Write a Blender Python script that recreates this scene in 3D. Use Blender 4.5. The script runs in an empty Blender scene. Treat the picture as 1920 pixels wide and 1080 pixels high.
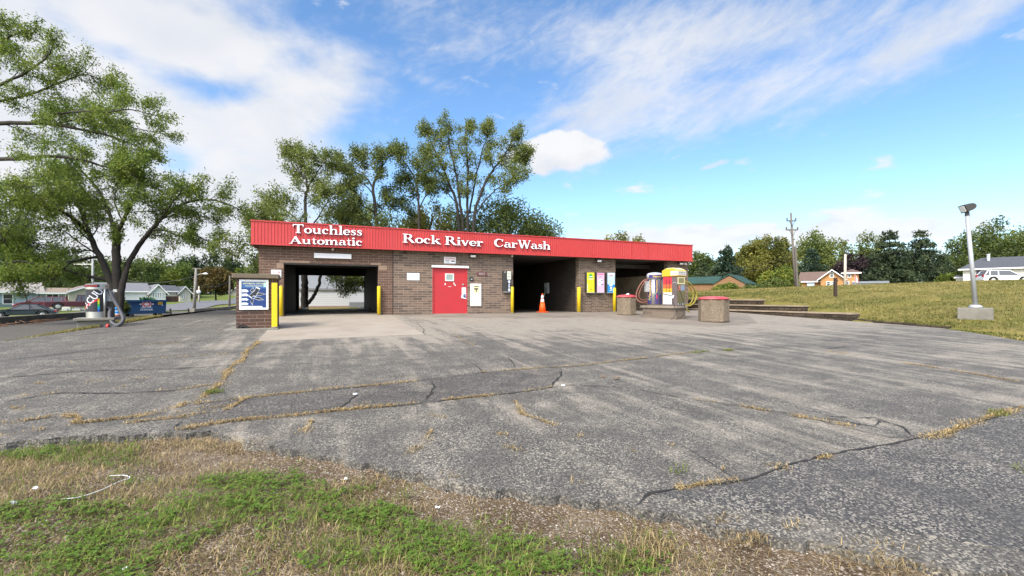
import bpy, bmesh, math, random
import numpy as np
from mathutils import Vector, Matrix

# ------------------------------------------------------------------ camera, sky, sun, exposure
SC = bpy.context.scene
COL = SC.collection
R = math.radians
F, CU, HV = 850.0, 960.0, 558.0          # focal length and principal column / horizon row of the photograph (px of 1920)
HB, DROP, Y0 = 0.75, 0.65, 20.3          # camera height over the building's floor, fall of the lot, distance of the front wall
YAW = R(22.3)
CA, SA = math.cos(YAW), math.sin(YAW)

cam = bpy.data.cameras.new("camera")
cam.sensor_width = 36.0
cam.lens = F / 1920.0 * 36.0
cam.shift_y = (HV - 540.0) / 1920.0
cam.clip_start, cam.clip_end = 0.05, 3000.0
camo = bpy.data.objects.new("camera", cam)
camo.location = (0, 0, HB)
camo.rotation_euler = (R(90), 0, -YAW)
COL.objects.link(camo)
SC.camera = camo

SC.view_settings.view_transform = 'Standard'
SC.view_settings.look = 'None'
SC.view_settings.gamma = 1.0
SC.view_settings.use_curve_mapping = False
EXPO = 1.6
SC.view_settings.exposure = EXPO
SC.cycles.max_bounces = 6
SC.cycles.transparent_max_bounces = 8
try:
    SC.cycles.use_denoising = True
except Exception:
    pass

SUN_AZ, SUN_EL = math.atan2(-0.75, -0.62), R(46)
sun = bpy.data.lights.new("sun", 'SUN')
sun.energy, sun.angle, sun.color = 1.5, R(14), (1.0, 0.95, 0.87)
suno = bpy.data.objects.new("sun", sun)
sd = Vector((math.sin(SUN_AZ) * math.cos(SUN_EL), math.cos(SUN_AZ) * math.cos(SUN_EL), math.sin(SUN_EL)))
suno.rotation_euler = sd.to_track_quat('Z', 'Y').to_euler()
suno.location = sd * 60
COL.objects.link(suno)


def build_world():
    w = bpy.data.worlds.new("World")
    SC.world = w
    w.use_nodes = True
    nt = w.node_tree
    N, LK = nt.nodes, nt.links
    N.clear()
    out = N.new("ShaderNodeOutputWorld")
    bg = N.new("ShaderNodeBackground")
    STR = 0.066
    bg.inputs[1].default_value = STR
    LK.new(bg.outputs[0], out.inputs[0])
    sky = N.new("ShaderNodeTexSky")
    sky.sky_type = 'NISHITA'
    sky.sun_disc = False
    sky.sun_elevation, sky.sun_rotation = SUN_EL, SUN_AZ
    sky.air_density, sky.dust_density, sky.ozone_density = 1.0, 0.6, 2.0
    hsv = N.new("ShaderNodeHueSaturation")
    hsv.inputs['Hue'].default_value = 0.500
    hsv.inputs['Saturation'].default_value = 1.12
    hsv.inputs['Value'].default_value = 1.28
    tnt = N.new("ShaderNodeMixRGB")
    tnt.blend_type = 'MULTIPLY'
    tnt.inputs[0].default_value = 1.0
    LK.new(sky.outputs[0], tnt.inputs[1])
    tnt.inputs[2].default_value = (0.94, 0.975, 1.0, 1)
    LK.new(tnt.outputs[0], hsv.inputs['Color'])
    tc = N.new("ShaderNodeTexCoord")
    sep = N.new("ShaderNodeSeparateXYZ")
    LK.new(tc.outputs['Generated'], sep.inputs[0])

    def M(op, a, b=None, c=None, clamp=False):
        n = N.new("ShaderNodeMath")
        n.operation = op
        n.use_clamp = clamp
        for i, x in enumerate((a, b, c)):
            if x is None:
                continue
            if isinstance(x, (int, float)):
                n.inputs[i].default_value = x
            else:
                LK.new(x, n.inputs[i])
        return n.outputs[0]

    az = M('ARCTAN2', sep.outputs[0], sep.outputs[1])
    el = M('ARCSINE', sep.outputs[2])

    def vec(a, b):
        n = N.new("ShaderNodeCombineXYZ")
        for i, x in enumerate((a, b)):
            if isinstance(x, (int, float)):
                n.inputs[i].default_value = x
            else:
                LK.new(x, n.inputs[i])
        return n.outputs[0]

    def noise(v, scale, detail=8, rough=0.55, dist=0.0):
        n = N.new("ShaderNodeTexNoise")
        n.inputs['Scale'].default_value = scale
        n.inputs['Detail'].default_value = detail
        n.inputs['Roughness'].default_value = rough
        n.inputs['Distortion'].default_value = dist
        LK.new(v, n.inputs['Vector'])
        return n.outputs[0]

    def local(u, v, su, sv, rot):
        th = math.atan((u - CU) / F)
        a0, e0 = YAW + th, math.atan((HV - v) / F * math.cos(th))
        sa_, se_ = su / F * math.cos(th) ** 2, sv / F * math.cos(th)
        c, s = math.cos(R(rot)), math.sin(R(rot))
        da, de = M('SUBTRACT', az, a0), M('SUBTRACT', el, e0)
        x = M('DIVIDE', M('ADD', M('MULTIPLY', da, c), M('MULTIPLY', de, s)), sa_)
        y = M('DIVIDE', M('SUBTRACT', M('MULTIPLY', de, c), M('MULTIPLY', da, s)), se_)
        return x, y

    def blob(u, v, su, sv, rot=0, p=1.0):
        x, y = local(u, v, su, sv, rot)
        d2 = M('ADD', M('MULTIPLY', x, x), M('MULTIPLY', y, y))
        return M('EXPONENT', M('MULTIPLY', M('POWER', d2, p), -1.0))

    def total(items):
        r = None
        for wgt, b in items:
            t = M('MULTIPLY', b, wgt)
            r = t if r is None else M('ADD', r, t)
        return r

    def sstep(x, lo, hi):
        n = N.new("ShaderNodeMapRange")
        n.interpolation_type = 'SMOOTHSTEP'
        n.inputs['From Min'].default_value = lo
        n.inputs['From Max'].default_value = hi
        LK.new(x, n.inputs['Value'])
        return n.outputs[0]

    base = vec(az, M('MULTIPLY', el, 1.9))
    n1 = noise(base, 3.2, 9, 0.56, 0.35)
    n2 = noise(base, 9.0, 6, 0.6, 0.2)
    n2b = noise(base, 24.0, 5, 0.6, 0.3)
    big = M('ADD', M('ADD', M('MULTIPLY', n1, 0.50), M('MULTIPLY', n2, 0.40)), M('MULTIPLY', n2b, 0.16))
    # the broad veil of cloud on the left, with its blue gaps
    m1 = total([(0.92, blob(230, 240, 560, 330, -12, 1.8)), (0.35, blob(640, 215, 150, 110, 0)), (0.32, blob(520, 60, 260, 90, -8)),
                (-0.50, blob(410, 172, 105, 26, 8)), (-0.40, blob(270, 120, 130, 22, -6)), (-0.40, blob(660, 250, 70, 40, 30)), (-0.32, blob(560, 120, 60, 20, 20)), (-0.5, blob(335, 305, 45, 30, 0)), (-0.3, blob(450, 30, 90, 24, 0)),
                (-0.22, blob(110, 20, 60, 30, 0)), (0.4, blob(250, 480, 420, 110, 0)), (-0.4, blob(640, 20, 110, 40, 0)),
                (0.3, blob(1390, 480, 560, 30, 0, 1.4)),
                (0.2, blob(1250, 355, 90, 10, 0)), (0.22, blob(1620, 372, 80, 10, 3))])
    d1 = M('MULTIPLY', sstep(M('ADD', big, M('MULTIPLY', m1, 0.60)), 0.63, 1.07), 0.96)
    # thin high streaks sweeping up to the right
    sx, sy = local(1400, 150, 200, 200, 17)
    st = vec(M('MULTIPLY', sx, 0.55), M('MULTIPLY', sy, 1.7))
    n3 = noise(st, 2.2, 9, 0.62, 0.5)
    m2 = total([(0.95, blob(1170, 175, 250, 62, 24)), (0.9, blob(1760, 70, 300, 42, 19)), (0.55, blob(1480, 40, 130, 40, 0)),
                (0.65, blob(1450, 150, 330, 55, 14)), (0.3, blob(1150, 60, 160, 50, 0)), (0.35, blob(800, 150, 60, 12, -10)),
                (0.38, blob(1050, 60, 330, 70, 0)), (0.3, blob(1300, 250, 200, 40, 10)), (0.35, blob(820, 60, 120, 60, -20))])
    n3b = noise(vec(M('MULTIPLY', sx, 0.8), M('MULTIPLY', sy, 1.8)), 7.0, 6, 0.62, 0.4)
    d2 = M('MULTIPLY', sstep(M('ADD', M('ADD', M('MULTIPLY', n3, .72), M('MULTIPLY', n3b, .28)), M('MULTIPLY', m2, 0.50)), 0.56, 1.12), 0.84)
    # compact heaped cloud over the roof and small fragments
    n4 = noise(vec(az, M('MULTIPLY', el, 1.3)), 15.0, 7, 0.55, 0.1)
    m3 = total([(1.0, blob(1040, 288, 112, 42, 3, 2.0)), (0.35, blob(1095, 268, 60, 26, 0)), (0.75, blob(1347, 307, 40, 9, 12, 1.5)),
                (0.45, blob(1140, 325, 26, 10, 0))])
    d3 = sstep(M('ADD', M('MULTIPLY', n4, 1.2), M('MULTIPLY', m3, 0.8)), 0.93, 1.30)
    # broken low bank of cloud along the horizon on the right
    n5 = noise(vec(az, M('MULTIPLY', el, 2.6)), 11.0, 7, 0.58, 0.3)
    m4 = total([(1.0, blob(1420, 452, 330, 30, 0, 1.5)), (0.8, blob(1560, 405, 70, 16, 0, 1.5)), (0.8, blob(1700, 428, 160, 24, 0, 1.3)), (0.45, blob(1330, 425, 170, 16, 0)),
                (0.4, blob(1240, 355, 70, 10, 0)), (0.45, blob(1620, 370, 70, 9, 3)), (0.9, blob(1150, 450, 160, 26, 0))])
    d4 = M('MULTIPLY', sstep(M('ADD', M('MULTIPLY', n5, 1.25), M('MULTIPLY', m4, 0.36)), 0.74, 1.02), .92)
    dens = M('MAXIMUM', M('MAXIMUM', d1, d2), M('MAXIMUM', d3, d4))
    dens = M('MINIMUM', dens, 0.97)
    k = 2.0 ** (-EXPO) / STR
    shade = noise(base, 5.0, 5, 0.5, 0.3)
    cr = N.new("ShaderNodeValToRGB")
    e = cr.color_ramp.elements
    e[0].position, e[0].color = 0.30, (0.78 * k, 0.81 * k, 0.87 * k, 1)
    e[1].position, e[1].color = 0.62, (0.92 * k, 0.925 * k, 0.95 * k, 1)
    LK.new(shade, cr.inputs[0])
    hot = N.new("ShaderNodeMixRGB")
    hotf = M('MULTIPLY', d3, sstep(M('ADD', n4, M('MULTIPLY', blob(1060, 272, 130, 30), 0.4)), 0.5, 0.9))
    LK.new(M('MAXIMUM', hotf, M('MULTIPLY', d4, sstep(n5, 0.42, 0.62))), hot.inputs[0])
    LK.new(cr.outputs[0], hot.inputs[1])
    hot.inputs[2].default_value = (0.97 * k, 0.97 * k, 0.98 * k, 1)
    mx = N.new("ShaderNodeMixRGB")
    LK.new(dens, mx.inputs[0])
    LK.new(hsv.outputs[0], mx.inputs[1])
    LK.new(hot.outputs[0], mx.inputs[2])
    # unseen bright glow added round the sun, high behind the camera, for soft light
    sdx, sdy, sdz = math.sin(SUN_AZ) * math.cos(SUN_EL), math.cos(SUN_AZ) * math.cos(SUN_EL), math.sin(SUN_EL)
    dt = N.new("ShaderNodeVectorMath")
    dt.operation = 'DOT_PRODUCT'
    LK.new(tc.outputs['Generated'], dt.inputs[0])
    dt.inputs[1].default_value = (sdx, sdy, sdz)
    fill_glow = M('MULTIPLY', sstep(dt.outputs['Value'], 0.52, 0.97), M('ADD', 0.55, n1))
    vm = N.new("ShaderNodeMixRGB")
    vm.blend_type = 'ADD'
    LK.new(M('MULTIPLY', fill_glow, 1.0), vm.inputs[0])
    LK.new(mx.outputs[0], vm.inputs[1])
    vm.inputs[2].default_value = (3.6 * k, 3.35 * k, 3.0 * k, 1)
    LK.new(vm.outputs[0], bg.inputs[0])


build_world()

# ------------------------------------------------------------------ from the photograph's pixels to points in the place


def ray(u):
    s = (u - CU) / F
    return CA * s + SA, -SA * s + CA


def pt(u, v, t):
    dx, dy = ray(u)
    return Vector((dx * t, dy * t, HB - (v - HV) * t / F))


def lot_z(y):
    return -DROP * (1 - min(y, Y0) / Y0)


def lot(u, v, dz=0.0):
    dx, dy = ray(u)
    t = (HB + DROP) / ((v - HV) / F + DROP * dy / Y0)
    if t * dy > Y0:
        t = HB * F / (v - HV)
    return Vector((dx * t, dy * t, lot_z(dy * t) + dz))


def wx(u, y=Y0):
    dx, dy = ray(u)
    return dx / dy * y


def wz(u, v, y=Y0):
    dx, dy = ray(u)
    return HB - (v - HV) * (y / dy) / F


rnd = random.Random(11)
nrg = np.random.default_rng(5)

# ------------------------------------------------------------------ naming helpers


def tag(o, label=None, cat=None, group=None, kind=None):
    if label:
        o['label'] = label
    if cat:
        o['category'] = cat
    if group:
        o['group'] = group
    if kind:
        o['kind'] = kind
    return o


def thing(name, label, cat, loc=(0, 0, 0), rotz=0.0, group=None):
    o = bpy.data.objects.new(name, None)
    o.empty_display_size = 0.2
    COL.objects.link(o)
    o.location = loc
    o.rotation_euler = (0, 0, rotz)
    return tag(o, label, cat, group)


def copy_tree(o, parent=None):
    c = o.copy()
    COL.objects.link(c)
    if parent is not None:
        c.parent = parent
    for ch in list(o.children):
        copy_tree(ch, c)
    return c


# ------------------------------------------------------------------ mesh building


class MB:
    def __init__(self):
        self.v, self.f = [], []

    def add(self, vs, fs):
        n = len(self.v)
        self.v += [tuple(p) for p in vs]
        self.f += [tuple(i + n for i in q) for q in fs]
        return self

    def box(self, x0, x1, y0, y1, z0, z1):
        vs = [(x0, y0, z0), (x1, y0, z0), (x1, y1, z0), (x0, y1, z0), (x0, y0, z1), (x1, y0, z1), (x1, y1, z1), (x0, y1, z1)]
        return self.add(vs, [(0, 3, 2, 1), (4, 5, 6, 7), (0, 1, 5, 4), (1, 2, 6, 5), (2, 3, 7, 6), (3, 0, 4, 7)])

    def prism(self, poly, plane, d0, d1):
        n = len(poly)

        def P(a, b, d):
            return {'xz': (a, d, b), 'xy': (a, b, d), 'yz': (d, a, b)}[plane]
        vs = [P(a, b, d0) for a, b in poly] + [P(a, b, d1) for a, b in poly]
        fs = [tuple(range(n)), tuple(range(2 * n - 1, n - 1, -1))]
        for i in range(n):
            j = (i + 1) % n
            fs.append((i, i + n, j + n, j))
        return self.add(vs, fs)

    def tube(self, path, radii, sides=6, cap=True):
        path = [Vector(p) for p in path]
        n = len(path)
        if isinstance(radii, (int, float)):
            radii = [radii] * n
        vs, fs = [], []
        up = None
        for i, p in enumerate(path):
            d = (path[min(i + 1, n - 1)] - path[max(i - 1, 0)])
            if d.length < 1e-9:
                d = Vector((0, 0, 1))
            d.normalize()
            if up is None:
                up = Vector((0, 0, 1)) if abs(d.z) < 0.9 else Vector((1, 0, 0))
            a = d.cross(up)
            if a.length < 1e-5:
                a = d.orthogonal()
            a.normalize()
            b = d.cross(a)
            up = -b if b.dot(up) < 0 else b
            a = d.cross(up).normalized()
            b = up
            for k in range(sides):
                t = 2 * math.pi * k / sides
                vs.append(p + (a * math.cos(t) + b * math.sin(t)) * radii[i])
        for i in range(n - 1):
            for k in range(sides):
                k2 = (k + 1) % sides
                fs.append((i * sides + k, i * sides + k2, (i + 1) * sides + k2, (i + 1) * sides + k))
        if cap:
            fs.append(tuple(range(sides - 1, -1, -1)))
            fs.append(tuple((n - 1) * sides + k for k in range(sides)))
        return self.add(vs, fs)

    def lathe(self, prof, c=(0, 0, 0), sides=24, rot=0.0, sx=1.0, sy=1.0):
        vs, fs = [], []
        for r, z in prof:
            for k in range(sides):
                t = 2 * math.pi * k / sides + rot
                vs.append((c[0] + r * sx * math.cos(t), c[1] + r * sy * math.sin(t), c[2] + z))
        n = len(prof)
        for i in range(n - 1):
            for k in range(sides):
                k2 = (k + 1) % sides
                fs.append((i * sides + k, i * sides + k2, (i + 1) * sides + k2, (i + 1) * sides + k))
        if prof[0][0] > 1e-4:
            fs.append(tuple(range(sides - 1, -1, -1)))
        if prof[-1][0] > 1e-4:
            fs.append(tuple((n - 1) * sides + k for k in range(sides)))
        return self.add(vs, fs)

    def build(self, name, m, parent=None, loc=None, smooth=False, bevel=0.0, rotz=0.0, segs=2):
        me = bpy.data.meshes.new(name)
        me.from_pydata(self.v, [], self.f)
        me.materials.append(m)
        finish(me, smooth)
        o = bpy.data.objects.new(name, me)
        COL.objects.link(o)
        if parent is not None:
            o.parent = parent
        if loc is not None:
            o.location = loc
        o.rotation_euler = (0, 0, rotz)
        if bevel:
            b = o.modifiers.new("edge", 'BEVEL')
            b.width, b.segments, b.limit_method, b.angle_limit = bevel, segs, 'ANGLE', R(40)
        return o


def finish(me, smooth=False):
    me.update(calc_edges=True)
    nl, npoly = len(me.loops), len(me.polygons)
    co = np.empty(len(me.vertices) * 3, dtype=np.float32)
    me.vertices.foreach_get('co', co)
    co = co.reshape(-1, 3)
    li = np.empty(nl, dtype=np.int32)
    me.loops.foreach_get('vertex_index', li)
    nr = np.empty(npoly * 3, dtype=np.float32)
    me.polygons.foreach_get('normal', nr)
    nr = np.abs(nr.reshape(-1, 3))
    lt = np.empty(npoly, dtype=np.int32)
    me.polygons.foreach_get('loop_total', lt)
    ax = np.repeat(np.argmax(nr, axis=1), lt)
    p = co[li]
    uv = np.empty((nl, 2), dtype=np.float32)
    uv[:, 0] = np.where(ax == 0, p[:, 1], p[:, 0])
    uv[:, 1] = np.where(ax == 2, p[:, 1], p[:, 2])
    lay = me.uv_layers.new(name="metres")
    lay.data.foreach_set('uv', uv.ravel())
    if smooth:
        me.polygons.foreach_set('use_smooth', np.ones(npoly, dtype=bool))


def quads(name, V, m, parent=None, tint=None, loc=None, nv=4):
    """V: (N,nv,3) array of separate faces -> one mesh, with a per-face tint."""
    V = np.asarray(V, dtype=np.float32)
    n = V.shape[0]
    me = bpy.data.meshes.new(name)
    me.vertices.add(n * nv)
    me.vertices.foreach_set('co', V.reshape(-1))
    me.loops.add(n * nv)
    me.loops.foreach_set('vertex_index', np.arange(n * nv, dtype=np.int32))
    me.polygons.add(n)
    me.polygons.foreach_set('loop_start', np.arange(0, n * nv, nv, dtype=np.int32))
    me.update(calc_edges=True)
    if tint is not None:
        a = me.attributes.new('tint', 'FLOAT', 'FACE')
        a.data.foreach_set('value', np.asarray(tint, dtype=np.float32))
    me.materials.append(m)
    o = bpy.data.objects.new(name, me)
    COL.objects.link(o)
    if parent is not None:
        o.parent = parent
    if loc is not None:
        o.location = loc
    return o


# ------------------------------------------------------------------ materials


class NT:
    def __init__(self, name):
        self.m = bpy.data.materials.new(name)
        self.m.use_nodes = True
        self.t = self.m.node_tree
        self.p = self.t.nodes['Principled BSDF']
        self.o = self.t.nodes['Material Output']

    def n(self, kind, **kw):
        x = self.t.nodes.new(kind)
        for k, v in kw.items():
            setattr(x, k, v)
        return x

    def l(self, a, b):
        self.t.links.new(a, b)

    def set(self, node, sock, v):
        if hasattr(v, 'is_output') or isinstance(v, bpy.types.NodeSocket):
            self.l(v, node.inputs[sock])
        else:
            node.inputs[sock].default_value = v

    def math(self, op, a, b=0.0, clamp=False):
        x = self.n('ShaderNodeMath', operation=op, use_clamp=clamp)
        self.set(x, 0, a)
        self.set(x, 1, b)
        return x.outputs[0]

    def noise(self, v, scale, detail=4, rough=0.55, dist=0.0):
        x = self.n('ShaderNodeTexNoise')
        self.l(v, x.inputs['Vector'])
        x.inputs['Scale'].default_value = scale
        x.inputs['Detail'].default_value = detail
        x.inputs['Roughness'].default_value = rough
        x.inputs['Distortion'].default_value = dist
        return x.outputs[0]

    def step(self, x, lo, hi):
        q = self.n('ShaderNodeMapRange', interpolation_type='SMOOTHSTEP')
        self.l(x, q.inputs['Value'])
        q.inputs['From Min'].default_value = lo
        q.inputs['From Max'].default_value = hi
        return q.outputs[0]

    def mix(self, f, a, b, mode='MIX'):
        x = self.n('ShaderNodeMixRGB', blend_type=mode)
        for i, q in enumerate((f, a, b)):
            if isinstance(q, tuple) and len(q) == 3:
                q = q + (1,)
            self.set(x, i, q)
        return x.outputs[0]

    def coord(self, kind='Object', scale=None):
        c = self.n('ShaderNodeTexCoord').outputs[kind]
        if scale is not None:
            mp = self.n('ShaderNodeMapping')
            mp.inputs['Scale'].default_value = scale
            self.l(c, mp.inputs['Vector'])
            c = mp.outputs[0]
        return c

    def bump(self, h, strength=0.3, dist=0.01):
        b = self.n('ShaderNodeBump')
        b.inputs['Strength'].default_value = strength
        b.inputs['Distance'].default_value = dist
        self.l(h, b.inputs['Height'])
        self.l(b.outputs[0], self.p.inputs['Normal'])

    def done(self, col=None, rough=0.8, metal=0.0, spec=0.35):
        if col is not None:
            if isinstance(col, tuple):
                self.p.inputs['Base Color'].default_value = tuple(col[:3]) + (1,)
            else:
                self.l(col, self.p.inputs['Base Color'])
        self.set(self.p, 'Roughness', rough)
        self.p.inputs['Metallic'].default_value = metal
        self.p.inputs['Specular IOR Level'].default_value = spec
        return self.m


def plain(name, col, rough=0.6, var=0.16, vs=3.0, metal=0.0, spec=0.35, dirt=None, dirt_amt=0.0, bump=0.0, bs=60.0, ds=1.5):
    q = NT(name)
    c = q.coord()
    n = q.noise(c, vs, 5, 0.6)
    f = q.math('ADD', q.math('MULTIPLY', n, 2 * var), 1 - var)
    cc = q.n('ShaderNodeCombineXYZ')
    for i in range(3):
        q.l(q.math('MULTIPLY', f, col[i]), cc.inputs[i])
    out = cc.outputs[0]
    if dirt is not None:
        d = q.step(q.noise(c, ds, 7, 0.65, 0.3), 0.5 - 0.12, 0.72)
        out = q.mix(q.math('MULTIPLY', d, dirt_amt), out, dirt)
    if bump:
        q.bump(q.noise(c, bs, 4, 0.6), bump, 0.01)
    return q.done(out, rough, metal, spec)


def brick(name, c1, c2, mortar, bw=0.42, bh=0.106, ms=0.007, stain=None, amt=0.25, bias=0.0):
    q = NT(name)
    uv = q.coord('UV')
    b = q.n('ShaderNodeTexBrick')
    b.offset, b.squash = 0.5, 1.0
    q.l(uv, b.inputs['Vector'])
    b.inputs['Color1'].default_value = c1 + (1,)
    b.inputs['Color2'].default_value = c2 + (1,)
    b.inputs['Mortar'].default_value = mortar + (1,)
    b.inputs['Scale'].default_value = 1.0
    b.inputs['Mortar Size'].default_value = ms
    b.inputs['Mortar Smooth'].default_value = 0.3
    b.inputs['Bias'].default_value = bias
    b.inputs['Brick Width'].default_value = bw
    b.inputs['Row Height'].default_value = bh
    o = q.coord('Object')
    n = q.noise(o, 26, 5, 0.65)
    col = q.mix(0.55, b.outputs[0], q.mix(q.step(n, 0.25, 0.75), (0.35, 0.35, 0.35), (1.0, 1.0, 1.0)), 'MULTIPLY')
    if stain is not None:
        s = q.step(q.noise(o, 0.9, 7, 0.62, 0.4), 0.42, 0.72)
        col = q.mix(q.math('MULTIPLY', s, amt), col, stain)
    h = q.math('ADD', q.math('MULTIPLY', b.outputs[1], -1.0), q.math('MULTIPLY', n, 0.5))
    q.bump(h, 0.6, 0.012)
    return q.done(col, 0.9, 0, 0.2)


def foliage(name, c1, c2, c3, trans=0.35):
    q = NT(name)
    a = q.n('ShaderNodeAttribute', attribute_name='tint')
    r = q.n('ShaderNodeValToRGB')
    r.color_ramp.elements[0].color = c1 + (1,)
    r.color_ramp.elements[1].color = c3 + (1,)
    e = r.color_ramp.elements.new(0.5)
    e.color = c2 + (1,)
    q.l(a.outputs['Fac'], r.inputs[0])
    q.done(r.outputs[0], 0.6, 0, 0.25)
    tr = q.n('ShaderNodeBsdfTranslucent')
    q.l(r.outputs[0], tr.inputs[0])
    ms = q.n('ShaderNodeMixShader')
    ms.inputs[0].default_value = trans
    q.l(q.p.outputs[0], ms.inputs[1])
    q.l(tr.outputs[0], ms.inputs[2])
    q.l(ms.outputs[0], q.o.inputs[0])
    return q.m


def asphalt(name, dark, light, warm, streak=True):
    q = NT(name)
    o = q.coord('Object')
    vor = q.n('ShaderNodeTexVoronoi')
    vor.inputs['Scale'].default_value = 88.0
    q.l(o, vor.inputs['Vector'])
    sp = q.n('ShaderNodeSeparateColor')
    q.l(vor.outputs['Color'], sp.inputs[0])
    agg = q.step(sp.outputs[0], 0.50, 0.95)
    fine = q.noise(o, 150, 3, 0.6)
    big = q.noise(o, 0.45, 6, 0.6, 0.4)
    mid = q.noise(o, 2.2, 6, 0.62, 0.3)
    sv = q.coord('Object', (2.0, 0.17, 1.0))
    stn = q.noise(sv, 1.5, 6, 0.6, 0.5)
    st2 = q.coord('Object', (0.22, 1.1, 1.0))
    stn2 = q.noise(st2, 1.3, 6, 0.6, 0.6)
    sx = q.n('ShaderNodeSeparateXYZ')
    q.l(o, sx.inputs[0])
    if streak:
        near = q.step(sx.outputs[1], 7.5, 14.5)          # tyre-polished pale ground on the way into the bays
        inx = q.math('MULTIPLY', q.step(sx.outputs[0], -4.0, 1.5), near)
        bias = q.math('ADD', q.math('MULTIPLY', inx, 0.18), q.math('SUBTRACT', q.math('MULTIPLY', q.step(sx.outputs[0], 2.0, 12.0), 0.05), q.math('ADD', 0.045, q.math('MULTIPLY', q.math('SUBTRACT', 1.0, q.step(sx.outputs[0], -4.0, -0.5)), 0.05))))
        wear = q.math('ADD', q.math('ADD', q.math('MULTIPLY', stn, 0.58), q.math('MULTIPLY', stn2, 0.22)), q.math('ADD', q.math('MULTIPLY', big, 0.28), q.math('MULTIPLY', mid, 0.18)))
        wear = q.math('ADD', wear, bias)
    else:
        wear = q.math('ADD', q.math('MULTIPLY', stn, 0.5), q.math('MULTIPLY', big, 0.6))
    wf = q.step(wear, 0.575, 0.76)
    col = q.mix(wf, dark, warm)
    oil = q.step(q.noise(o, 0.8, 5, 0.6, 0.6), 0.58, 0.70)
    col = q.mix(q.math('MULTIPLY', oil, 0.5), col, tuple(x * 0.6 for x in dark))
    pale = q.step(q.noise(o, 1.3, 7, 0.66, 0.8), 0.56, 0.70)
    col = q.mix(q.math('MULTIPLY', pale, 0.45), col, warm)
    amt = q.math('ADD', q.math('MULTIPLY', q.step(mid, 0.35, 0.62), 0.42), 0.22)
    col = q.mix(q.math('MULTIPLY', agg, amt), col, light)
    col = q.mix(0.5, col, q.mix(q.step(fine, 0.3, 0.7), (0.50, 0.47, 0.42), (1.06, 1.0, 0.92)), 'MULTIPLY')
    pit = q.step(sp.outputs[1], 0.0, 0.28)
    col = q.mix(q.math('MULTIPLY', q.math('SUBTRACT', 1.0, pit), 0.75), col, (0.015, 0.015, 0.017))
    h = q.math('ADD', q.math('MULTIPLY', vor.outputs['Distance'], -0.8), q.math('MULTIPLY', fine, 0.5))
    q.bump(h, 0.55, 0.008)
    return q.done(col, 0.85, 0, 0.3)


MAT = {}
# ------------------------------------------------------------------ the lie of the land
XR, XL = 20.7, -6.1


def sm(x):
    x = np.clip(x, 0, 1)
    return x * x * (3 - 2 * x)


def _cp():
    P = []
    for u, t, v in ((45, 37.5, 597), (0, 30, 606), (-200, 40, 606), (78, 48, 577), (70, 60, 575), (-100, 70, 577), (262, 68, 566), (330, 75, 566),
                    (306, 48, 583), (442, 66, 564), (400, 55, 571), (366, 31, 589), (240, 27, 590), (440, 120, 552), (200, 120, 550), (0, 120, 555),
                    (-200, 120, 556), (330, 105, 553)):
        p = pt(u, v, t)
        P.append((p.x, p.y, p.z))
    P += [(2, 40, .05), (10, 45, .15), (5, 60, .5), (5, 100, 1.5), (18, 60, .9), (30, 62, 1.0), (47, 20, 2.0), (50, 35, 1.9), (43, 50, 1.5),
          (62, 20, 1.9), (64, 55, 1.9), (90, 60, 2.3), (60, 100, 2.4), (90, -10, 2.2), (200, 60, 4), (150, 150, 5), (0, 200, 5), (-120, 160, 4),
          (-150, 40, -2), (-60, -20, -1.6), (-14, 0, -1.1), (-14, 15, -.75), (-14, 25, -.7), (30, -30, -.6), (0, -40, -1.4)]
    return np.array(P)


CP = _cp()


def shepard(x, y):
    d2 = (x[..., None] - CP[:, 0]) ** 2 + (y[..., None] - CP[:, 1]) ** 2 + 4.0
    w = d2 ** -1.6
    return (w * CP[:, 2]).sum(-1) / w.sum(-1)


def Tn(x, y):
    x, y = np.asarray(x, float), np.asarray(y, float)
    Ls = -DROP * (1 - np.minimum(y, Y0) / Y0)
    S = shepard(x, y)
    z = np.where(y > 30, Ls + (S - Ls) * sm((y - 30) / 14), Ls)
    # left of the lot: strip of grass, sunken lane, then down to the street
    lane = -0.38 + 0 * x
    strip = Ls + (lane - Ls) * sm((XL - x) / 1.1)
    beyond = lane + (S - lane) * sm((-12.0 - x) / 6)
    lf = np.where(x > -12.0, strip, beyond)
    far = sm((y - 40) / 8)
    lf = lf + (S - lf) * far
    z = np.where(x < XL, lf, z)
    # right of the lot: the bank behind the tiered wall, rising to the lawn's crest
    w = np.where(y < 11.3, Ls, np.interp(y, [11.3, 12.3, 12.6, 14.7, 15.1, 17.2, 17.6, 60], [-.28, -.22, .05, .12, .34, .42, .60, .66]))
    H = np.interp(y, [-30, 0, 19, 32, 43, 60], [1.9, 2.05, 2.04, 1.9, 1.6, 1.5])
    f = np.clip((x - XR) / 26.5, 0, 1) ** 0.72
    hr = w + (H - w) * f
    hr = hr + (np.minimum(S, H - 0.05) - hr) * sm((x - XR - 27) / 12)
    back = np.where(y < 12.3, 0.0, np.where(y < 14.7, .42, np.where(y < 17.2, .68, .94)))
    hr = np.where((x - XR < back) & (y < 26), Ls - .3, hr)
    z = np.where(x > XR, hr, z)
    return z


def T(x, y):
    return float(Tn(np.array([x]), np.array([y]))[0])


def on(u, t):
    dx, dy = ray(u)
    return Vector((dx * t, dy * t, T(dx * t, dy * t)))


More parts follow.
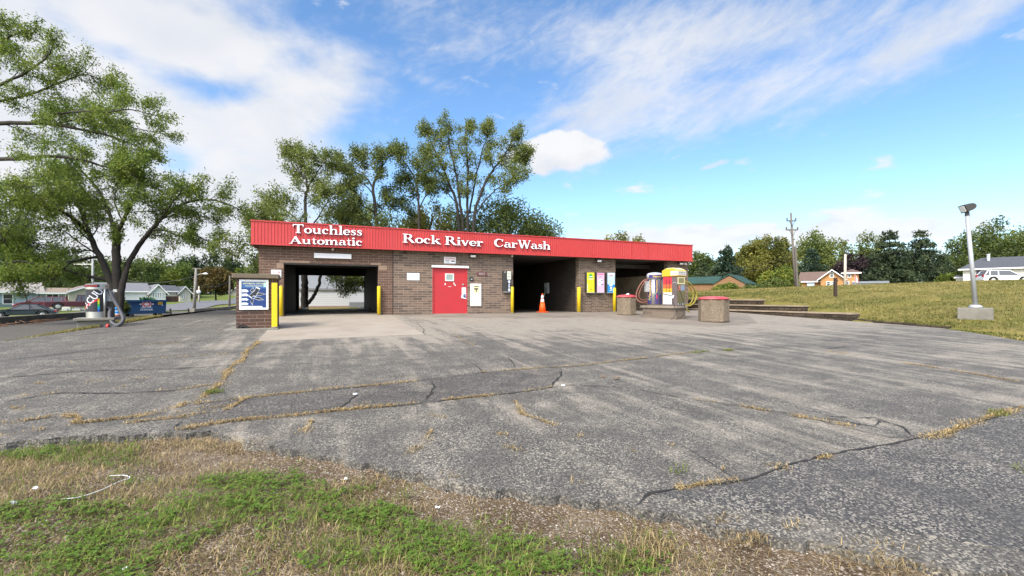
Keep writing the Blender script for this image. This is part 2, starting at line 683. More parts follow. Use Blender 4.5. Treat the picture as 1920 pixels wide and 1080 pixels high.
def sheet(name, xs, ys, zf, m, kind='structure', label=None, cat=None):
    X, Y = np.meshgrid(xs, ys)
    Z = zf(X, Y)
    nx, ny = len(xs), len(ys)
    me = bpy.data.meshes.new(name)
    V = np.stack([X, Y, Z], -1).reshape(-1, 3)
    i = (np.arange(ny - 1)[:, None] * nx + np.arange(nx - 1)[None, :]).reshape(-1)
    Fq = np.stack([i, i + 1, i + nx + 1, i + nx], -1)
    me.from_pydata(V.tolist(), [], Fq.tolist())
    me.materials.append(m)
    finish(me, True)
    o = bpy.data.objects.new(name, me)
    COL.objects.link(o)
    return tag(o, label, cat, kind=kind)


def lawn_material():
    q = NT('lawn')
    o = q.coord()
    a = q.noise(o, 0.35, 7, 0.62, 0.3)
    b = q.noise(o, 3.0, 6, 0.66, 0.2)
    st = q.coord('Object', (0.6, 2.2, 1))
    c = q.noise(st, 1.1, 6, 0.65, 0.2)
    d = q.noise(o, 45, 3, 0.7)
    col = q.mix(q.step(a, 0.35, 0.65), (0.175, 0.165, 0.042), (0.255, 0.210, 0.068))
    col = q.mix(q.math('MULTIPLY', q.step(b, 0.42, 0.7), 0.6), col, (0.24, 0.19, 0.075))
    col = q.mix(q.math('MULTIPLY', q.step(c, 0.5, 0.7), 0.55), col, (0.085, 0.105, 0.024))
    sx = q.n('ShaderNodeSeparateXYZ')
    q.l(o, sx.inputs[0])
    left = q.math('SUBTRACT', 1.0, q.step(sx.outputs[0], -14.0, -8.0))
    col = q.mix(q.math('MULTIPLY', left, 0.8), col, (0.12, 0.17, 0.035))
    col = q.mix(0.6, col, q.mix(q.step(d, 0.25, 0.75), (0.45, 0.45, 0.4), (1.1, 1.1, 1.1)), 'MULTIPLY')
    q.bump(d, 0.9, 0.05)
    return q.done(col, 0.95, 0, 0.1)


def verge_material():
    q = NT('verge_soil')
    o = q.coord()
    vor = q.n('ShaderNodeTexVoronoi')
    vor.inputs['Scale'].default_value = 85.0
    q.l(o, vor.inputs['Vector'])
    sp = q.n('ShaderNodeSeparateColor')
    q.l(vor.outputs['Color'], sp.inputs[0])
    a = q.noise(o, 1.6, 6, 0.6, 0.3)
    f = q.noise(o, 55, 5, 0.7)
    col = q.mix(q.step(a, 0.38, 0.62), (0.125, 0.085, 0.050), (0.215, 0.158, 0.100))
    col = q.mix(q.step(sp.outputs[0], 0.62, 1.0), col, (0.34, 0.29, 0.23))
    col = q.mix(0.7, col, q.mix(q.step(f, 0.3, 0.7), (0.4, 0.38, 0.35), (1.1, 1.1, 1.1)), 'MULTIPLY')
    q.bump(q.math('SUBTRACT', f, vor.outputs['Distance']), 0.8, 0.02)
    return q.done(col, 0.95, 0, 0.15)


MAT['lawn'] = lawn_material()
MAT['verge'] = verge_material()
MAT['lot'] = asphalt('lot_asphalt', (0.084, 0.079, 0.071), (0.44, 0.40, 0.335), (0.262, 0.234, 0.192))
MAT['lane'] = asphalt('lane_asphalt', (0.085, 0.078, 0.068), (0.22, 0.20, 0.17), (0.17, 0.148, 0.118), False)
MAT['street'] = plain('street_asphalt', (0.12, 0.12, 0.125), 0.9, 0.2, 1.5)
MAT['pad'] = plain('old_concrete', (0.285, 0.245, 0.195), 0.85, 0.12, 1.2, dirt=(0.185, 0.145, 0.105), dirt_amt=0.5, bump=0.2, bs=80, ds=1.0)
MAT['concrete'] = plain('grey_concrete', (0.195, 0.18, 0.15), 0.9, 0.2, 3, dirt=(0.10, 0.095, 0.08), dirt_amt=0.6, bump=0.4, bs=40)
MAT['crack'] = plain('crack_fill', (0.026, 0.024, 0.022), 0.95, 0.3, 8)

# ground: one sheet out to the horizon
xs = np.concatenate([np.linspace(-900, -90, 10), np.linspace(-80, -16, 33), np.linspace(-15, XR - 0.15, 60), np.linspace(XR + 0.02, XR + 1.22, 13),
                     np.linspace(XR + 1.5, 60, 88), np.linspace(62, 110, 25), np.linspace(130, 1000, 10)])
ys = np.concatenate([np.linspace(-300, -20, 8), np.linspace(-18, -4, 12), np.linspace(-3, 60, 211), np.linspace(62, 130, 30), np.linspace(150, 1400, 12)])


def ground_z(X, Y):
    z = Tn(X, Y)
    inlot = (X > -12.2) & (X <= XR) & (Y < 31.5) & (Y > -4)
    lower = np.where((X > XL - 0.2) & inlot, 0.16, 0.0)
    n = 0.03 * np.sin(X * 1.7 + Y * 0.6) * np.sin(Y * 1.3 - X * 0.4) + 0.02 * np.sin(X * 4.1 + 1) * np.sin(Y * 3.3)
    far = np.clip((np.hypot(X, Y) - 150) / 400, 0, 1)
    return z - lower + np.where(X > XR + 0.5, n, 0) - far * 6


sheet('ground', xs, ys, ground_z, MAT['lawn'])

# the near edge of the asphalt, where it breaks off into the verge
EDGE_PX = [(-260, 846), (-120, 838), (0, 832), (80, 822), (160, 816), (240, 816), (320, 812), (390, 809), (440, 818), (470, 830), (530, 840), (600, 852), (670, 866), (740, 880),
           (800, 893), (850, 906), (905, 912), (960, 921), (1020, 929), (1080, 936), (1140, 943), (1200, 953), (1270, 966), (1350, 986), (1430, 1000), (1500, 1014),
           (1575, 1024), (1650, 1040), (1750, 1058), (1850, 1076), (2000, 1100)]
EDGE = [lot(u, v) for u, v in EDGE_PX]
_e = []
for i in range(len(EDGE) - 1):
    n = max(2, int((EDGE[i + 1] - EDGE[i]).length / 0.05))
    for k in range(n):
        p = EDGE[i].lerp(EDGE[i + 1], k / n)
        j = 0.018 * math.sin(p.x * 23) + 0.014 * math.sin(p.x * 61 + 1.3) + rnd.uniform(-.012, .012)
        _e.append((p.x + 0.5 * j, p.y + j))
EDGE_XY = _e
_ex = np.array([p[0] for p in _e])
_ey = np.array([p[1] for p in _e])
_o = np.argsort(_ex)
_ex, _ey = _ex[_o], _ey[_o]


def edge_y(x):
    return np.interp(x, _ex, _ey)


right_px = [lot(1920, 640), lot(1840, 626), lot(1750, 613)]
poly = list(EDGE_XY) + [(5.5, -1.2), (14, -1.5), (17.5, 4.0)] + [(p.x, p.y) for p in right_px] + [(XR - .02, 11.2), (XR - .02, Y0)]
poly_front = poly + [(-5.75, Y0), (-6.0, 17.5), (-6.35, 15.0), (-6.75, 13.2), (-7.6, 11.0), (-8.4, 8.5), (-7.5, 6.4)]


def slab(name, poly, m, dz, thick, nosink=False):
    """a sheet of paving over the (tilted) lot with a cut edge"""
    mb = MB()
    n = len(poly)
    top = [(x, y, lot_z(y) + dz) for x, y in poly]
    bot = [(x, y, lot_z(y) + dz - thick) for x, y in poly]
    fs = [tuple(range(n))]
    for i in range(n):
        j = (i + 1) % n
        fs.append((i, i + n, j + n, j))
    mb.add(top + bot, fs)
    return tag(mb.build(name, m), kind='structure')


def clean(poly):
    a = sum(poly[i][0] * poly[(i + 1) % len(poly)][1] - poly[(i + 1) % len(poly)][0] * poly[i][1] for i in range(len(poly)))
    return poly if a > 0 else poly[::-1]


slab('parking_lot', clean(poly_front), MAT['lot'], 0.0, 0.09)
slab('rear_pavement', clean([(-5.75, Y0), (XR - .02, Y0), (XR - .02, 31.4), (-5.95, 31.4)]), MAT['lane'], 0.0, 0.12)

# lane beyond the grass strip
def drape(name, centre, width, m, dz, step=1.0):
    mb = MB()
    L_, R_ = [], []
    pts = []
    for i in range(len(centre) - 1):
        a, b = Vector(centre[i]), Vector(centre[i + 1])
        k = max(1, int((b - a).length / step))
        pts += [a.lerp(b, j / k) for j in range(k)]
    pts.append(Vector(centre[-1]))
    rows = []
    nw = 7
    for i, p in enumerate(pts):
        d = (pts[min(i + 2, len(pts) - 1)] - pts[max(i - 2, 0)]).normalized()
        nrm = Vector((d.y, -d.x))
        w = width(i / (len(pts) - 1)) if callable(width) else width
        rows.append([(p + nrm * w * (k / (nw - 1) - .5)) for k in range(nw)])
    vs = [(q.x, q.y, T(q.x, q.y) + dz) for r in rows for q in r]
    fs = []
    for i in range(len(rows) - 1):
        for k in range(nw - 1):
            fs.append((i * nw + k, i * nw + k + 1, (i + 1) * nw + k + 1, (i + 1) * nw + k))
    mb.add(vs, fs)
    return tag(mb.build(name, m, smooth=True), kind='structure')


drape('side_lane', [(-9.35, 2), (-9.35, 19.5), (-8.9, 24), (-8.9, 40), (-8.5, 52)], lambda f: 4.7 if f < .35 else 5.8, MAT['lane'], 0.05)
st = [(-75, 34), (-45, 40)]
for u, t in ((45, 37.5), (180, 42), (306, 49), (380, 57), (442, 68), (470, 90), (500, 130)):
    dx, dy = ray(u)
    st.append((dx * t, dy * t))
drape('street', st, lambda f: 7.5, MAT['street'], 0.07, 1.5)

# patches of asphalt laid or worn differently, parted by the cracks
MAT['patch_dark'] = asphalt('patch_asphalt', (0.060, 0.056, 0.052), (0.38, 0.345, 0.295), (0.165, 0.145, 0.12), False)
MAT['patch_blue'] = asphalt('coarse_asphalt', (0.064, 0.062, 0.060), (0.46, 0.42, 0.36), (0.195, 0.175, 0.148), False)


def patch(px, m, extra=()):
    slab('asphalt_patch', clean([(p.x, p.y) for p in (lot(u, v) for u, v in px)] + list(extra)), m, .004, .03)


patch([(380, 757), (467, 746), (560, 737), (693, 724), (782, 715), (902, 699), (1052, 691), (1041, 716), (1036, 726), (950, 739), (860, 748), (782, 757), (700, 764), (600, 774), (510, 784), (401, 795), (352, 800)], MAT['patch_dark'])
patch([(1235, 926), (1300, 913), (1381, 901), (1463, 878), (1544, 860), (1626, 840), (1707, 823), (1756, 819), (1830, 791), (1920, 764), (2100, 720)], MAT['patch_blue'], [(5.2, .6), (4.2, .75), (3.4, 1.25), (2.9, 1.72), (2.4, 2.1), (2.0, 2.45), (1.93, 2.62)])

# concrete pad before the automatic bay, apron along the front and round the vacuum island
slab('bay_pad', clean([(p.x, p.y) for p in (lot(483, 640), lot(795, 627))] + [(wx(733), Y0 - .01), (wx(524), Y0 - .01)]), MAT['pad'], 0.006, 0.05)
ap = [(wx(741), Y0 - .01), (wx(752), Y0 - 1.25)] + [(p.x, p.y) for p in (lot(960, 597), lot(1125, 596), lot(1165, 600), lot(1215, 606), lot(1330, 613), lot(1420, 606))] + \
     [(XR - .6, 17.0), (XR - .6, Y0 - .01)]
MAT['apron'] = plain('apron_concrete', (0.20, 0.168, 0.13), 0.9, 0.2, 0.9, dirt=(0.115, 0.10, 0.085), dirt_amt=0.8, bump=0.2, bs=80, ds=.7)
slab('concrete_apron', clean(ap), MAT['apron'], 0.006, 0.05)

# verge: the grassy island the photographer stands on
def verge_z(X, Y):
    n = 0.016 * np.sin(X * 3.1 + Y) * np.sin(Y * 2.7) + 0.010 * np.sin(X * 9.1 + 2) * np.sin(Y * 8.3 + X) + 0.005 * np.sin(X * 23 + Y * 7) * np.sin(Y * 21)
    d = edge_y(X) - Y
    rise = 0.05 * sm((d - 0.25) / 1.2)
    return -DROP * (1 - np.minimum(Y, Y0) / Y0) - 0.062 + n + np.where(d > 0, rise, 0)


sheet('grass_verge', np.arange(-9, 7.01, 0.06), np.arange(-4, 6.6, 0.06), verge_z, MAT['verge'])

# ------------------------------------------------------------------ cracks and the straw that grows in them
def lot_path(px):
    return [lot(u, v) for u, v in px]


def ribbon(mb, pts, w, dz, jit=0.5, step=0.05):
    P = []
    for i in range(len(pts) - 1):
        a, b = pts[i], pts[i + 1]
        k = max(1, int((b - a).length / step))
        P += [a.lerp(b, j / k) for j in range(k)]
    P.append(pts[-1])
    L_, R_ = [], []
    ph = rnd.uniform(0, 9)
    n = len(P)
    for i, p in enumerate(P):
        d = (P[min(i + 1, n - 1)] - P[max(i - 1, 0)])
        d.z = 0
        d.normalize()
        nrm = Vector((d.y, -d.x, 0))
        off = 0.6 * w * math.sin(i * 0.9 + ph) + rnd.uniform(-w, w) * 0.6 + 0.03 * math.sin(i * .17 + ph)
        ww = w * rnd.uniform(1 - jit, 1 + jit) * min(1, (i + .3) / 4, (n - i) / 4)
        q = p + nrm * off
        L_.append(q - nrm * ww)
        R_.append(q + nrm * ww)
    vs = [(q.x, q.y, lot_z(q.y) + dz) for q in L_] + [(q.x, q.y, lot_z(q.y) + dz) for q in R_]
    mb.add(vs, [(i, i + n, i + n + 1, i + 1) for i in range(n - 1)])
    return P


STRAW = [
    ([(368, 759), (420, 752), (467, 746), (560, 737), (620, 729), (693, 724), (782, 715)], 0.035, 230),
    ([(902, 699), (990, 692), (1088, 686), (1180, 675), (1300, 661)], 0.018, 120),
    ([(-60, 806), (0, 795), (50, 789), (91, 782)], 0.05, 330), ([(-40, 823), (20, 815), (80, 806)], 0.04, 160),
    ([(139, 795), (200, 789), (255, 782), (310, 770), (350, 757)], 0.045, 330), ([(139, 795), (145, 785), (110, 779)], 0.06, 260),
    ([(233, 795), (328, 784), (370, 776), (419, 770), (445, 758), (463, 748)], 0.045, 240), ([(325, 775), (380, 766), (430, 762)], 0.02, 120),
    ([(339, 806), (401, 795), (455, 788), (510, 784), (600, 774), (700, 764), (782, 757)], 0.04, 380),
    ([(830, 751), (880, 746), (950, 739)], 0.03, 260), ([(980, 735), (1030, 727)], 0.015, 90),
    ([(1390, 762), (1440, 772)], 0.03, 220), ([(1485, 780), (1540, 790), (1600, 803)], 0.03, 260), ([(1300, 750), (1345, 756)], 0.01, 60),
    ([(1920, 764), (1870, 778), (1830, 791), (1795, 806), (1756, 819), (1715, 822)], 0.05, 330), ([(1560, 858), (1530, 862)], 0.03, 180),
    ([(1470, 875), (1452, 880)], 0.05, 200), ([(1381, 901), (1340, 907), (1300, 913), (1262, 920)], 0.035, 240),
    ([(483, 640), (455, 670), (425, 702), (400, 729), (372, 757)], 0.05, 330),
    ([(583, 790), (575, 800), (565, 811)], 0.05, 260), ([(809, 809), (797, 822), (790, 829)], 0.045, 220), ([(788, 838), (762, 853)], 0.04, 180),
    ([(965, 752), (969, 765), (976, 776)], 0.035, 230), ([(976, 776), (1000, 786), (1037, 800)], 0.025, 220),
    ([(930, 815), (950, 817)], 0.045, 160), ([(945, 838), (990, 850)], 0.035, 140), ([(1085, 818), (1095, 822)], 0.04, 120), ([(1180, 845), (1192, 848)], 0.03, 100),
    ([(1252, 834), (1265, 837)], 0.04, 110), ([(1350, 885), (1372, 880)], 0.02, 60),
    ([(1553, 660), (1590, 664)], 0.04, 160), ([(1691, 681), (1750, 690), (1821, 701), (1870, 709), (1920, 717)], 0.03, 200),
    ([(66, 720), (98, 719)], 0.05, 140), ([(30, 745), (55, 741)], 0.06, 140), ([(75, 740), (105, 737)], 0.05, 130), ([(160, 717), (205, 712)], 0.04, 110),
    ([(220, 727), (238, 725)], 0.05, 90), ([(250, 711), (280, 708)], 0.04, 110), ([(293, 734), (315, 732)], 0.05, 90), ([(340, 731), (390, 723)], 0.05, 150),
    ([(230, 674), (285, 670)], 0.05, 120), ([(300, 672), (355, 668)], 0.05, 110), ([(370, 668), (425, 664)], 0.05, 100), ([(130, 681), (170, 679)], 0.05, 80),
    ([(270, 647), (340, 642)], 0.05, 80), ([(180, 658), (215, 656)], 0.05, 60), ([(20, 765), (40, 768)], 0.06, 110),
    ([(850, 630), (868, 636)], 0.05, 60), ([(862, 637), (890, 648)], 0.03, 60), ([(665, 760), (690, 757)], 0.02, 60), ([(805, 778), (830, 786)], 0.02, 60),
]
DARK = [
    ([(0, 677), (80, 668), (146, 660), (292, 644), (400, 636), (440, 634)], .02), ([(-40, 712), (60, 704), (160, 697), (292, 693), (360, 690), (430, 686), (470, 684)], .022),
    ([(0, 755), (120, 737), (237, 737), (320, 734), (400, 722)], .018), ([(368, 759), (467, 746), (693, 724), (782, 715), (902, 699), (1088, 686), (1180, 675), (1300, 661), (1440, 652), (1560, 645), (1640, 642)], .012),
    ([(600, 774), (700, 764), (782, 758), (950, 739), (1030, 727), (1074, 723), (1147, 727), (1201, 732), (1300, 749), (1381, 762), (1495, 780), (1585, 801), (1667, 819), (1707, 821)], .013),
    ([(1052, 694), (1041, 716), (1036, 726)], .02), ([(804, 716), (814, 728), (811, 741), (803, 752)], .028), ([(666, 741), (655, 752), (640, 767)], .026), ([(666, 741), (740, 737), (811, 739)], .01),
    ([(1920, 764), (1830, 791), (1756, 819), (1707, 823), (1626, 840), (1544, 860), (1463, 878), (1381, 901), (1300, 913), (1225, 930), (1200, 952)], .016),
    ([(1520, 780), (1590, 782), (1640, 783), (1690, 800), (1707, 821)], .012), ([(1640, 783), (1652, 792), (1640, 800)], .02), ([(1495, 779), (1550, 787), (1640, 800)], .02),
    ([(955, 668), (962, 690)], .014), ([(885, 683), (905, 699)], .014), ([(1540, 652), (1553, 654), (1590, 650)], .02), ([(1430, 648), (1500, 644), (1560, 650)], .01),
    ([(765, 600), (790, 612), (798, 628)], .014), ([(1225, 760), (1340, 780), (1420, 800)], .006), ([(1280, 840), (1330, 872), (1381, 901)], .006),
    ([(333, 806), (338, 797), (345, 790)], .02), ([(310, 808), (345, 803), (385, 806)], .012), ([(1691, 681), (1820, 701), (1920, 716)], .008),
    ([(1720, 935), (1755, 955)], .004), ([(240, 625), (300, 618), (345, 612)], .03), ([(0, 640), (120, 632), (240, 618)], .02),
]
mb = MB()
for px, w in DARK:
    ribbon(mb, lot_path(px), w * .58, 0.010, .7)
tag(mb.build('pavement_cracks', MAT['crack']), kind='structure')


def blades(P, h, w, lean, jit=1.0):
    """grass blades: (N,3) roots -> (N,4,3) tapered quads"""
    n = len(P)
    a = nrg.uniform(0, 2 * np.pi, n)
    d = np.stack([np.cos(a), np.sin(a), np.zeros(n)], -1)
    s = np.stack([-np.sin(a), np.cos(a), np.zeros(n)], -1)
    h = h * nrg.uniform(1 - .5 * jit, 1 + .5 * jit, n)
    le = lean * nrg.uniform(0.3, 1.2, n)
    tip = P + d * (h * np.sin(le))[:, None] + np.array([0, 0, 1.]) * (h * np.cos(le))[:, None]
    mid = P + d * (h * .45 * np.sin(le * .6))[:, None] + np.array([0, 0, 1.]) * (h * .5 * np.cos(le * .6))[:, None]
    ww = (w * nrg.uniform(.6, 1.3, n))[:, None]
    return np.stack([P - s * ww * .4, mid + s * ww * .5, tip, mid - s * ww * .5], 1)


MAT['straw'] = foliage('straw', (0.20, 0.135, 0.055), (0.36, 0.255, 0.115), (0.50, 0.39, 0.20), 0.25)
MAT['verge_straw'] = foliage('verge_straw', (0.17, 0.118, 0.054), (0.31, 0.228, 0.110), (0.46, 0.36, 0.19), 0.25)
MAT['grass'] = foliage('grass_blades', (0.075, 0.105, 0.018), (0.150, 0.185, 0.032), (0.27, 0.26, 0.075), 0.4)
MAT['lawn_blades'] = foliage('lawn_blades', (0.105, 0.120, 0.026), (0.220, 0.195, 0.055), (0.36, 0.285, 0.11), 0.3)

roots, wds = [], []
for px, w, dens in STRAW:
    pts = lot_path(px)
    tot = sum((pts[i + 1] - pts[i]).length for i in range(len(pts) - 1))
    n = int(tot * dens * 2.4)
    cum = np.cumsum([0] + [(pts[i + 1] - pts[i]).length for i in range(len(pts) - 1)])
    s = nrg.uniform(0, tot, n)
    # gaps: straw comes in clumps along a crack
    keep = (np.sin(s * 5.3 + px[0][0]) + np.sin(s * 12.7 + 2) * .7 + nrg.uniform(-1.1, 1.1, n)) > -0.75
    s = s[keep]
    x = np.interp(s, cum, [p.x for p in pts])
    y = np.interp(s, cum, [p.y for p in pts])
    ww = w * (0.7 + 0.5 * np.sin(s * 7 + px[0][1]))
    x = x + nrg.normal(0, 1, len(s)) * ww * 0.75 + 0.03 * np.sin(s * 3)
    y = y + nrg.normal(0, 1, len(s)) * ww * 0.75
    roots.append(np.stack([x, y, -DROP * (1 - np.minimum(y, Y0) / Y0) + .004], -1))
P = np.concatenate(roots)
o = quads('crack_straw', blades(P, .038, .007, 1.55), MAT['straw'], tint=np.clip(nrg.normal(.5, .25, len(P)), 0, 1))
tag(o, 'dry straw weeds matted along the cracks in the asphalt', 'weeds', kind='stuff')
roots = []
for px in ([(1300, 663), (1326, 659)], [(1358, 658), (1372, 657)], [(1860, 781), (1885, 774)], [(395, 738), (408, 735)], [(1276, 886), (1279, 885)], [(1914, 882), (1924, 884)]):
    a, b = lot(*px[0]), lot(*px[1])
    n = 130 if px[0][0] not in (1276, 1914) else 30
    f = nrg.uniform(0, 1, n)[:, None]
    q = np.array(a) * (1 - f) + np.array(b) * f + nrg.normal(0, .05, (n, 3)) * np.array([1, 1, 0])
    q[:, 2] = -DROP * (1 - q[:, 1] / Y0)
    roots.append(q)
P = np.concatenate(roots)
o = quads('green_weeds', blades(P, .055, .009, 1.1), MAT['grass'], tint=np.clip(nrg.normal(.5, .2, len(P)), 0, 1))
tag(o, 'green tufts of weed growing in the asphalt cracks', 'weeds', kind='stuff')

# ------------------------------------------------------------------ grass of the verge
N0 = 330000
X = nrg.uniform(-4.6, 4.6, N0)
Y = nrg.uniform(0.5, 5.9, N0)
vis = (np.abs((CA * X - SA * Y)) < (SA * X + CA * Y) * 1.25 + .3)
X, Y = X[vis], Y[vis]
D = edge_y(X) - Y
k = D > -0.03
X, Y, D = X[k], Y[k], D[k]


def blobw(u, v, su, sv):
    c, e, f = lot(u, v), lot(u + su, v), lot(u, v - sv)
    ax, ay = np.array([e.x - c.x, e.y - c.y]), np.array([f.x - c.x, f.y - c.y])
    M_ = np.linalg.inv(np.stack([ax, ay], 1))
    q = M_ @ np.stack([X - c.x, Y - c.y])
    return np.exp(-(q ** 2).sum(0) * 1.1)


def vnoise(x, y, s, seed):
    r = np.random.default_rng(seed)
    g = r.uniform(0, 1, (64, 64))
    xi, yi = x * s + 100, y * s + 100
    x0, y0 = np.floor(xi).astype(int), np.floor(yi).astype(int)
    fx, fy = xi - x0, yi - y0
    fx, fy = fx * fx * (3 - 2 * fx), fy * fy * (3 - 2 * fy)
    G = lambda i, j: g[i % 64, j % 64]
    return (G(x0, y0) * (1 - fx) + G(x0 + 1, y0) * fx) * (1 - fy) + (G(x0, y0 + 1) * (1 - fx) + G(x0 + 1, y0 + 1) * fx) * fy


green = sum(blobw(*b) for b in ((170, 1010, 210, 75), (430, 960, 150, 45), (500, 905, 170, 45), (130, 838, 130, 20), (190, 852, 60, 14), (850, 1010, 130, 60), (1000, 1050, 170, 40),
                                (720, 960, 80, 40), (1150, 1040, 90, 25), (270, 861, 36, 8), (250, 890, 60, 16), (560, 865, 50, 12), (20, 985, 60, 30), (760, 915, 22, 8), (1230, 1020, 40, 14), (640, 1040, 60, 30)))
gn = vnoise(X, Y, 3.2, 1) * .6 + vnoise(X, Y, 9, 2) * .4
green = np.clip(green * 1.15 + (gn - .5) * 1.3, 0, 1.2)
bare = sum(blobw(*b) for b in ((1000, 970, 190, 30), (800, 905, 120, 22), (1250, 1000, 150, 25), (430, 850, 110, 18), (1480, 1050, 220, 40), (640, 870, 90, 16), (300, 880, 120, 14), (1700, 1075, 220, 40), (1560, 1070, 120, 30), (900, 945, 120, 20)))
bare = np.clip(bare * 1.1 + (vnoise(X, Y, 5, 3) - .55) * .8 + np.where(X > -.4, 1.0, .25) * np.exp(-(D / .34) ** 2) * np.clip(vnoise(X, Y, 2.6, 31) * 1.6, .3, 1), 0, 1)
u_ = nrg.uniform(0, 1, len(X))
cov = np.clip(vnoise(X, Y, 6, 4) * 1.1 + .25, 0, 1) * (1 - .93 * bare) * sm((D + .02) / .18)
typ = nrg.uniform(0, 1, len(X))
Z = verge_z(X, Y)
Pall = np.stack([X, Y, Z], -1)
isgreen = typ < green * .70
keep = u_ < cov
sel = keep & ~isgreen
Ps = Pall[sel]
V1 = blades(Ps, .05, .0042, 1.35)
t1 = np.clip(nrg.normal(.5, .26, len(Ps)), 0, 1)
o = quads('dry_grass', V1, MAT['verge_straw'], tint=t1)
tag(o, 'dry tan grass of the verge in the foreground', 'grass', kind='stuff')
sel = keep & isgreen & (typ < green * .55)
Pg = Pall[sel]
V2 = blades(Pg, .06, .0046, 1.05)
o = quads('green_grass', V2, MAT['grass'], tint=np.clip(nrg.normal(.55, .25, len(Pg)), 0, 1))
tag(o, 'green grass blades of the verge in the foreground', 'grass', kind='stuff')
# longer uncut tufts standing out of the turf
rt = []
for u, v, s, n in ((640, 1035, .10, 200), (980, 1050, .12, 260), (1225, 1000, .08, 160), (900, 985, .12, 240), (130, 832, .25, 260), (210, 828, .2, 160), (1140, 1040, .1, 200), (760, 912, .05, 70), (300, 985, .1, 120), (560, 1000, .1, 140), (820, 1055, .12, 200), (430, 930, .12, 120), (40, 900, .15, 120), (700, 1070, .1, 160)):
    c = lot(u, v)
    q = np.array(c)[None] + nrg.normal(0, s, (n, 3)) * np.array([1, 1, 0])
    q[:, 2] = verge_z(q[:, 0], q[:, 1])
    rt.append(q)
P = np.concatenate(rt)
P = P[edge_y(P[:, 0]) - P[:, 1] > .02]
P = P[nrg.uniform(0, 1, len(P)) < .6]
o = quads('long_grass', blades(P, .09, .0048, 1.25), MAT['grass'], tint=np.clip(nrg.normal(.62, .25, len(P)), 0, 1))
tag(o, 'longer uncut grass tufts standing in the verge', 'grass', kind='stuff')
# clover: three round leaflets to a stalk
sel = keep & (green > .55) & (typ > .30) & (nrg.uniform(0, 1, len(X)) < .62 * np.clip(vnoise(X, Y, 4.5, 21) * 2 - .35, 0, 1))
Pc = Pall[sel]
n = len(Pc)
a0 = nrg.uniform(0, 2 * np.pi, n)
hh = nrg.uniform(.015, .05, n)
sz = nrg.uniform(.006, .0115, n)
LV = []
for kx in range(3):
    a = a0 + kx * 2.094
    d = np.stack([np.cos(a), np.sin(a), nrg.uniform(-.25, .35, n)], -1)
    s = np.stack([-np.sin(a), np.cos(a), nrg.uniform(-.2, .2, n)], -1)
    c = Pc + np.array([0, 0, 1.]) * hh[:, None]
    z_ = sz[:, None]
    LV.append(np.stack([c, c + d * z_ * 1.1 + s * z_ * .8, c + d * z_ * 2.0, c + d * z_ * 1.1 - s * z_ * .8], 1))
LV = np.concatenate(LV)
MAT['clover'] = foliage('clover', (0.058, 0.112, 0.014), (0.110, 0.190, 0.024), (0.190, 0.265, 0.045), 0.35)
o = quads('clover', LV, MAT['clover'], tint=np.clip(np.tile(nrg.normal(.5, .22, n), 3), 0, 1))
tag(o, 'bright green clover patches among the verge grass', 'clover', kind='stuff')

# gravel lying on the bare soil of the verge
sel = (nrg.uniform(0, 1, len(X)) < .05 * (bare + .12)) & (D > 0)
Pp = Pall[sel][:9000]
n = len(Pp)
base = np.array([(1, 0, 0), (0, 1, 0), (-1, 0, 0), (0, -1, 0), (.2, .1, .8), (0, 0, -.5)])
r_ = nrg.uniform(.003, .010, n) * np.where(nrg.uniform(0, 1, n) < .03, 1.5, 1)
pv = base[None] * (1 + nrg.uniform(-.35, .35, (n, 6, 3))) * r_[:, None, None] + Pp[:, None, :]
tri = np.array([(0, 1, 4), (1, 2, 4), (2, 3, 4), (3, 0, 4)])
o = quads('gravel', pv[:, tri].reshape(-1, 3, 3), foliage('gravel_stones', (0.10, 0.08, 0.06), (0.24, 0.20, 0.155), (0.36, 0.32, 0.27), 0.0), tint=np.repeat(nrg.uniform(0, 1, n), 4), nv=3)
tag(o, 'small pale gravel stones on the bare soil along the asphalt edge', 'gravel', kind='stuff')

# mown grass of the bank on the right, strip on the left
N1 = 190000
f = nrg.uniform(0, 1, N1) ** 1.5
X2 = XR + .1 + f * 27
Y2 = nrg.uniform(2, 45, N1)
q_ = (X2 < XR + np.where(Y2 < 14.7, .55, np.where(Y2 < 17.2, .8, 1.05))) & (Y2 > 12.1)
X2, Y2 = X2[~q_], Y2[~q_]
lim = np.interp(Y2, [2, 6.2, 9.7, 11.2, 50], [17.5, 17.9, 20.75, 20.75, 20.75])
X2 = np.where(Y2 < 11, X2 - (XR - lim) * np.clip(1 - (X2 - XR) / 6, 0, 1), X2)
Z2 = np.where(Y2 < 60, Tn(X2, Y2) + np.where(X2 > XR + .5, 0.03 * np.sin(X2 * 1.7 + Y2 * 0.6) * np.sin(Y2 * 1.3 - X2 * 0.4) + 0.02 * np.sin(X2 * 4.1 + 1) * np.sin(Y2 * 3.3), 0), 0)
low = X2 < XR
Z2 = np.where(low, -DROP * (1 - Y2 / Y0) - .05, Z2)
P2 = np.stack([X2, Y2, Z2], -1)
tn = np.clip(.5 + .7 * (vnoise(X2, Y2, .5, 7) - .5) + .6 * (vnoise(X2, Y2, 1.7, 8) - .5) + .7 * (vnoise(X2, Y2, 4.3, 9) - .5) + nrg.normal(0, .2, len(X2)) - .25 * np.clip(1 - (X2 - XR) / 5, 0, 1), 0, 1)
o = quads('lawn_grass', blades(P2, .085, .024, 1.15), MAT['lawn_blades'], tint=tn)
tag(o, 'mown yellowing grass on the bank to the right of the lot', 'grass', kind='stuff')
N1 = 30000
Y3 = nrg.uniform(9, 21.2, N1)
cx = np.interp(Y3, [9, 11, 13.2, 15, 17.5, 20.3, 21.2], [-8.6, -7.7, -6.85, -6.5, -6.2, -5.95, -5.85])
wd = np.interp(Y3, [9, 15, 19.5, 21.2], [.55, .55, .38, .1])
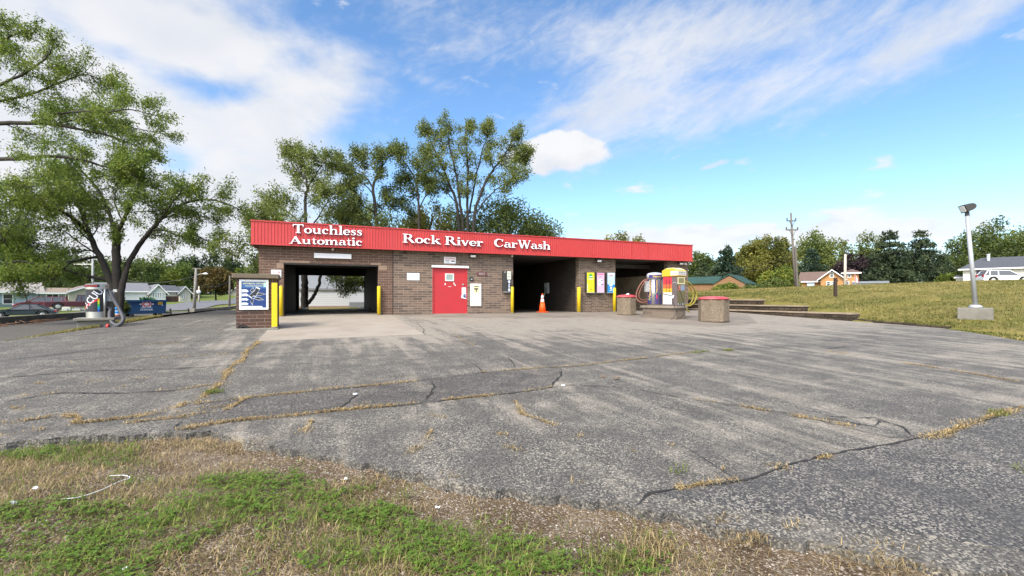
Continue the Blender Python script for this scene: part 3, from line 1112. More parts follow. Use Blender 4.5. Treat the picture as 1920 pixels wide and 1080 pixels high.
X3 = cx + nrg.uniform(-1.1, .35, N1) * wd
Z3 = np.maximum(Tn(X3, Y3), -9) - .02
P3_ = np.stack([X3, Y3, Z3], -1)
o = quads('strip_grass', blades(P3_, .10, .016, 1.0), MAT['lawn_blades'], tint=np.clip(nrg.normal(.55, .25, N1), 0, 1))
tag(o, 'thin strip of yellow grass between the lot and the side lane', 'grass', kind='stuff')
# shaggy tufts on the broken asphalt edge
rt = []
for u, v, s, n in ((1215, 1015, .09, 220), (1240, 1030, .1, 240), (1640, 1036, .12, 260), (1690, 1046, .08, 120), (1495, 985, .05, 60), (1420, 1003, .04, 60), (1350, 975, .06, 120), (480, 826, .08, 140), (850, 895, .06, 60), (1085, 905, .05, 60), (1380, 1010, .06, 100)):
    c = lot(u, v)
    q = np.array(c)[None] + nrg.normal(0, s, (n, 3)) * np.array([1, .6, 0])
    q[:, 2] = -DROP * (1 - q[:, 1] / Y0) - .03
    rt.append(q)
P = np.concatenate(rt)
o = quads('edge_tufts', blades(P, .06, .005, 1.3), MAT['verge_straw'], tint=np.clip(nrg.normal(.35, .25, len(P)), 0, 1))
tag(o, 'shaggy olive and straw tufts growing along the broken asphalt edge', 'weeds', kind='stuff')
# ------------------------------------------------------------------ the car wash
MAT['brick_dark'] = brick('dark_brown_brick', (0.122, 0.069, 0.051), (0.170, 0.104, 0.077), (0.36, 0.255, 0.18), stain=(0.11, 0.085, 0.065), amt=0.3)
MAT['brick_tan'] = brick('tan_brown_brick', (0.24, 0.165, 0.122), (0.105, 0.079, 0.067), (0.43, 0.335, 0.245), stain=(0.16, 0.125, 0.10), amt=0.25)
MAT['brick_small'] = brick('small_brown_brick', (0.205, 0.140, 0.098), (0.088, 0.064, 0.051), (0.38, 0.295, 0.215), bw=0.26, bh=0.085, ms=.007, stain=(0.17, 0.135, 0.10), amt=0.35)
MAT['brick_pillar'] = brick('pillar_brick', (0.115, 0.062, 0.046), (0.085, 0.052, 0.042), (0.26, 0.20, 0.16), bw=0.40, bh=0.105, stain=(0.15, 0.12, 0.10), amt=0.25)
MAT['block_tan'] = brick('island_block', (0.21, 0.165, 0.125), (0.15, 0.115, 0.088), (0.25, 0.205, 0.16), bw=0.36, bh=0.14, ms=.006, stain=(0.10, 0.08, 0.06), amt=0.4)
MAT['lintel'] = plain('tan_lintel_block', (0.25, 0.17, 0.12), 0.9, 0.2, 5, bump=0.3)
def red_sheet():
    q = NT('red_metal')
    o = q.coord()
    sx = q.n('ShaderNodeSeparateXYZ')
    q.l(o, sx.inputs[0])
    pan = q.n('ShaderNodeTexWhiteNoise', noise_dimensions='1D')
    q.l(q.math('FLOOR', q.math('DIVIDE', sx.outputs[0], 0.92)), pan.inputs['W'])
    st = q.noise(q.coord('Object', (5.5, 5.5, .25)), 1.6, 5, .65)
    bl = q.noise(o, .55, 5, .6)
    c = q.mix(q.math('MULTIPLY', pan.outputs[0], .35), (0.43, 0.040, 0.037), (0.385, 0.037, 0.036))
    c = q.mix(q.math('MULTIPLY', q.step(bl, .42, .68), .4), c, (0.46, 0.055, 0.058))
    c = q.mix(q.math('MULTIPLY', q.step(st, .54, .74), .38), c, (0.22, 0.035, 0.035))
    return q.done(c, q.math('ADD', q.math('MULTIPLY', bl, .3), .3), 0, .4)


MAT['red_metal'] = red_sheet()
MAT['red_door'] = plain('red_door_paint', (0.43, 0.030, 0.036), 0.4, 0.10, 1.5, dirt=(0.33, 0.035, 0.035), dirt_amt=.5, ds=2.2)
MAT['white'] = plain('white_paint', (0.78, 0.78, 0.77), 0.5, 0.05, 3)
MAT['letter'] = plain('white_letter', (0.84, 0.85, 0.86), 0.4, 0.04, 3)
MAT['letter_side'] = plain('letter_side', (0.20, 0.16, 0.16), 0.5)
MAT['offwhite'] = plain('off_white_panel', (0.66, 0.64, 0.58), 0.5, 0.08, 4, dirt=(0.4, 0.36, 0.28), dirt_amt=0.3)
MAT['dark'] = plain('dark_void', (0.012, 0.012, 0.012), 0.8, 0.3, 2)
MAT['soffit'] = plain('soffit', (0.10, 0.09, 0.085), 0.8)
MAT['bay_wall'] = brick('bay_brick', (0.055, 0.042, 0.032), (0.040, 0.031, 0.025), (0.075, 0.06, 0.048), stain=(0.02, 0.018, 0.016), amt=0.6)  # bricks coloured darker than the outer walls for the bays' inner shade
MAT['bay_dark'] = plain('shaded_bay_panel', (0.030, 0.025, 0.020), 0.7, 0.3, 2, dirt=(0.010, 0.009, 0.008), dirt_amt=0.8)  # near-black colour stands in for the deep shade inside the bays
MAT['bay_tan'] = plain('bay_tan_panel', (0.34, 0.27, 0.185), 0.7, 0.2, 1, dirt=(0.16, 0.05, 0.04), dirt_amt=0.5)
MAT['yellow'] = plain('yellow_paint', (0.66, 0.46, 0.012), 0.45, 0.08, 3, dirt=(0.5, 0.34, 0.03), dirt_amt=0.4)
MAT['steel'] = plain('brushed_steel', (0.50, 0.48, 0.44), 0.35, 0.12, 4, metal=0.75)
MAT['darkmetal'] = plain('dark_metal', (0.055, 0.05, 0.045), 0.5, 0.2, 4, metal=0.3)
MAT['black'] = plain('black_rubber', (0.018, 0.018, 0.018), 0.6, 0.2, 5)
MAT['glass'] = plain('window_glass', (0.03, 0.035, 0.04), 0.08, 0.1, 1, spec=0.8)
MAT['pane'] = plain('dusty_pane', (0.26, 0.32, 0.29), 0.25, 0.1, 4, spec=0.6)
MAT['roof'] = plain('flat_roof', (0.12, 0.12, 0.12), 0.9)

YB = 30.4
ZT = 2.79                                   # underside of the fascia
xe = {k: wx(u) for k, u in dict(l=485, b1l=532, b1r=709.5, cj=737, b2l=962, b2r=1085, b3l=1154, b3r=1252, r=1290).items()}
zb1 = wz(532, 492.8)
bld = thing('car_wash_building', 'long brown brick car wash with open bays under a red metal fascia', 'car wash', (0, 0, 0))
TH = 0.3
ZW = 3.2
mb = MB()
mb.box(xe['l'], xe['b1l'], Y0, Y0 + TH, -.2, zb1)
mb.box(xe['b1r'], xe['cj'] - .02, Y0, Y0 + TH, -.2, zb1)
mb.box(xe['l'], xe['cj'] - .02, Y0, Y0 + TH, zb1 + .002, ZW)
mb.build('brick_wall', MAT['brick_dark'], bld)
mb = MB()
xd0, xd1, zd = wx(811), wx(876), wz(843, 498)
mb.box(xe['cj'] + .02, xd0, Y0 + .003, Y0 + TH, -.2, zd)
mb.box(xd1, xe['b2l'], Y0 + .003, Y0 + TH, -.2, zd)
mb.box(xe['cj'] + .02, xe['b2l'], Y0 + .003, Y0 + TH, zd + .002, ZW)
mb.build('brick_wall', MAT['brick_tan'], bld)
for a, b in (('b2r', 'b3l'), ('b3r', 'r')):
    mb = MB().box(xe[a], xe[b], Y0 + .003, Y0 + TH, -.2, ZW)
    mb.build('brick_pier', MAT['brick_small'], bld)
MB().box(xe['cj'] - .022, xe['cj'] + .022, Y0 + .03, Y0 + .06, -.1, ZW - .2).build('control_joint', MAT['black'], bld)
# lintel course and corner blocks of the automatic bay
zl = zb1 + .105
for a, b in ((xe['b1l'] - .16, xe['b1l'] + .95), (xe['b1r'] - .33, xe['b1r'] + .12)):
    MB().box(a, b, Y0 - .012, Y0 + .05, zb1 + .012, zl).build('lintel', MAT['lintel'], bld)
for a, b, c in ((xe['b1l'] - .26, xe['b1l'] - .004, .21), (xe['b1r'] + .004, xe['b1r'] + .36, .20)):
    MB().box(a, b, Y0 - .008, Y0 + .05, zb1 - c, zb1 - .005).build('corner_block', MAT['lintel'], bld)
MB().box(xe['b1l'], xe['b1r'], Y0 + .02, Y0 + TH, zb1 - .05, zb1 - .001).build('steel_lintel', MAT['darkmetal'], bld)
# side, rear and partition walls; the automatic bay runs right through
xs1, xs2 = -1.72, 2.32
mb = MB()
mb.box(xe['l'] + .001, xs1, Y0 + TH + .002, YB, -.2, ZW)
mb.build('side_wall', MAT['brick_dark'], bld)
MB().box(xe['r'] - .3, xe['r'] - .001, Y0 + TH + .002, YB, -.2, ZW).build('side_wall', MAT['brick_small'], bld)
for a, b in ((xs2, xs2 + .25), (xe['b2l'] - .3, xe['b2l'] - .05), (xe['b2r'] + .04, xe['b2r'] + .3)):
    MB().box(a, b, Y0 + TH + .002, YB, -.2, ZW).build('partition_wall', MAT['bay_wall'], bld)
zr1 = wz(620, 517, YB)
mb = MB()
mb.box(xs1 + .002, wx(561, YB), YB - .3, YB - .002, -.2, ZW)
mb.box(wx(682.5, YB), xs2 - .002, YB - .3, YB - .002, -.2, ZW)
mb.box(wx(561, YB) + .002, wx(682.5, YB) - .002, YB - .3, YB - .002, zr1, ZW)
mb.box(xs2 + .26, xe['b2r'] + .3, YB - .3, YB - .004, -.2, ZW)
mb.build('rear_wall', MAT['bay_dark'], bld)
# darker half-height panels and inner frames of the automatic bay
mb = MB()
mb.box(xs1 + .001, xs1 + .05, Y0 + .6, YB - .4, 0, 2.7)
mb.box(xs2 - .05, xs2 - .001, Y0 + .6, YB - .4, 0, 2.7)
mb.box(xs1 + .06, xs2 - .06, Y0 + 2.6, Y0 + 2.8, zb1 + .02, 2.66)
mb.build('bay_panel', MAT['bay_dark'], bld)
mb = MB()
mb.box(xe['b3r'] + .02, xe['b3r'] + .08, Y0 + TH + .05, YB, -.05, 2.06)
mb.build('tan_bay_panel', MAT['bay_tan'], bld)
MB().box(xe['b3r'] + .085, xe['b3r'] + .13, Y0 + TH + .05, YB, -.05, ZW - .2).build('bay_panel', MAT['bay_dark'], bld)
for y in (Y0 + 1.5, Y0 + 4.5, Y0 + 7.5):
    MB().box(xe['b3l'] + .1, xe['b3r'] - .02, y, y + .12, 2.45, 2.66).build('ceiling_joist', MAT['darkmetal'], bld)
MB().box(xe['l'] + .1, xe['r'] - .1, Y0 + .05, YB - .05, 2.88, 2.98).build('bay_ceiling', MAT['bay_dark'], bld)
MB().box(xs1 + .06, xs2 - .06, Y0 - .005, YB + .2, -.2, .012).build('bay_floor', MAT['pad'], bld)
MB().box(xe['b2l'] - .04, xe['b2r'] + .03, Y0 + .0, YB - .31, -.2, .012).build('bay_floor', plain('dark_floor', (0.075, 0.062, 0.048), 0.7, .3, 2), bld)  # floor colour darker than the pad outside
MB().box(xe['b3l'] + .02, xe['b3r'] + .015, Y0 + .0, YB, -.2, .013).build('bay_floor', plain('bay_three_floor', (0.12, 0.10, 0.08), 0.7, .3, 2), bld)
MB().box(xe['l'] - .1, xe['r'] + .1, Y0 - .1, YB + .1, ZW + .004, ZW + .2).build('roof', MAT['roof'], bld)
# fascia: ribbed sheet with returns, trims and a soffit
YF = Y0 - .35
fx0, fx1 = wx(471, YF), wx(1298.5, YF)
zt, zb = wz(471, 412, YF), 2.80


def ribbed(mb, p0, p1, z0, z1, pitch=.115, d=.016):
    a, b = Vector(p0), Vector(p1)
    L_ = (b - a).length
    t = (b - a).normalized()
    nrm = Vector((t.y, -t.x))
    prof = []
    s = 0
    while s < L_ - pitch:
        prof += [(s, 0), (s + pitch * .62, 0), (s + pitch * .70, d), (s + pitch * .92, d)]
        s += pitch
    prof.append((L_, 0))
    n = len(prof)
    vs = []
    for z in (z0, z1):
        for s, o_ in prof:
            q = a + t * s + nrm * o_
            vs.append((q.x, q.y, z))
    mb.add(vs, [(i, i + 1, i + 1 + n, i + n) for i in range(n - 1)])


mb = MB()
ribbed(mb, (fx0, YF), (fx1, YF), zb + .03, zt - .03)
ribbed(mb, (fx1, YF), (fx1, YB + .3), zb + .03, zt - .03)
ribbed(mb, (fx0, YB + .3), (fx0, YF), zb + .03, zt - .03)
ribbed(mb, (fx1, YB + .3), (fx0, YB + .3), zb + .03, zt - .03)
mb.build('fascia', MAT['red_metal'], bld)
mb = MB()
for z0, z1 in ((zb, zb + .04), (zt - .045, zt)):
    mb.box(fx0 - .03, fx1 + .03, YF - .034, YF + .03, z0, z1)
    mb.box(fx1 - .03, fx1 + .034, YF + .031, YB + .3, z0, z1)
    mb.box(fx0 - .034, fx0 + .03, YF + .031, YB + .3, z0, z1)
for x in (wx(1184, YF), wx(1215, YF)):
    mb.box(x - .008, x + .008, YF - .028, YF + .01, zb + .042, zt - .047)
mb.build('fascia_trim', MAT['red_metal'], bld)
MB().box(fx0 + .04, fx1 - .04, YF + .04, YB + .25, zb + .02, zb + .05).build('soffit', MAT['soffit'], bld)
MB().box(fx0 + .05, fx1 - .05, YF + .05, YB + .25, zt - .30, zt - .26).build('roof_deck', MAT['roof'], bld)
# ------------------------------------------------------------------ serif lettering, stroke by stroke
TK, TNN, SF = .175, .065, .055


def arc(cx, cy, rx, ry, a0, a1, n=14):
    return [(cx + rx * math.cos(R(a0 + (a1 - a0) * i / n)), cy + ry * math.sin(R(a0 + (a1 - a0) * i / n))) for i in range(n + 1)]


def arcw(a0, a1, thick, thin, n=14):
    return [thin + (thick - thin) * abs(math.cos(R(a0 + (a1 - a0) * i / n))) ** 1.3 for i in range(n + 1)]


def ser(x, y, w=.30):
    return ([(x - w / 2, y), (x + w / 2, y)], SF)


def stem(x, y0, y1, w=TK):
    return ([(x, y0), (x, y1)], w)


def disc(x, y, r):
    return ('disc', x, y, r)


GL = {
    'A': (.96, [([(.10, .02), (.45, .99)], .075), ([(.42, .99), (.80, .02)], .185), ([(.24, .33), (.66, .33)], .06), ser(.09, .028, .26), ser(.80, .028, .36)]),
    'C': (.90, [(arc(.47, .5, .36, .44, 42, 318, 22), [.05 + .14 * max(0, -math.cos(R(42 + 276 * i / 22))) ** .8 for i in range(23)]), ([(.74, .66), (.77, .93)], .06), ([(.66, .15), (.80, .30)], .05)]),
    'R': (.95, [stem(.20, .02, .98), ser(.19, .972, .36), ser(.20, .028, .40), ([(.2, .96), (.42, .96)] + arc(.44, .74, .20, .22, 90, -90, 12) + [(.42, .52), (.2, .52)], [.055, .055] + arcw(90, -90, .17, .05, 12) + [.05, .05]), ([(.46, .52), (.80, .03)], .18), ser(.86, .028, .2)]),
    'T': (.88, [stem(.43, .02, .98, .19), ([(.03, .962), (.83, .962)], .075), ([(.055, .97), (.035, .70)], [.09, .03]), ([(.805, .97), (.825, .70)], [.09, .03]), ser(.43, .028, .40)]),
    'W': (1.28, [([(.14, .98), (.42, .0)], .17), ([(.42, .0), (.64, .96)], .065), ([(.62, .98), (.90, .0)], .17), ([(.90, .0), (1.14, .98)], .065), ser(.13, .972, .32), ser(.60, .972, .34), ser(1.15, .972, .24)]),
    'a': (.66, [(arc(.27, .18, .19, .155, 70, 290, 14), [.06 + .09 * max(0, -math.cos(R(70 + 220 * i / 14))) for i in range(15)]), stem(.47, .05, .46, .155), ([(.28, .33), (.46, .38)], .05), ([(.47, .42)] + arc(.29, .45, .18, .15, 10, 165, 10), [.15] + [.12, .10, .08, .06, .05, .05, .06, .08, .10, .11, .10]), ([(.47, .08), (.56, .03), (.66, .06)], [.14, .08, .03])]),
    'c': (.58, [(arc(.32, .31, .23, .27, 48, 312, 18), [.05 + .13 * max(0, -math.cos(R(48 + 264 * i / 18))) for i in range(19)]), disc(.45, .47, .075)]),
    'e': (.62, [(arc(.32, .31, .235, .27, 0, 318, 20), [.06 + .11 * max(0, -math.cos(R(318 * i / 20))) + .05 * max(0, math.cos(R(318 * i / 20))) for i in range(21)]), ([(.12, .32), (.56, .32)], .05)]),
    'h': (.80, [stem(.17, .02, 1.0, .16), ([(.0, .97), (.17, .985)], .055), ser(.17, .028, .32), ([(.22, .44), (.34, .57), (.47, .59), (.56, .52), (.59, .40), (.59, .02)], [.05, .07, .10, .14, .16, .16]), ser(.60, .028, .32)]),
    'i': (.38, [stem(.18, .02, .62, .16), ([(.02, .59), (.18, .605)], .055), ser(.18, .028, .34), disc(.17, .86, .10)]),
    'k': (.78, [stem(.17, .02, 1.0, .16), ([(.0, .97), (.17, .985)], .055), ser(.17, .028, .32), ([(.24, .26), (.56, .58)], .06), ser(.56, .592, .28), ([(.36, .40), (.64, .03)], .17), ser(.68, .028, .24)]),
    'l': (.38, [stem(.18, .02, 1.0, .16), ([(.01, .97), (.18, .985)], .055), ser(.18, .028, .34)]),
    'm': (1.18, [stem(.17, .02, .62, .16), ([(.0, .59), (.17, .605)], .055), ser(.17, .028, .30), ([(.22, .44), (.33, .57), (.44, .59), (.53, .52), (.56, .40), (.56, .02)], [.05, .07, .10, .14, .16, .16]), ser(.56, .028, .28),
                 ([(.62, .44), (.73, .57), (.84, .59), (.93, .52), (.96, .40), (.96, .02)], [.05, .07, .10, .14, .16, .16]), ser(.98, .028, .30)]),
    'o': (.66, [(arc(.33, .31, .235, .275, 0, 360, 28), [.055 + .115 * abs(math.cos(R(360 * i / 28))) ** 1.2 for i in range(29)])]),
    'r': (.54, [stem(.17, .02, .62, .16), ([(.0, .59), (.17, .605)], .055), ser(.18, .028, .34), ([(.22, .42), (.32, .56), (.43, .57)], [.05, .08, .08]), disc(.45, .52, .085)]),
    's': (.52, [([(.43, .50), (.33, .585), (.20, .57), (.12, .49), (.15, .40), (.27, .33), (.39, .24), (.42, .14), (.34, .05), (.21, .03), (.08, .11)], [.05, .05, .07, .10, .13, .15, .14, .11, .07, .05, .05]), ([(.42, .57), (.42, .42)], [.05, .03]), ([(.08, .04), (.08, .20)], [.05, .03])]),
    't': (.44, [([(.19, .86), (.19, .12), (.27, .04), (.42, .08)], [.03, .16, .10, .04]), ([(.02, .595), (.40, .595)], .055)]),
    'u': (.80, [([(.17, .60), (.17, .20), (.22, .08), (.34, .04), (.46, .10), (.54, .20)], [.16, .16, .14, .09, .06, .05]), ([(.02, .592), (.17, .605)], .055), stem(.58, .02, .62, .16), ([(.44, .592), (.58, .605)], .055), ([(.58, .03), (.74, .03)], .055)]),
    'v': (.66, [([(.10, .60), (.34, .0)], .165), ([(.34, .0), (.54, .60)], .06), ser(.10, .592, .28), ser(.55, .592, .22)]),
    ' ': (.34, []),
}


def stroke_poly(path, w):
    n = len(path)
    if isinstance(w, (int, float)):
        w = [w] * n
    L_, R_ = [], []
    for i in range(n):
        a, b = path[max(i - 1, 0)], path[min(i + 1, n - 1)]
        dx, dy = b[0] - a[0], b[1] - a[1]
        l = math.hypot(dx, dy) or 1
        nx, ny = -dy / l, dx / l
        L_.append((path[i][0] + nx * w[i] / 2, path[i][1] + ny * w[i] / 2))
        R_.append((path[i][0] - nx * w[i] / 2, path[i][1] - ny * w[i] / 2))
    return L_, R_


def word(text, u0, u1, vb0, vt0, vb1, vt1, parent):
    """a word of raised letters on the fascia: pixel columns u0..u1, base and cap rows at both ends"""
    y = YF - .03
    x0, x1 = wx(u0, y), wx(u1, y)
    zb0, zt0, zb1_, zt1 = wz(u0, vb0, y), wz(u0, vt0, y), wz(u1, vb1, y), wz(u1, vt1, y)
    adv = sum(GL[c][0] for c in text) - .04
    sx = (x1 - x0) / adv
    mf, ms = MB(), MB()
    k = 0
    pen = 0.0
    for c in text:
        a, strokes = GL[c]

        def Q(p):
            f = (p[0] + pen) / adv
            z0 = zb0 + (zb1_ - zb0) * f
            h = (zt0 - zb0) + ((zt1 - zb1_) - (zt0 - zb0)) * f
            return x0 + (p[0] + pen) * sx, z0 + p[1] * h
        for s in strokes:
            k += 1
            yf = y - .055 - .0012 * (k % 9)
            if s[0] == 'disc':
                ring = [Q((s[1] + s[3] * math.cos(t * math.pi / 8), s[2] + s[3] * math.sin(t * math.pi / 8))) for t in range(16)]
                mf.add([(p[0], yf, p[1]) for p in ring], [tuple(range(16))])
                ms.add([(p[0], yf + .001, p[1]) for p in ring] + [(p[0], y, p[1]) for p in ring], [(i, (i + 1) % 16, (i + 1) % 16 + 16, i + 16) for i in range(16)])
                continue
            L_, R_ = stroke_poly(*s)
            L_, R_ = [Q(p) for p in L_], [Q(p) for p in R_]
            n = len(L_)
            mf.add([(p[0], yf, p[1]) for p in L_ + R_], [(i, i + n, i + n + 1, i + 1) for i in range(n - 1)])
            loop = L_ + R_[::-1]
            m_ = len(loop)
            ms.add([(p[0], yf + .001, p[1]) for p in loop] + [(p[0], y, p[1]) for p in loop], [(i, (i + 1) % m_, (i + 1) % m_ + m_, i + m_) for i in range(m_)])
        pen += a
    o = mf.build('lettering', MAT['letter'], parent)
    ms.build('letter_edge', MAT['letter_side'], o)
    return o


word('Touchless', 549, 678.5, 436.8, 420.5, 442.3, 425.5, bld)
word('Automatic', 543.5, 678.5, 456.8, 443.3, 461.2, 445.5, bld)
word('Rock', 754.3, 825, 454.6, 438.3, 458.2, 442.4, bld)
word('River', 833.5, 904, 458.7, 443.0, 462.3, 447.0, bld)
word('Car', 925.5, 968.5, 463.0, 447.2, 465.1, 449.9, bld)
word('Wash', 970, 1031, 465.2, 450.0, 468.2, 453.5, bld)

# the wide red door
dx0, dx1 = xd0 + .012, xd1 - .012
door = MB().box(dx0, dx1, Y0 + .035, Y0 + .085, .02, zd - .11).build('door', MAT['red_door'], bld, bevel=.006)
for a, b in ((xd0, dx0 + .03), (dx1 - .03, xd1)):
    MB().box(a, b, Y0 - .006, Y0 + .034, .0, zd - .10).build('door_jamb', MAT['red_door'], door)
MB().prism([(Y0 - .10, zd - .10), (Y0 + .03, zd - .10), (Y0 + .03, zd + .0), (Y0 - .02, zd + .0), (Y0 - .10, zd - .05)], 'yz', xd0 - .04, xd1 + .05).build('drip_cap', MAT['white'], door)
MB().box(xd0, xd1, Y0 - .09, Y0 + .1, -.05, .018).build('threshold', MAT['pad'], door)
wa, wb, wza, wzb = wx(834.8), wx(851.3), wz(843, 527), wz(843, 512.7)
mb = MB()
for a, b, c, d in ((wa, wb, wza, wza + .05), (wa, wb, wzb - .05, wzb), (wa, wa + .055, wza + .051, wzb - .051), (wb - .055, wb, wza + .051, wzb - .051)):
    mb.box(a, b, Y0 + .005, Y0 + .034, c, d)
w_ = mb.build('window_frame', MAT['offwhite'], door)
MB().box(wa + .056, wb - .056, Y0 + .02, Y0 + .03, wza + .052, wzb - .052).build('window_pane', MAT['pane'], door)
for z in (.25, 1.0, 1.72):
    MB().box(dx0 + .032, dx0 + .075, Y0 + .012, Y0 + .033, z, z + .12).build('hinge', MAT['red_door'], door)
xk = wx(868.5)
MB().lathe([(.045, 0), (.05, .01), (.04, .03), (.0, .035)], sides=14).build('door_lock', MAT['steel'], door, loc=(xk, Y0 + .03, wz(868, 533.5))).rotation_euler = (R(90), 0, 0)
for u, v, w, h in ((835, 532.7, .05, .09), (851.5, 531.5, .05, .08), (853.5, 534.5, .05, .07), (843.5, 537.3, .14, .02)):
    MB().box(wx(u) - w / 2, wx(u) + w / 2, Y0 + .027, Y0 + .033, wz(u, v) - h / 2, wz(u, v) + h / 2).build('peeled_tape', MAT['offwhite'], door)


# ------------------------------------------------------------------ flat lettering helper (Blender's built-in face)
def text_faces(s, w, h, bold=.0):
    cu = bpy.data.curves.new('t', 'FONT')
    cu.body = s
    cu.size = 1.0
    cu.align_x, cu.align_y = 'CENTER', 'CENTER'
    cu.resolution_u = 3
    cu.offset = bold
    ob = bpy.data.objects.new('t', cu)
    COL.objects.link(ob)
    bpy.context.view_layer.update()
    dg = bpy.context.evaluated_depsgraph_get()
    me = bpy.data.meshes.new_from_object(ob.evaluated_get(dg))
    vs = [tuple(v.co) for v in me.vertices]
    fs = [tuple(p.vertices) for p in me.polygons]
    bpy.data.objects.remove(ob)
    bpy.data.curves.remove(cu)
    bpy.data.meshes.remove(me)
    xs_, ys_ = [v[0] for v in vs], [v[1] for v in vs]
    cx, cy = (min(xs_) + max(xs_)) / 2, (min(ys_) + max(ys_)) / 2
    kx, ky = w / (max(xs_) - min(xs_)), h / (max(ys_) - min(ys_))
    return [((v[0] - cx) * kx, (v[1] - cy) * ky) for v in vs], fs


def put_text(mb, s, cx, y, cz, w, h, rot=0, bold=.01, map3=None):
    v2, fs = text_faces(s, w, h, bold)
    c, s_ = math.cos(R(rot)), math.sin(R(rot))
    v2 = [(a * c - b * s_, a * s_ + b * c) for a, b in v2]
    if map3 is None:
        mb.add([(cx + a, y, cz + b) for a, b in v2], fs)
    else:
        mb.add([map3(cx + a, cz + b) for a, b in v2], fs)


COLR = {}


def paint(name, col, rough=.5):
    if name not in COLR:
        COLR[name] = plain(name, col, rough, .06, 4)
    return COLR[name]


RED = paint('sign_red', (0.55, 0.03, 0.035))
NAVY = paint('sign_navy', (0.028, 0.05, 0.16))
INK = paint('sign_ink', (0.03, 0.03, 0.035))
GREY = paint('sign_grey', (0.33, 0.33, 0.33))

# ------------------------------------------------------------------ signs and fittings on the front wall


def wall_box(name, label, cat, u0, u1, v0, v1, depth, m, y=Y0, gap=.004, bevel=.004, group=None):
    x0, x1 = wx(u0, y), wx(u1, y)
    um = (u0 + u1) / 2
    z1, z0 = wz(um, v0, y), wz(um, v1, y)
    t = thing(name, label, cat, ((x0 + x1) / 2, y - gap, z0), group=group)
    hw, h = (x1 - x0) / 2, z1 - z0
    return t, hw, h


t, hw, h = wall_box('warning_sign', 'white warning sign with red heading and black car mark above the red door', 'sign', 832.5, 854.5, 481.8, 494, .02, MAT['white'])
p = MB().box(-hw, hw, -.012, 0, 0, h).build('panel', MAT['white'], t, bevel=.004)
mb = MB()
put_text(mb, 'WARNING', 0, -.0135, h * .74, hw * 1.75, h * .26, bold=.02)
mb.build('lettering', RED, t)
mb = MB()
mb.add([(x * hw, -.0135, z * h) for x, z in ((.1, .28), (.25, .40), (.42, .46), (.62, .46), (.82, .40), (.88, .28))], [(0, 1, 2, 3, 4, 5)])
for a, b, z in ((-.8, -.05, .46), (-.8, -.15, .34), (-.6, -.1, .16)):
    mb.add([(a * hw, -.0135, z * h), (b * hw, -.0135, z * h), (b * hw, -.0135, (z + .05) * h), (a * hw, -.0135, (z + .05) * h)], [(0, 1, 2, 3)])
mb.build('lettering', INK, t)

t, hw, h = wall_box('notice_sign', 'small white notice with faint grey lines on the brick left of the red door', 'sign', 763, 786.5, 512, 525.5, .02, MAT['white'])
MB().box(-hw, hw, -.012, 0, 0, h).build('panel', paint('notice_white', (0.62, 0.64, 0.66)), t, bevel=.01)
mb = MB()
for z, a in ((.72, .62), (.48, .75), (.24, .45)):
    x = -a
    while x < a - .05:
        w = rnd.uniform(.08, .2)
        mb.add([(x * hw, -.0135, z * h), ((x + w) * hw, -.0135, z * h), ((x + w) * hw, -.0135, (z + .085) * h), (x * hw, -.0135, (z + .085) * h)], [(0, 1, 2, 3)])
        x += w + .06
mb.build('lettering', paint('faded_ink', (0.30, 0.31, 0.33)), t)

t, hw, h = wall_box('tube_light', 'long white tube light fitting on the brick above the automatic bay', 'light', 589.5, 658, 475.7, 485, .1, MAT['white'])
MB().box(-hw, hw, -.03, 0, h * .62, h * .98).build('housing', MAT['white'], t)
MB().box(-hw, hw, -.11, -.031, 0, h).build('diffuser', paint('diffuser', (0.72, 0.70, 0.70)), t, bevel=.02)
for a, b in ((-hw - .012, -hw + .02), (hw - .02, hw + .012)):
    MB().box(a, b, -.114, -.0, -.004, h + .004).build('end_cap', MAT['offwhite'], t)


def flood(u, v, label):
    x, z = wx(u), wz(u, v)
    t = thing('flood_light', label, 'flood light', (x, Y0, z), group='flood lights under the fascia')
    MB().box(-.06, .06, -.05, 0, .02, .14).build('mounting_box', MAT['darkmetal'], t)
    MB().prism([(-.05, .02), (-.05, .10), (-.20, .13), (-.26, .03), (-.2, -.06)], 'yz', -.15, .15).build('housing', MAT['darkmetal'], t, bevel=.01)
    MB().prism([(-.262, .03), (-.205, -.055), (-.213, -.062), (-.272, .024)], 'yz', -.12, .12).build('lens', paint('lamp_lens', (0.80, 0.80, 0.76)), t)
    return t


flood(884.5, 480.5, 'dark flood light with pale lens right of the warning sign over the door')
flood(1119.5, 489.5, 'dark flood light with pale lens above the three vending boxes')
flood(1272.5, 494.5, 'dark flood light with pale lens on the narrow end pier')
for u, v, lab in ((758, 474, 'small dark dome camera under the fascia left of the red door'), (624, 466.5, 'small pale camera under the fascia above the tube light'), (959, 479.5, 'small pale camera at the top left corner of the middle bay')):
    t = thing('security_camera', lab, 'camera', (wx(u), Y0 - .08, 2.80))
    col = MAT['darkmetal'] if u == 758 else MAT['offwhite']
    MB().box(-.04, .04, -.04, .06, -.02, 0.01).build('mount', col, t)
    MB().lathe([(.0, -.10), (.035, -.09), (.05, -.06), (.052, -.021)], sides=14).build('dome', col, t, smooth=True)
t = thing('twin_spotlight', 'pair of small white spot lamps at the right end of the fascia', 'spot light', (wx(1287), Y0 - .02, 2.66))
MB().box(-.05, .05, 0, .04, -.05, .05).build('mount', MAT['offwhite'], t)
for s in (-1, 1):
    q = MB().lathe([(.03, 0), (.05, .03), (.075, .12), (.06, .13)], sides=14).build('lamp_head', MAT['white'], t, smooth=True, loc=(s * .14, -.02, .0))
    q.rotation_euler = (R(70), 0, s * R(35))

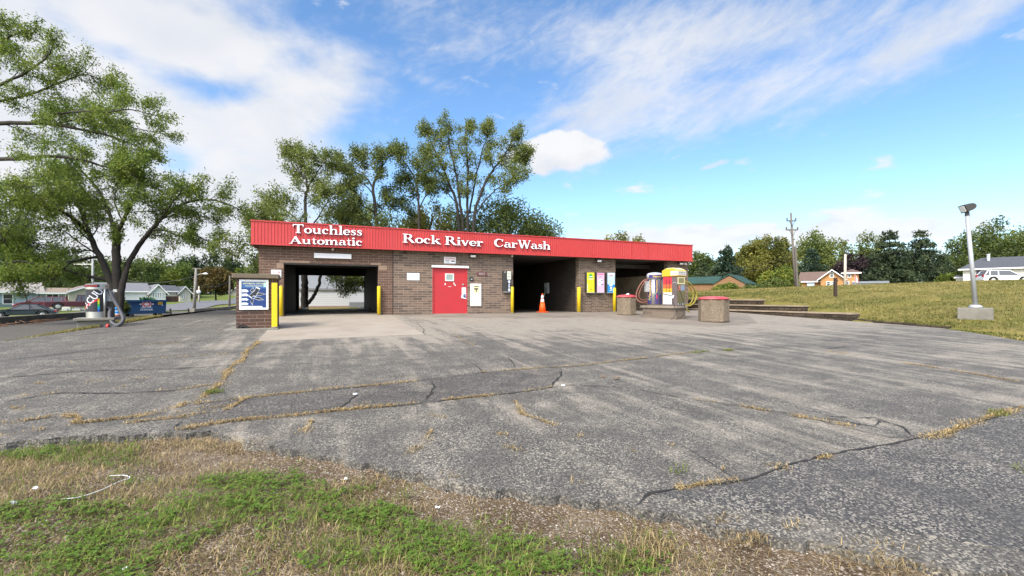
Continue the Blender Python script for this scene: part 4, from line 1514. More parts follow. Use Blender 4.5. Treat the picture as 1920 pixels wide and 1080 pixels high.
# white coin box and its sticker, house number plaque, small dark box
t, hw, h = wall_box('change_machine', 'white change machine with a yellow sticker set in the brick right of the red door', 'change machine', 881.5, 902, 532, 574, .1, MAT['white'])
MB().box(-hw, hw, -.05, 0, 0, h).build('cabinet', MAT['offwhite'], t, bevel=.012)
MB().box(-hw + .05, hw - .05, -.058, -.0505, .05, h - .05).build('door', paint('cabinet_white', (0.70, 0.70, 0.68)), t, bevel=.006)
MB().box(-hw * .45, hw * .55, -.061, -.0585, h * .60, h * .92).build('sticker', paint('sticker_yellow', (0.62, 0.55, 0.30)), t)
mb = MB().box(-hw * .4, hw * .5, -.063, -.0612, h * .87, h * .91).box(-hw * .35, hw * .4, -.063, -.0612, h * .74, h * .80).box(-hw * .05, hw * .12, -.063, -.0612, h * .64, h * .74)
mb.build('print', INK, t)
mb = MB().box(-hw * .4, -hw * .05, -.060, -.0582, h * .075, h * .085).box(-hw * .4, 0, -.060, -.0582, h * .115, h * .125)
mb.build('coin_label', INK, t)
t, hw, h = wall_box('number_plaque', 'brown house number plaque with curved top beside the red door', 'plaque', 893, 913, 508.5, 517.5, .02, MAT['white'])
pl = [(-hw, h * .15), (-hw * .9, 0), (hw * .9, 0), (hw, h * .15), (hw, h * .7), (hw * .6, h * .8), (hw * .25, h), (-hw * .25, h), (-hw * .6, h * .8), (-hw, h * .7)]
MB().prism(pl, 'xz', -.02, 0).build('plate', paint('plaque_brown', (0.12, 0.045, 0.045)), t)
mb = MB()
put_text(mb, '803', 0, -.0215, h * .45, hw * 1.1, h * .48, bold=.02)
mb.build('lettering', paint('plaque_gold', (0.30, 0.26, 0.24)), t)
t, hw, h = wall_box('door_bell', 'small black box on the brick above the change machine', 'box', 880.5, 886.5, 520, 526, .05, MAT['black'])
MB().box(-hw, hw, -.06, 0, 0, h).build('case', MAT['black'], t, bevel=.008)
MB().box(-hw * .5, hw * .5, -.066, -.0605, h * .2, h * .6).build('button', GREY, t)
t = thing('paper_notice', 'torn white papers with grey pictures taped to the right side of the red door', 'paper', (wx(870), Y0 + .024, wz(870, 560)))
MB().box(-.10, .10, -.003, 0, .22, .52).build('sheet', paint('paper', (0.72, 0.72, 0.74)), t)
o = MB().box(-.17, .17, -.008, -.004, -.02, .34).build('sheet', paint('paper', (0.72, 0.72, 0.74)), t, loc=(.03, 0, .02))
o.rotation_euler = (0, R(12), 0)
mb = MB()
for a, b, c, d in ((-.09, .02, .06, .20), (.03, .10, .12, .24), (-.05, .09, .02, .10), (-.02, .05, .26, .31)):
    mb.box(a, b, -.0105, -.0085, c, d)
q = mb.build('picture', paint('print_blue', (0.16, 0.18, 0.27)), t, loc=(.03, 0, .02))
q.rotation_euler = (0, R(12), 0)


# vending boxes on the brick
def vend(u0, u1, v0, v1, label, face, name='vending_box', side=.13):
    y = Y0
    x0, x1 = wx(u0), wx(u1)
    um = (u0 + u1) / 2
    z1, z0 = wz(um, v0), wz(um, v1)
    t = thing(name, label, 'vending box', ((x0 + x1) / 2, Y0, z0), group='vending boxes on the brick')
    hw, h = (x1 - x0) / 2, z1 - z0
    MB().box(-hw, hw, -.16, -.002, .03, h).build('cabinet', MAT['darkmetal'], t, bevel=.01)
    MB().box(-hw + .02, hw - .01, -.20, -.002, 0, .028).build('tray', GREY, t)
    face(t, hw, h)
    return t


def tree_face(t, hw, h):
    MB().box(-hw + .05, hw - .01, -.166, -.161, .035, h - .01).build('front_panel', paint('vend_yellow', (0.72, 0.60, 0.02)), t)
    g = paint('vend_green', (0.02, 0.30, 0.05))
    cx, s = .02, hw * .78
    pts = [(0, 1), (.35, .72), (.25, .70), (.6, .45), (.45, .43), (.8, .12), (.5, .1), (.75, -.12), (.12, -.12), (.12, -.25)]
    pts = pts + [(-a, b) for a, b in pts[::-1]]
    MB().prism([(cx + a * s, h * .76 + b * h * .20) for a, b in pts], 'xz', -.170, -.1665).build('tree_emblem', g, t)
    mb = MB().box(cx - s * .5, cx + s * .5, -.1725, -.1705, h * .775, h * .815)
    mb.box(cx - s * .8, cx + s * .85, -.1725, -.1665, h * .67, h * .69)
    for i in range(5):
        mb.box(-hw + .06, -hw + .10, -.1725, -.1665, h * (.12 + .07 * i), h * (.16 + .07 * i))
    mb.build('print', MAT['white'], t)
    MB().box(cx - .02, cx + .05, -.174, -.1665, h * .17, h * .21).build('coin_slot', INK, t)


def pink_face(t, hw, h):
    MB().box(-hw + .06, hw - .01, -.166, -.161, .035, h - .01).build('front_panel', paint('vend_pink', (0.60, 0.38, 0.47)), t)
    MB().box(-hw + .08, hw - .03, -.170, -.1665, h * .88, h * .97).build('heading', paint('vend_deep_pink', (0.52, 0.18, 0.32)), t)
    MB().prism([(-hw * .5, h * .38), (hw * .3, h * .34), (hw * .75, h * .6), (hw * .1, h * .72), (-hw * .55, h * .6)], 'xz', -.170, -.1665).build('cloth_picture', paint('vend_pale', (0.68, 0.62, 0.68)), t)
    mb = MB()
    for a, b, c, d in ((.1, .6, .58, .62), (-.3, .0, .50, .53), (.0, .5, .44, .46), (.2, .7, .40, .43), (-.4, .3, .78, .80)):
        mb.box(a * hw, b * hw, -.173, -.1705, c * h, d * h)
    mb.build('print', NAVY, t)


def blue_face(t, hw, h):
    MB().box(-hw + .06, hw - .01, -.166, -.161, h * .42, h - .01).build('front_panel', paint('vend_sky', (0.42, 0.60, 0.70)), t)
    MB().box(-hw + .06, hw - .01, -.166, -.161, .035, h * .418).build('front_panel', paint('vend_blue', (0.02, 0.20, 0.48)), t)
    MB().box(-hw + .07, hw - .02, -.170, -.1665, h * .91, h * .97).build('white_band', MAT['white'], t)
    MB().prism([(-hw * .6, h * .80), (-hw * .2, h * .86), (hw * .5, h * .87), (hw * .75, h * .82), (hw * .4, h * .84), (-hw * .2, h * .82)], 'xz', -.172, -.1705).build('red_swoosh', RED, t)
    mb = MB()
    for a, b, c, d in ((-.3, .4, .33, .40), (-.1, .3, .19, .29), (-.25, .45, .11, .15)):
        mb.prism([(a * hw, c * h), (b * hw, c * h + .03), (b * hw, d * h + .03), (a * hw, d * h)], 'xz', -.172, -.1665)
    mb.build('print', MAT['white'], t)


def black_face(t, hw, h):
    MB().box(-hw * .0, hw - .01, -.166, -.161, h * .6, h - .01).build('front_panel', paint('vend_cream', (0.58, 0.60, 0.48)), t)
    MB().box(-hw * .0, hw - .01, -.166, -.161, .035, h * .598).build('front_panel', paint('vend_black', (0.025, 0.025, 0.04)), t)
    mb = MB()
    for z in (.12, .24, .38, .50):
        mb.lathe([(0, 0), (.07, 0), (.07, .004), (0, .004)], (0, 0, 0), 8)
    mb = MB()
    for z, r in ((.12, .08), (.27, .06), (.37, .05), (.50, .09)):
        pts = [(hw * .48 + r * math.cos(a * math.pi / 4) * rnd.uniform(.6, 1), h * z + r * math.sin(a * math.pi / 4) * rnd.uniform(.7, 1.1)) for a in range(8)]
        mb.prism(pts, 'xz', -.170, -.1665)
    mb.build('picture', paint('vend_silver', (0.5, 0.52, 0.56)), t)
    mb = MB().box(hw * .12, hw * .85, -.170, -.1665, h * .86, h * .88).box(hw * .12, hw * .7, -.170, -.1665, h * .74, h * .76)
    mb.build('print', INK, t)
    MB().lathe([(.035, 0), (.035, .01), (.0, .012)], sides=12).build('lock', MAT['steel'], t, loc=(-hw * .55, -.162, h * .94)).rotation_euler = (R(90), 0, 0)


vend(941, 956, 508.5, 548, 'dark vending box with cream and black front beside the middle bay', black_face)
vend(1096, 1111.5, 511, 549.5, 'vending box with yellow front and green tree emblem on the pier', tree_face)
vend(1114.5, 1130, 511.5, 549.5, 'vending box with pink front between the yellow and the blue ones', pink_face)
vend(1134, 1149.5, 511.5, 549.5, 'vending box with blue front and red swoosh on the pier', blue_face)

# meter box on the inner wall of the middle bay
t = thing('bay_meter', 'grey wash meter box on the dark wall inside the middle bay', 'meter box', (xe['b2r'] + .035, Y0 + 3.6, 1.0))
MB().box(-.12, 0, -.22, .22, 0, .62).build('cabinet', GREY, t, bevel=.01)
MB().box(-.13, -.1205, -.15, .15, .35, .55).build('front_panel', paint('meter_pale', (0.5, 0.5, 0.5)), t)
MB().tube([(-.1, .1, .02), (-.16, .2, -.1), (-.2, .1, -.2)], .03, 6).build('spray_gun', MAT['offwhite'], t)


# ------------------------------------------------------------------ yellow guard posts
def bollard(x, y, z, h, r, label, square=False):
    t = thing('guard_post', label, 'bollard', (x, y, z), group='yellow guard posts')
    if square:
        MB().box(-r, r, -r * .8, r * .8, 0, h).build('sleeve', MAT['yellow'], t, bevel=.01)
    else:
        MB().lathe([(r, 0), (r, h - .03), (r * .85, h - .008), (r * .4, h), (0, h + .002)], sides=20).build('sleeve', MAT['yellow'], t, smooth=True)
    MB().lathe([(r * 1.25, -.02), (r * 1.25, .015), (r * .9, .016)], sides=16).build('footing', MAT['concrete'], t)
    return t


def post(u, vt, label, y=Y0 - .14, r=.075, z=0.006):
    bollard(wx(u, y), y, z, wz(u, vt, y) - z, r, label)


post(527, 536, 'yellow guard post at the left jamb of the automatic bay, half behind the brick pillar', r=.07)
post(710.5, 536.5, 'yellow guard post at the right jamb of the automatic bay')
post(960.5, 537.5, 'yellow guard post at the left jamb of the middle bay by the vending box')
post(1085.5, 538.5, 'yellow guard post between the middle bay and the brick pier', y=Y0 - .2, r=.095)
post(1152, 539.5, 'yellow guard post right of the brick pier, behind the trash can', y=Y0 - .15, r=.085)

# traffic cone
p_ = Vector((wx(1017, Y0 + .15), Y0 + .15, .013))
t = thing('traffic_cone', 'orange traffic cone with two white bands at the mouth of the middle bay', 'traffic cone', p_)
hc = wz(1017, 551.3, Y0 + .15)
OR = paint('cone_orange', (0.85, 0.10, 0.012))
MB().box(-.23, .23, -.23, .23, 0, .035).build('base', OR, t, bevel=.015)


def cone_r(f):
    return .185 * (1 - f) + .03 * f


def band(f0, f1, m, name):
    MB().lathe([(cone_r(f0), .036 + f0 * (hc - .036)), (cone_r(f1), .036 + f1 * (hc - .036))], sides=24).build(name, m, t, smooth=True)


band(0, .54, OR, 'body')
band(.54, .69, MAT['white'], 'white_band')
band(.69, .73, OR, 'body')
band(.73, .91, MAT['white'], 'white_band')
MB().lathe([(cone_r(.91), .036 + .91 * (hc - .036)), (cone_r(1), hc), (.012, hc + .01)], sides=24).build('tip', OR, t, smooth=True)
# ------------------------------------------------------------------ brick pay pillar with its framed poster
pc = lot(443, 618)
pcr = lot(519.4, 617)
yp = 15.0
xl, xr = wx(443, yp), wx(519.4, yp)
zbp = lot_z(yp)
zp1 = wz(480, 522, yp)
RZ = R(2.0)
t = thing('brick_pillar', 'brown brick pay pillar with stone cap standing before the automatic bay', 'pillar', ((xl + xr) / 2, yp, zbp), RZ)
hw, h = (xr - xl) / 2, zp1 - zbp
MB().box(-hw, hw, 0, 1.0, -.1, h - .001).build('shaft', MAT['brick_pillar'], t)
MB().box(-hw - .10, hw + .05, -.11, 1.08, h, h + .13).build('cap', plain('cap_stone', (0.165, 0.125, 0.085), .9, .25, 6, dirt=(.07, .06, .045), dirt_amt=.6, bump=.4), t, bevel=.015)
MB().box(-hw - .25, hw + .05, -.35, 1.2, -.2, .035).build('footing', MAT['concrete'], t, bevel=.02)
MB().box(hw + .001, hw + .03, .18, .55, .62, h - .12).build('pay_panel', MAT['darkmetal'], t)
mb = MB().box(hw + .031, hw + .036, .26, .46, .85, 1.05).box(hw + .031, hw + .036, .24, .34, 1.2, 1.4)
mb.build('keypad', GREY, t)
MB().prism([(-hw + .02, .0), (-hw + .04, .10), (-hw + .16, .155), (-hw + .30, .09), (-hw + .40, .0)], 'xz', -.006, .02).build('missing_brick', MAT['dark'], t)
MB().tube([(-hw + .10, -.01, .03), (-hw + .13, -.03, .09), (-hw + .22, -.03, .10), (-hw + .30, -.02, .03)], .015, 6).build('conduit', MAT['darkmetal'], t)

# poster
xa, xb = wx(449, yp), wx(503.5, yp)
za, zb_ = wz(476, 580.5, yp), wz(476, 524.5, yp)
t = thing('framed_poster', 'framed blue and white wash poster with a black jagged figure on the pay pillar', 'poster', ((xa + xb) / 2, yp - .006, za), RZ)
hw, h = (xb - xa) / 2, zb_ - za
fr = .055
mb = MB().box(-hw, hw, -.045, -.002, 0, fr).box(-hw, hw, -.045, -.002, h - fr, h).box(-hw, -hw + fr, -.044, -.002, fr + .001, h - fr - .001).box(hw - fr, hw, -.044, -.002, fr + .001, h - fr - .001)
mb.build('frame', paint('frame_white', (0.66, 0.67, 0.66)), t)
MB().box(-hw + fr, hw - fr, -.026, -.01, fr, h - fr).build('poster_sheet', paint('poster_navy', (0.018, 0.045, 0.16)), t)


def PP(a, b, d=-.028):
    return ((-hw + fr) + a * 2 * (hw - fr), d, fr + b * (h - 2 * fr))


def flat(mb, pts, d):
    mb.add([PP(a, b, d) for a, b in pts], [tuple(range(len(pts)))])


mb = MB()
for b0, b1 in ((.60, .70), (.45, .54), (.285, .365), (.12, .20)):
    flat(mb, [(0, b0 - .015), (.17, b0), (.21, b0 - .02), (.25, b0 + .01), (.29, b0 + .03), (.24, b1 - .03), (.2, b1), (.0, b1)], -.0275)
flat(mb, [(0, .0), (.85, .01), (.82, .06), (0, .075)], -.0275)
mb.build('white_streak', paint('poster_white', (0.66, 0.69, 0.72)), t)
mb = MB()
flat(mb, [(.02, .76), (.98, .74), (.98, .99), (.02, .99)], -.0273)
mb.build('heading_field', paint('poster_blue', (0.045, 0.12, 0.30)), t)
mb = MB()
flat(mb, [(.88, .80), (.99, .79), (.99, .98), (.88, .97)], -.0279)
mb.build('corner_sticker', paint('poster_mint', (0.35, 0.55, 0.50)), t)
for sc, d, m in ((1.14, -.0285, paint('poster_white', (0.66, 0.69, 0.72))), (1.0, -.0295, INK)):
    mb = MB()
    for k, poly_ in enumerate(([(.30, .47), (.52, .64), (.58, .76), (.72, .70), (.62, .55), (.58, .45), (.46, .46), (.40, .40)],
                  [(.60, .50), (.68, .57), (.97, .52), (.72, .47)], [(.50, .36), (.62, .40), (.72, .39), (.88, .31), (.66, .30)],
                  [(.33, .41), (.42, .34), (.50, .33), (.46, .24), (.43, .13), (.36, .25), (.40, .32)], [(.36, .66), (.46, .76), (.50, .67), (.42, .60)])):
        cx, cy = sum(p[0] for p in poly_) / len(poly_), sum(p[1] for p in poly_) / len(poly_)
        flat(mb, [(cx + (a - cx) * sc, cy + (b - cy) * (sc + .1 * (sc > 1))) for a, b in poly_], d - .0002 * k)
    mb.build('jagged_figure', m, t)
mb = MB()
put_text(mb, 'AUTOMATIC OPTIONS', 0, -.0292, h - fr - .055, hw * 1.55, .05, bold=.015)
put_text(mb, 'TOUCHLESS AUTOMATIC', 0, -.0292, h - fr - .125, hw * 1.2, .035, bold=.01)
mb.build('lettering', paint('poster_yellow', (0.66, 0.62, 0.30)), t)

# yellow guard rail in front of the pillar's corner and small sign behind it
y_ = yp - .10
bollard(wx(515, y_), y_, lot_z(y_) + .06, wz(515, 530.5, y_) - lot_z(y_) - .06, .075, 'square yellow guard post in front of the brick pay pillar', True)
y_ = Y0 - .6
t, hw, h = wall_box('pay_sign', 'small white sign with pink heading at the left jamb behind the pillar', 'sign', 508.5, 527.5, 506, 521, .03, MAT['white'], y=Y0, gap=.004)
MB().box(-hw, hw, -.02, 0, 0, h).build('panel', MAT['white'], t, bevel=.004)
mb = MB()
put_text(mb, 'WELCOME', 0, -.0215, h * .72, hw * 1.7, h * .22, bold=.02)
mb.build('lettering', RED, t)
mb = MB()
for a, b, z in ((-.4, .7, .38), (-.3, .8, .18)):
    mb.box(a * hw, b * hw, -.0225, -.0205, z * h, (z + .09) * h)
mb.build('lettering', paint('sign_pink', (0.6, 0.3, 0.33)), t)

# guide rails on the floor of the automatic bay
for s, us, lab in ((-1, ((561, 583), (575, 580.5), (581, 577)), 'bent pale wheel guide rail on the left of the automatic bay floor'), (1, ((667, 577), (676, 580.5), (690, 583.5)), 'bent pale wheel guide rail on the right of the automatic bay floor')):
    P = []
    for u, v in us:
        tt = HB * F / (v - HV)
        dx, dy = ray(u)
        P.append(Vector((dx * tt, min(dy * tt, YB + 1.5), .09)))
    b = P[0].copy()
    b.z = 0
    t = thing('guide_rail', lab, 'rail', b, group='wheel guide rails')
    P = [q - b for q in P]
    MB().tube(P, .055, 8).build('rail', MAT['steel'], t, smooth=True)
    mb = MB()
    for q in P:
        mb.tube([(q.x, q.y, 0.0), (q.x, q.y, .08)], .03, 6)
    mb.build('foot', MAT['steel'], t)

# ------------------------------------------------------------------ aggregate trash cans with red domed lids
agg = NT('pebble_aggregate')
_o = agg.coord()
_v = agg.n('ShaderNodeTexVoronoi')
_v.inputs['Scale'].default_value = 58
agg.l(_o, _v.inputs['Vector'])
_s = agg.n('ShaderNodeSeparateColor')
agg.l(_v.outputs['Color'], _s.inputs[0])
_c = agg.mix(_s.outputs[0], (0.095, 0.070, 0.048), (0.31, 0.245, 0.175))
_c = agg.mix(agg.math('MULTIPLY', agg.step(agg.noise(_o, 2.5, 6, .65), .45, .7), .4), _c, (0.13, 0.10, 0.065))
agg.bump(agg.math('MULTIPLY', _v.outputs['Distance'], -1.0), .8, .02)
MAT['aggregate'] = agg.done(_c, .9, 0, .2)
MAT['lid'] = plain('faded_red_lid', (0.40, 0.055, 0.06), .4, .12, 5, dirt=(.36, .13, .12), dirt_amt=.45)


def trash_can(u0, u1, vt, vl, vb, label, rot, litter=False):
    um = (u0 + u1) / 2
    c = lot(um, vb)
    dx, dy = ray(um)
    tt = c.y / dy
    w = (u1 - u0) * tt / F
    c.x += dx * w * .42
    c.y += dy * w * .42
    c.z = lot_z(c.y) + .006
    hh = (vb - vl) * tt / F * 1.02
    t = thing('trash_can', label, 'trash can', c, rot, group='aggregate trash cans with red lids')
    r = w / 2 * 1.035
    MB().lathe([(r * .95, 0), (r, .03), (r * .985, hh * .5), (r, hh - .03), (r * .97, hh)], sides=8, rot=R(22.5)).build('body', MAT['aggregate'], t)
    d = (vl - vt) * tt / F
    MB().lathe([(r * .99, hh + .001), (r * 1.02, hh + .03), (r * .98, hh + d * .5), (r * .72, hh + d * .85), (r * .3, hh + d * 1.02), (0, hh + d * 1.05)], sides=24).build('lid', MAT['lid'], t, smooth=True)
    if litter:
        q = thing('paper_cup', 'crumpled white cup lying on the red lid of the left trash can', 'cup', (c.x - .08, c.y - .1, c.z + hh + d * .95))
        MB().lathe([(.035, 0), (.055, .13), (.05, .13), (.03, .012)], sides=12).build('cup', MAT['white'], q, smooth=True).rotation_euler = (R(80), 0, R(70))
    return t


trash_can(1156, 1193, 553.5, 559, 591.5, 'pebble trash can with red lid standing before the right bay beside the vacuum island', R(8), True)
trash_can(1311, 1365, 557, 563.5, 605, 'pebble trash can with faded red lid at the far right of the vacuum island', R(14))

# ------------------------------------------------------------------ vacuum island on the right
P1, C1 = lot(1205, 594), lot(1268, 599.3)
dv = (C1 - P1)
dv.z = 0
LI = dv.length
dv.normalize()
RZ = math.atan2(dv.y, dv.x)
nv = Vector((-dv.y, dv.x, 0))                       # inward from the long face
mid = (P1 + C1) / 2
zi = lot_z(mid.y)
WI = .62
isl = thing('island_base', 'low tan block island carrying the two right vacuums', 'vacuum island', (mid.x, mid.y, zi), RZ)
tc_ = C1.y / ray(1268)[1]
hi = HB - (578.5 - HV) * tc_ / F - zi
MB().box(-LI / 2, LI / 2, 0, WI, -.2, hi - .001).build('block_base', MAT['block_tan'], isl, bevel=.01)
MB().box(-LI / 2 - .09, LI / 2 + .05, -.07, WI + .07, hi, hi + .11).build('cap_slab', plain('island_cap', (0.23, 0.185, 0.145), .9, .2, 5, dirt=(.11, .09, .07), dirt_amt=.5, bump=.4), isl, bevel=.015)
ztop = zi + hi + .11
MAT['vac_purple'] = plain('vac_purple', (0.045, 0.036, 0.125), .45, .12, 3)
MAT['vac_yellow'] = plain('vac_yellow', (0.58, 0.36, 0.02), .5, .12, 3, dirt=(.42, .28, .06), dirt_amt=.4)
MAT['vac_brown'] = plain('vac_brown', (0.115, 0.088, 0.085), .5, .15, 3)
MAT['cream'] = plain('cream_dome', (0.62, 0.54, 0.30), .5, .08, 2, dirt=(.45, .38, .2), dirt_amt=.3)
LYEL = paint('letter_yellow', (0.66, 0.44, 0.04))


def loc_on(u, v, y):
    return Vector((wx(u, y), y, wz(u, v, y)))


def along(u):
    """point on the island's centre line that is seen at pixel column u"""
    best = None
    for i in range(400):
        p = P1 + dv * (LI * (i / 300 - .1)) + nv * (WI / 2)
        x = p.x * CA - p.y * SA
        d_ = p.x * SA + p.y * CA
        e = abs(CU + F * x / d_ - u)
        if best is None or e < best[0]:
            best = (e, p, d_)
    return best[1], best[2]


# left, cylindrical vacuum
pv_, tv = along(1227.5)
xv, yv, zv = pv_.x, pv_.y, ztop
t = thing('vacuum_cleaner', 'silver and purple cylinder vacuum with brown hose on the island', 'vacuum', (xv, yv, zv), R(-8))
rv = 13.6 * tv / F
hv = HB - (512.5 - HV) * tv / F - zv
MB().lathe([(rv, 0), (rv, hv * .82)], sides=32).build('drum', MAT['steel'], t, smooth=True)
MB().lathe([(rv * 1.05, hv * .82), (rv * 1.06, hv * .96), (rv * .9, hv * 1.0), (rv * .5, hv * 1.02), (0, hv * 1.03)], sides=32).build('head', paint('vac_head', (0.36, 0.37, 0.40)), t, smooth=True)


def curved(mb, r, a0, a1, z0, z1, n=8):
    vs = []
    for i in range(n + 1):
        a = R(a0 + (a1 - a0) * i / n)
        vs += [(r * math.cos(a), r * math.sin(a), z0), (r * math.cos(a), r * math.sin(a), z1)]
    mb.add(vs, [(2 * i, 2 * i + 2, 2 * i + 3, 2 * i + 1) for i in range(n)])


def cyl_text(mb, s, r, ac, zc, w, h, rot):
    put_text(mb, s, 0, 0, 0, w, h, rot, .012, lambda a, b: (r * math.cos(R(ac) + a / r), r * math.sin(R(ac) + a / r), zc + b))


mb = MB()
for a0, a1 in ((172, 214), (238, 268), (276, 306)):
    curved(mb, rv + .004, a0, a1, hv * .04, hv * .80)
curved(mb, rv * 1.06 + .004, 195, 330, hv * .845, hv * .945, 20)
mb.build('label_panel', MAT['vac_purple'], t)
mb = MB()
for ac in (198, 253, 289):
    cyl_text(mb, 'Vacuum', rv + .008, ac, hv * (.48 if ac == 198 else .58), hv * (.60 if ac == 198 else .40), .12 if ac == 198 else .085, 90)
cyl_text(mb, 'Vacuum', rv * 1.06 + .008, 258, hv * .895, .42, .085, 0)
mb.build('lettering', LYEL, t)
mb = MB()
curved(mb, rv + .007, 251, 258, hv * .20, hv * .34)
mb.build('red_mark', RED, t)
mb = MB()
curved(mb, rv + .007, 192, 204, hv * .16, hv * .20)
curved(mb, rv + .007, 242, 248, hv * .34, hv * .38)
curved(mb, rv + .007, 278, 284, hv * .34, hv * .38)
mb.build('green_mark', paint('vac_green', (0.12, 0.35, 0.12)), t)
MB().box(-rv - .14, -rv + .02, -.10, .10, hv * .42, hv * .75).build('coin_box', GREY, t, bevel=.01)
MAT['hose_brown'] = plain('brown_hose', (0.19, 0.075, 0.05), .55, .15, 8)
MAT['hose_yellow'] = plain('yellow_hose', (0.30, 0.235, 0.035), .5, .15, 8)
MAT['hose_grey'] = plain('grey_hose', (0.065, 0.065, 0.07), .55, .15, 10)


def spline(P, n=10):
    P = [Vector(p) for p in P]
    Q = [P[0] * 2 - P[1]] + P + [P[-1] * 2 - P[-2]]
    out = []
    for i in range(1, len(Q) - 2):
        for k in range(n):
            t_ = k / n
            a, b, c, d = Q[i - 1], Q[i], Q[i + 1], Q[i + 2]
            out.append(.5 * ((2 * b) + (c - a) * t_ + (2 * a - 5 * b + 4 * c - d) * t_ ** 2 + (3 * b - a - 3 * c + d) * t_ ** 3))
    out.append(P[-1])
    return out


def px_path(px, y, o, dys=None, rz=0):
    """hose: pixel columns and rows on a plane at depth y, made local to o"""
    P = []
    for i, (u, v) in enumerate(px):
        yy = y + (dys[i] if dys else 0)
        P.append(loc_on(u, v, yy) - o)
    m = Matrix.Rotation(-rz, 3, 'Z')
    return [m @ p for p in P]


o_ = Vector((xv, yv, zv))
mb = MB()
mb.tube(spline(px_path([(1214, 523), (1205, 528), (1197, 540), (1193, 553), (1195, 562), (1203, 567), (1214, 566)], yv - .1, o_, [0, .05, .15, .2, .15, .05, .1], R(-8))), .03, 8)
mb.tube(spline(px_path([(1214, 525), (1208, 530), (1200, 545), (1198, 556), (1203, 562), (1215, 563)], yv + .1, o_, None, R(-8))), .026, 8)
mb.build('hose', MAT['hose_brown'], t, smooth=True)

# right, yellow capped machine at the near end: its long side shows the label, its end the controls
pm, tm = along(1263.5)
wl, wd_ = .36, .27
t = thing('shampoo_vacuum', 'brown vacuum machine with a yellow domed top and yellow hoses on the island', 'vacuum', (pm.x, pm.y, ztop), RZ)
hm = HB - (519 - HV) * tm / F - ztop
hd = HB - (502.8 - HV) * tm / F - ztop
MB().box(-wl, wl, -wd_, wd_, 0, hm).build('cabinet', MAT['vac_brown'], t, bevel=.025)
gx, gy = wl + .035, wd_ + .035
mb = MB()
prof = [(-gx, hm + .001), (gx, hm + .001), (gx, hm + .26), (gx * .8, hm + .30), (gx * .4, hd - .02), (-gx * .4, hd - .02), (-gx * .8, hm + .30), (-gx, hm + .26)]
mb.prism(prof, 'xz', -gy, gy)
mb.build('hood', MAT['vac_yellow'], t, bevel=.03)
MB().prism([(-gx * .92, hm + .272), (gx * .92, hm + .272), (gx * .78, hm + .312), (gx * .38, hd), (-gx * .38, hd), (-gx * .78, hm + .312)], 'xz', -gy * .9, gy * .9).build('dome_top', MAT['cream'], t, bevel=.02)
mb = MB().box(gx + .0005, gx + .006, -gy * .96, gy * .96, hm + .05, hm + .23).box(gx * .15, gx * .98, -gy - .006, -gy - .0005, hm + .05, hm + .23)
mb.build('name_band', paint('band_white', (0.58, 0.56, 0.52)), t)
FX = lambda e: (lambda a, b: (e, a, b))
mb = MB()
put_text(mb, 'SHAMPOO', .02, 0, hm + .175, gy * 1.6, .06, 0, .012, FX(gx + .008))
put_text(mb, '& VACUUM', .02, 0, hm + .10, gy * 1.4, .06, 0, .012, FX(gx + .008))
mb.build('lettering', INK, t)
MB().box(gx * .18, gx * .95, -gy - .009, -gy - .0065, hm + .11, hm + .13).build('orange_line', paint('line_orange', (0.6, 0.17, 0.03)), t)
lx0, lx1 = -wl + .02, wl * .28
for a, b, c in ((.74, .985, (0.46, 0.03, 0.045)), (.60, .738, (0.55, 0.11, 0.035)), (.46, .598, (0.62, 0.33, 0.03)), (.05, .458, (0.50, 0.50, 0.48))):
    MB().box(lx0, lx1, -wd_ - .006, -wd_ - .0005, hm * a, hm * b).build('label_panel', paint('label_%d' % int(a * 100), c), t)
mb = MB()
put_text(mb, 'Shampoo', (lx0 + lx1) / 2 - .05, -wd_ - .009, hm * .70, hm * .42, .10, 90, .012)
put_text(mb, '& Vacuum', (lx0 + lx1) / 2 + .09, -wd_ - .009, hm * .68, hm * .40, .10, 90, .012)
mb.build('lettering', INK, t)
MB().prism([(lx0, hm * .40), (lx1, hm * .33), (lx1, hm * .35), (lx0, hm * .42)], 'xz', -wd_ - .010, -wd_ - .0065).build('dark_stripe', INK, t)
g0, g1 = -wd_ + .03, wd_ - .03
MB().box(wl + .0005, wl + .008, g0, g1, hm * .74, hm * .98).build('display_frame', MAT['cream'], t)
MB().box(wl + .0085, wl + .014, g0 + .06, g1 - .06, hm * .78, hm * .95).build('display', paint('display_olive', (0.20, 0.18, 0.08)), t)
MB().box(wl + .0005, wl + .008, g0, g1, hm * .10, hm * .735).build('front_plate', plain('olive_plate', (0.19, 0.155, 0.075), .3, .15, 3, metal=.4), t)
MB().box(wl + .0005, wl + .009, g0, g1, .03, hm * .098).build('base_plate', MAT['steel'], t)
MB().box(wl + .0085, wl + .013, g0 + .03, g0 + .16, hm * .52, hm * .68).build('price_sticker', paint('sticker_red', (0.5, 0.16, 0.11)), t)
MB().box(wl + .0085, wl + .013, g0 + .20, g1 - .03, hm * .52, hm * .70).build('instruction_sticker', paint('sticker_blue', (0.20, 0.25, 0.33)), t)
for a in (.10, .22):
    MB().box(wl + .0095, wl + .016, g0 + a, g0 + a + .06, .05, .12).build('knob', INK, t)
o_ = Vector((pm.x, pm.y, ztop))
yq = pm.y
mb = MB()
mb.tube(spline(px_path([(1283, 527), (1292, 530), (1302, 542), (1306, 554), (1302, 566), (1294, 573), (1284, 573)], yq + .1, o_, [0, 0, .1, .15, .1, 0, 0], RZ)), .032, 8)
mb.tube(spline(px_path([(1283, 530), (1290, 535), (1298, 548), (1299, 560), (1293, 570), (1284, 571)], yq + .25, o_, None, RZ)), .028, 8)
mb.tube(spline(px_path([(1285, 574), (1287, 580), (1293, 585)], yq + .1, o_, None, RZ)), .034, 8)
mb.build('hose', MAT['hose_yellow'], t, smooth=True)
yq = C1.y - .25
mb = MB()
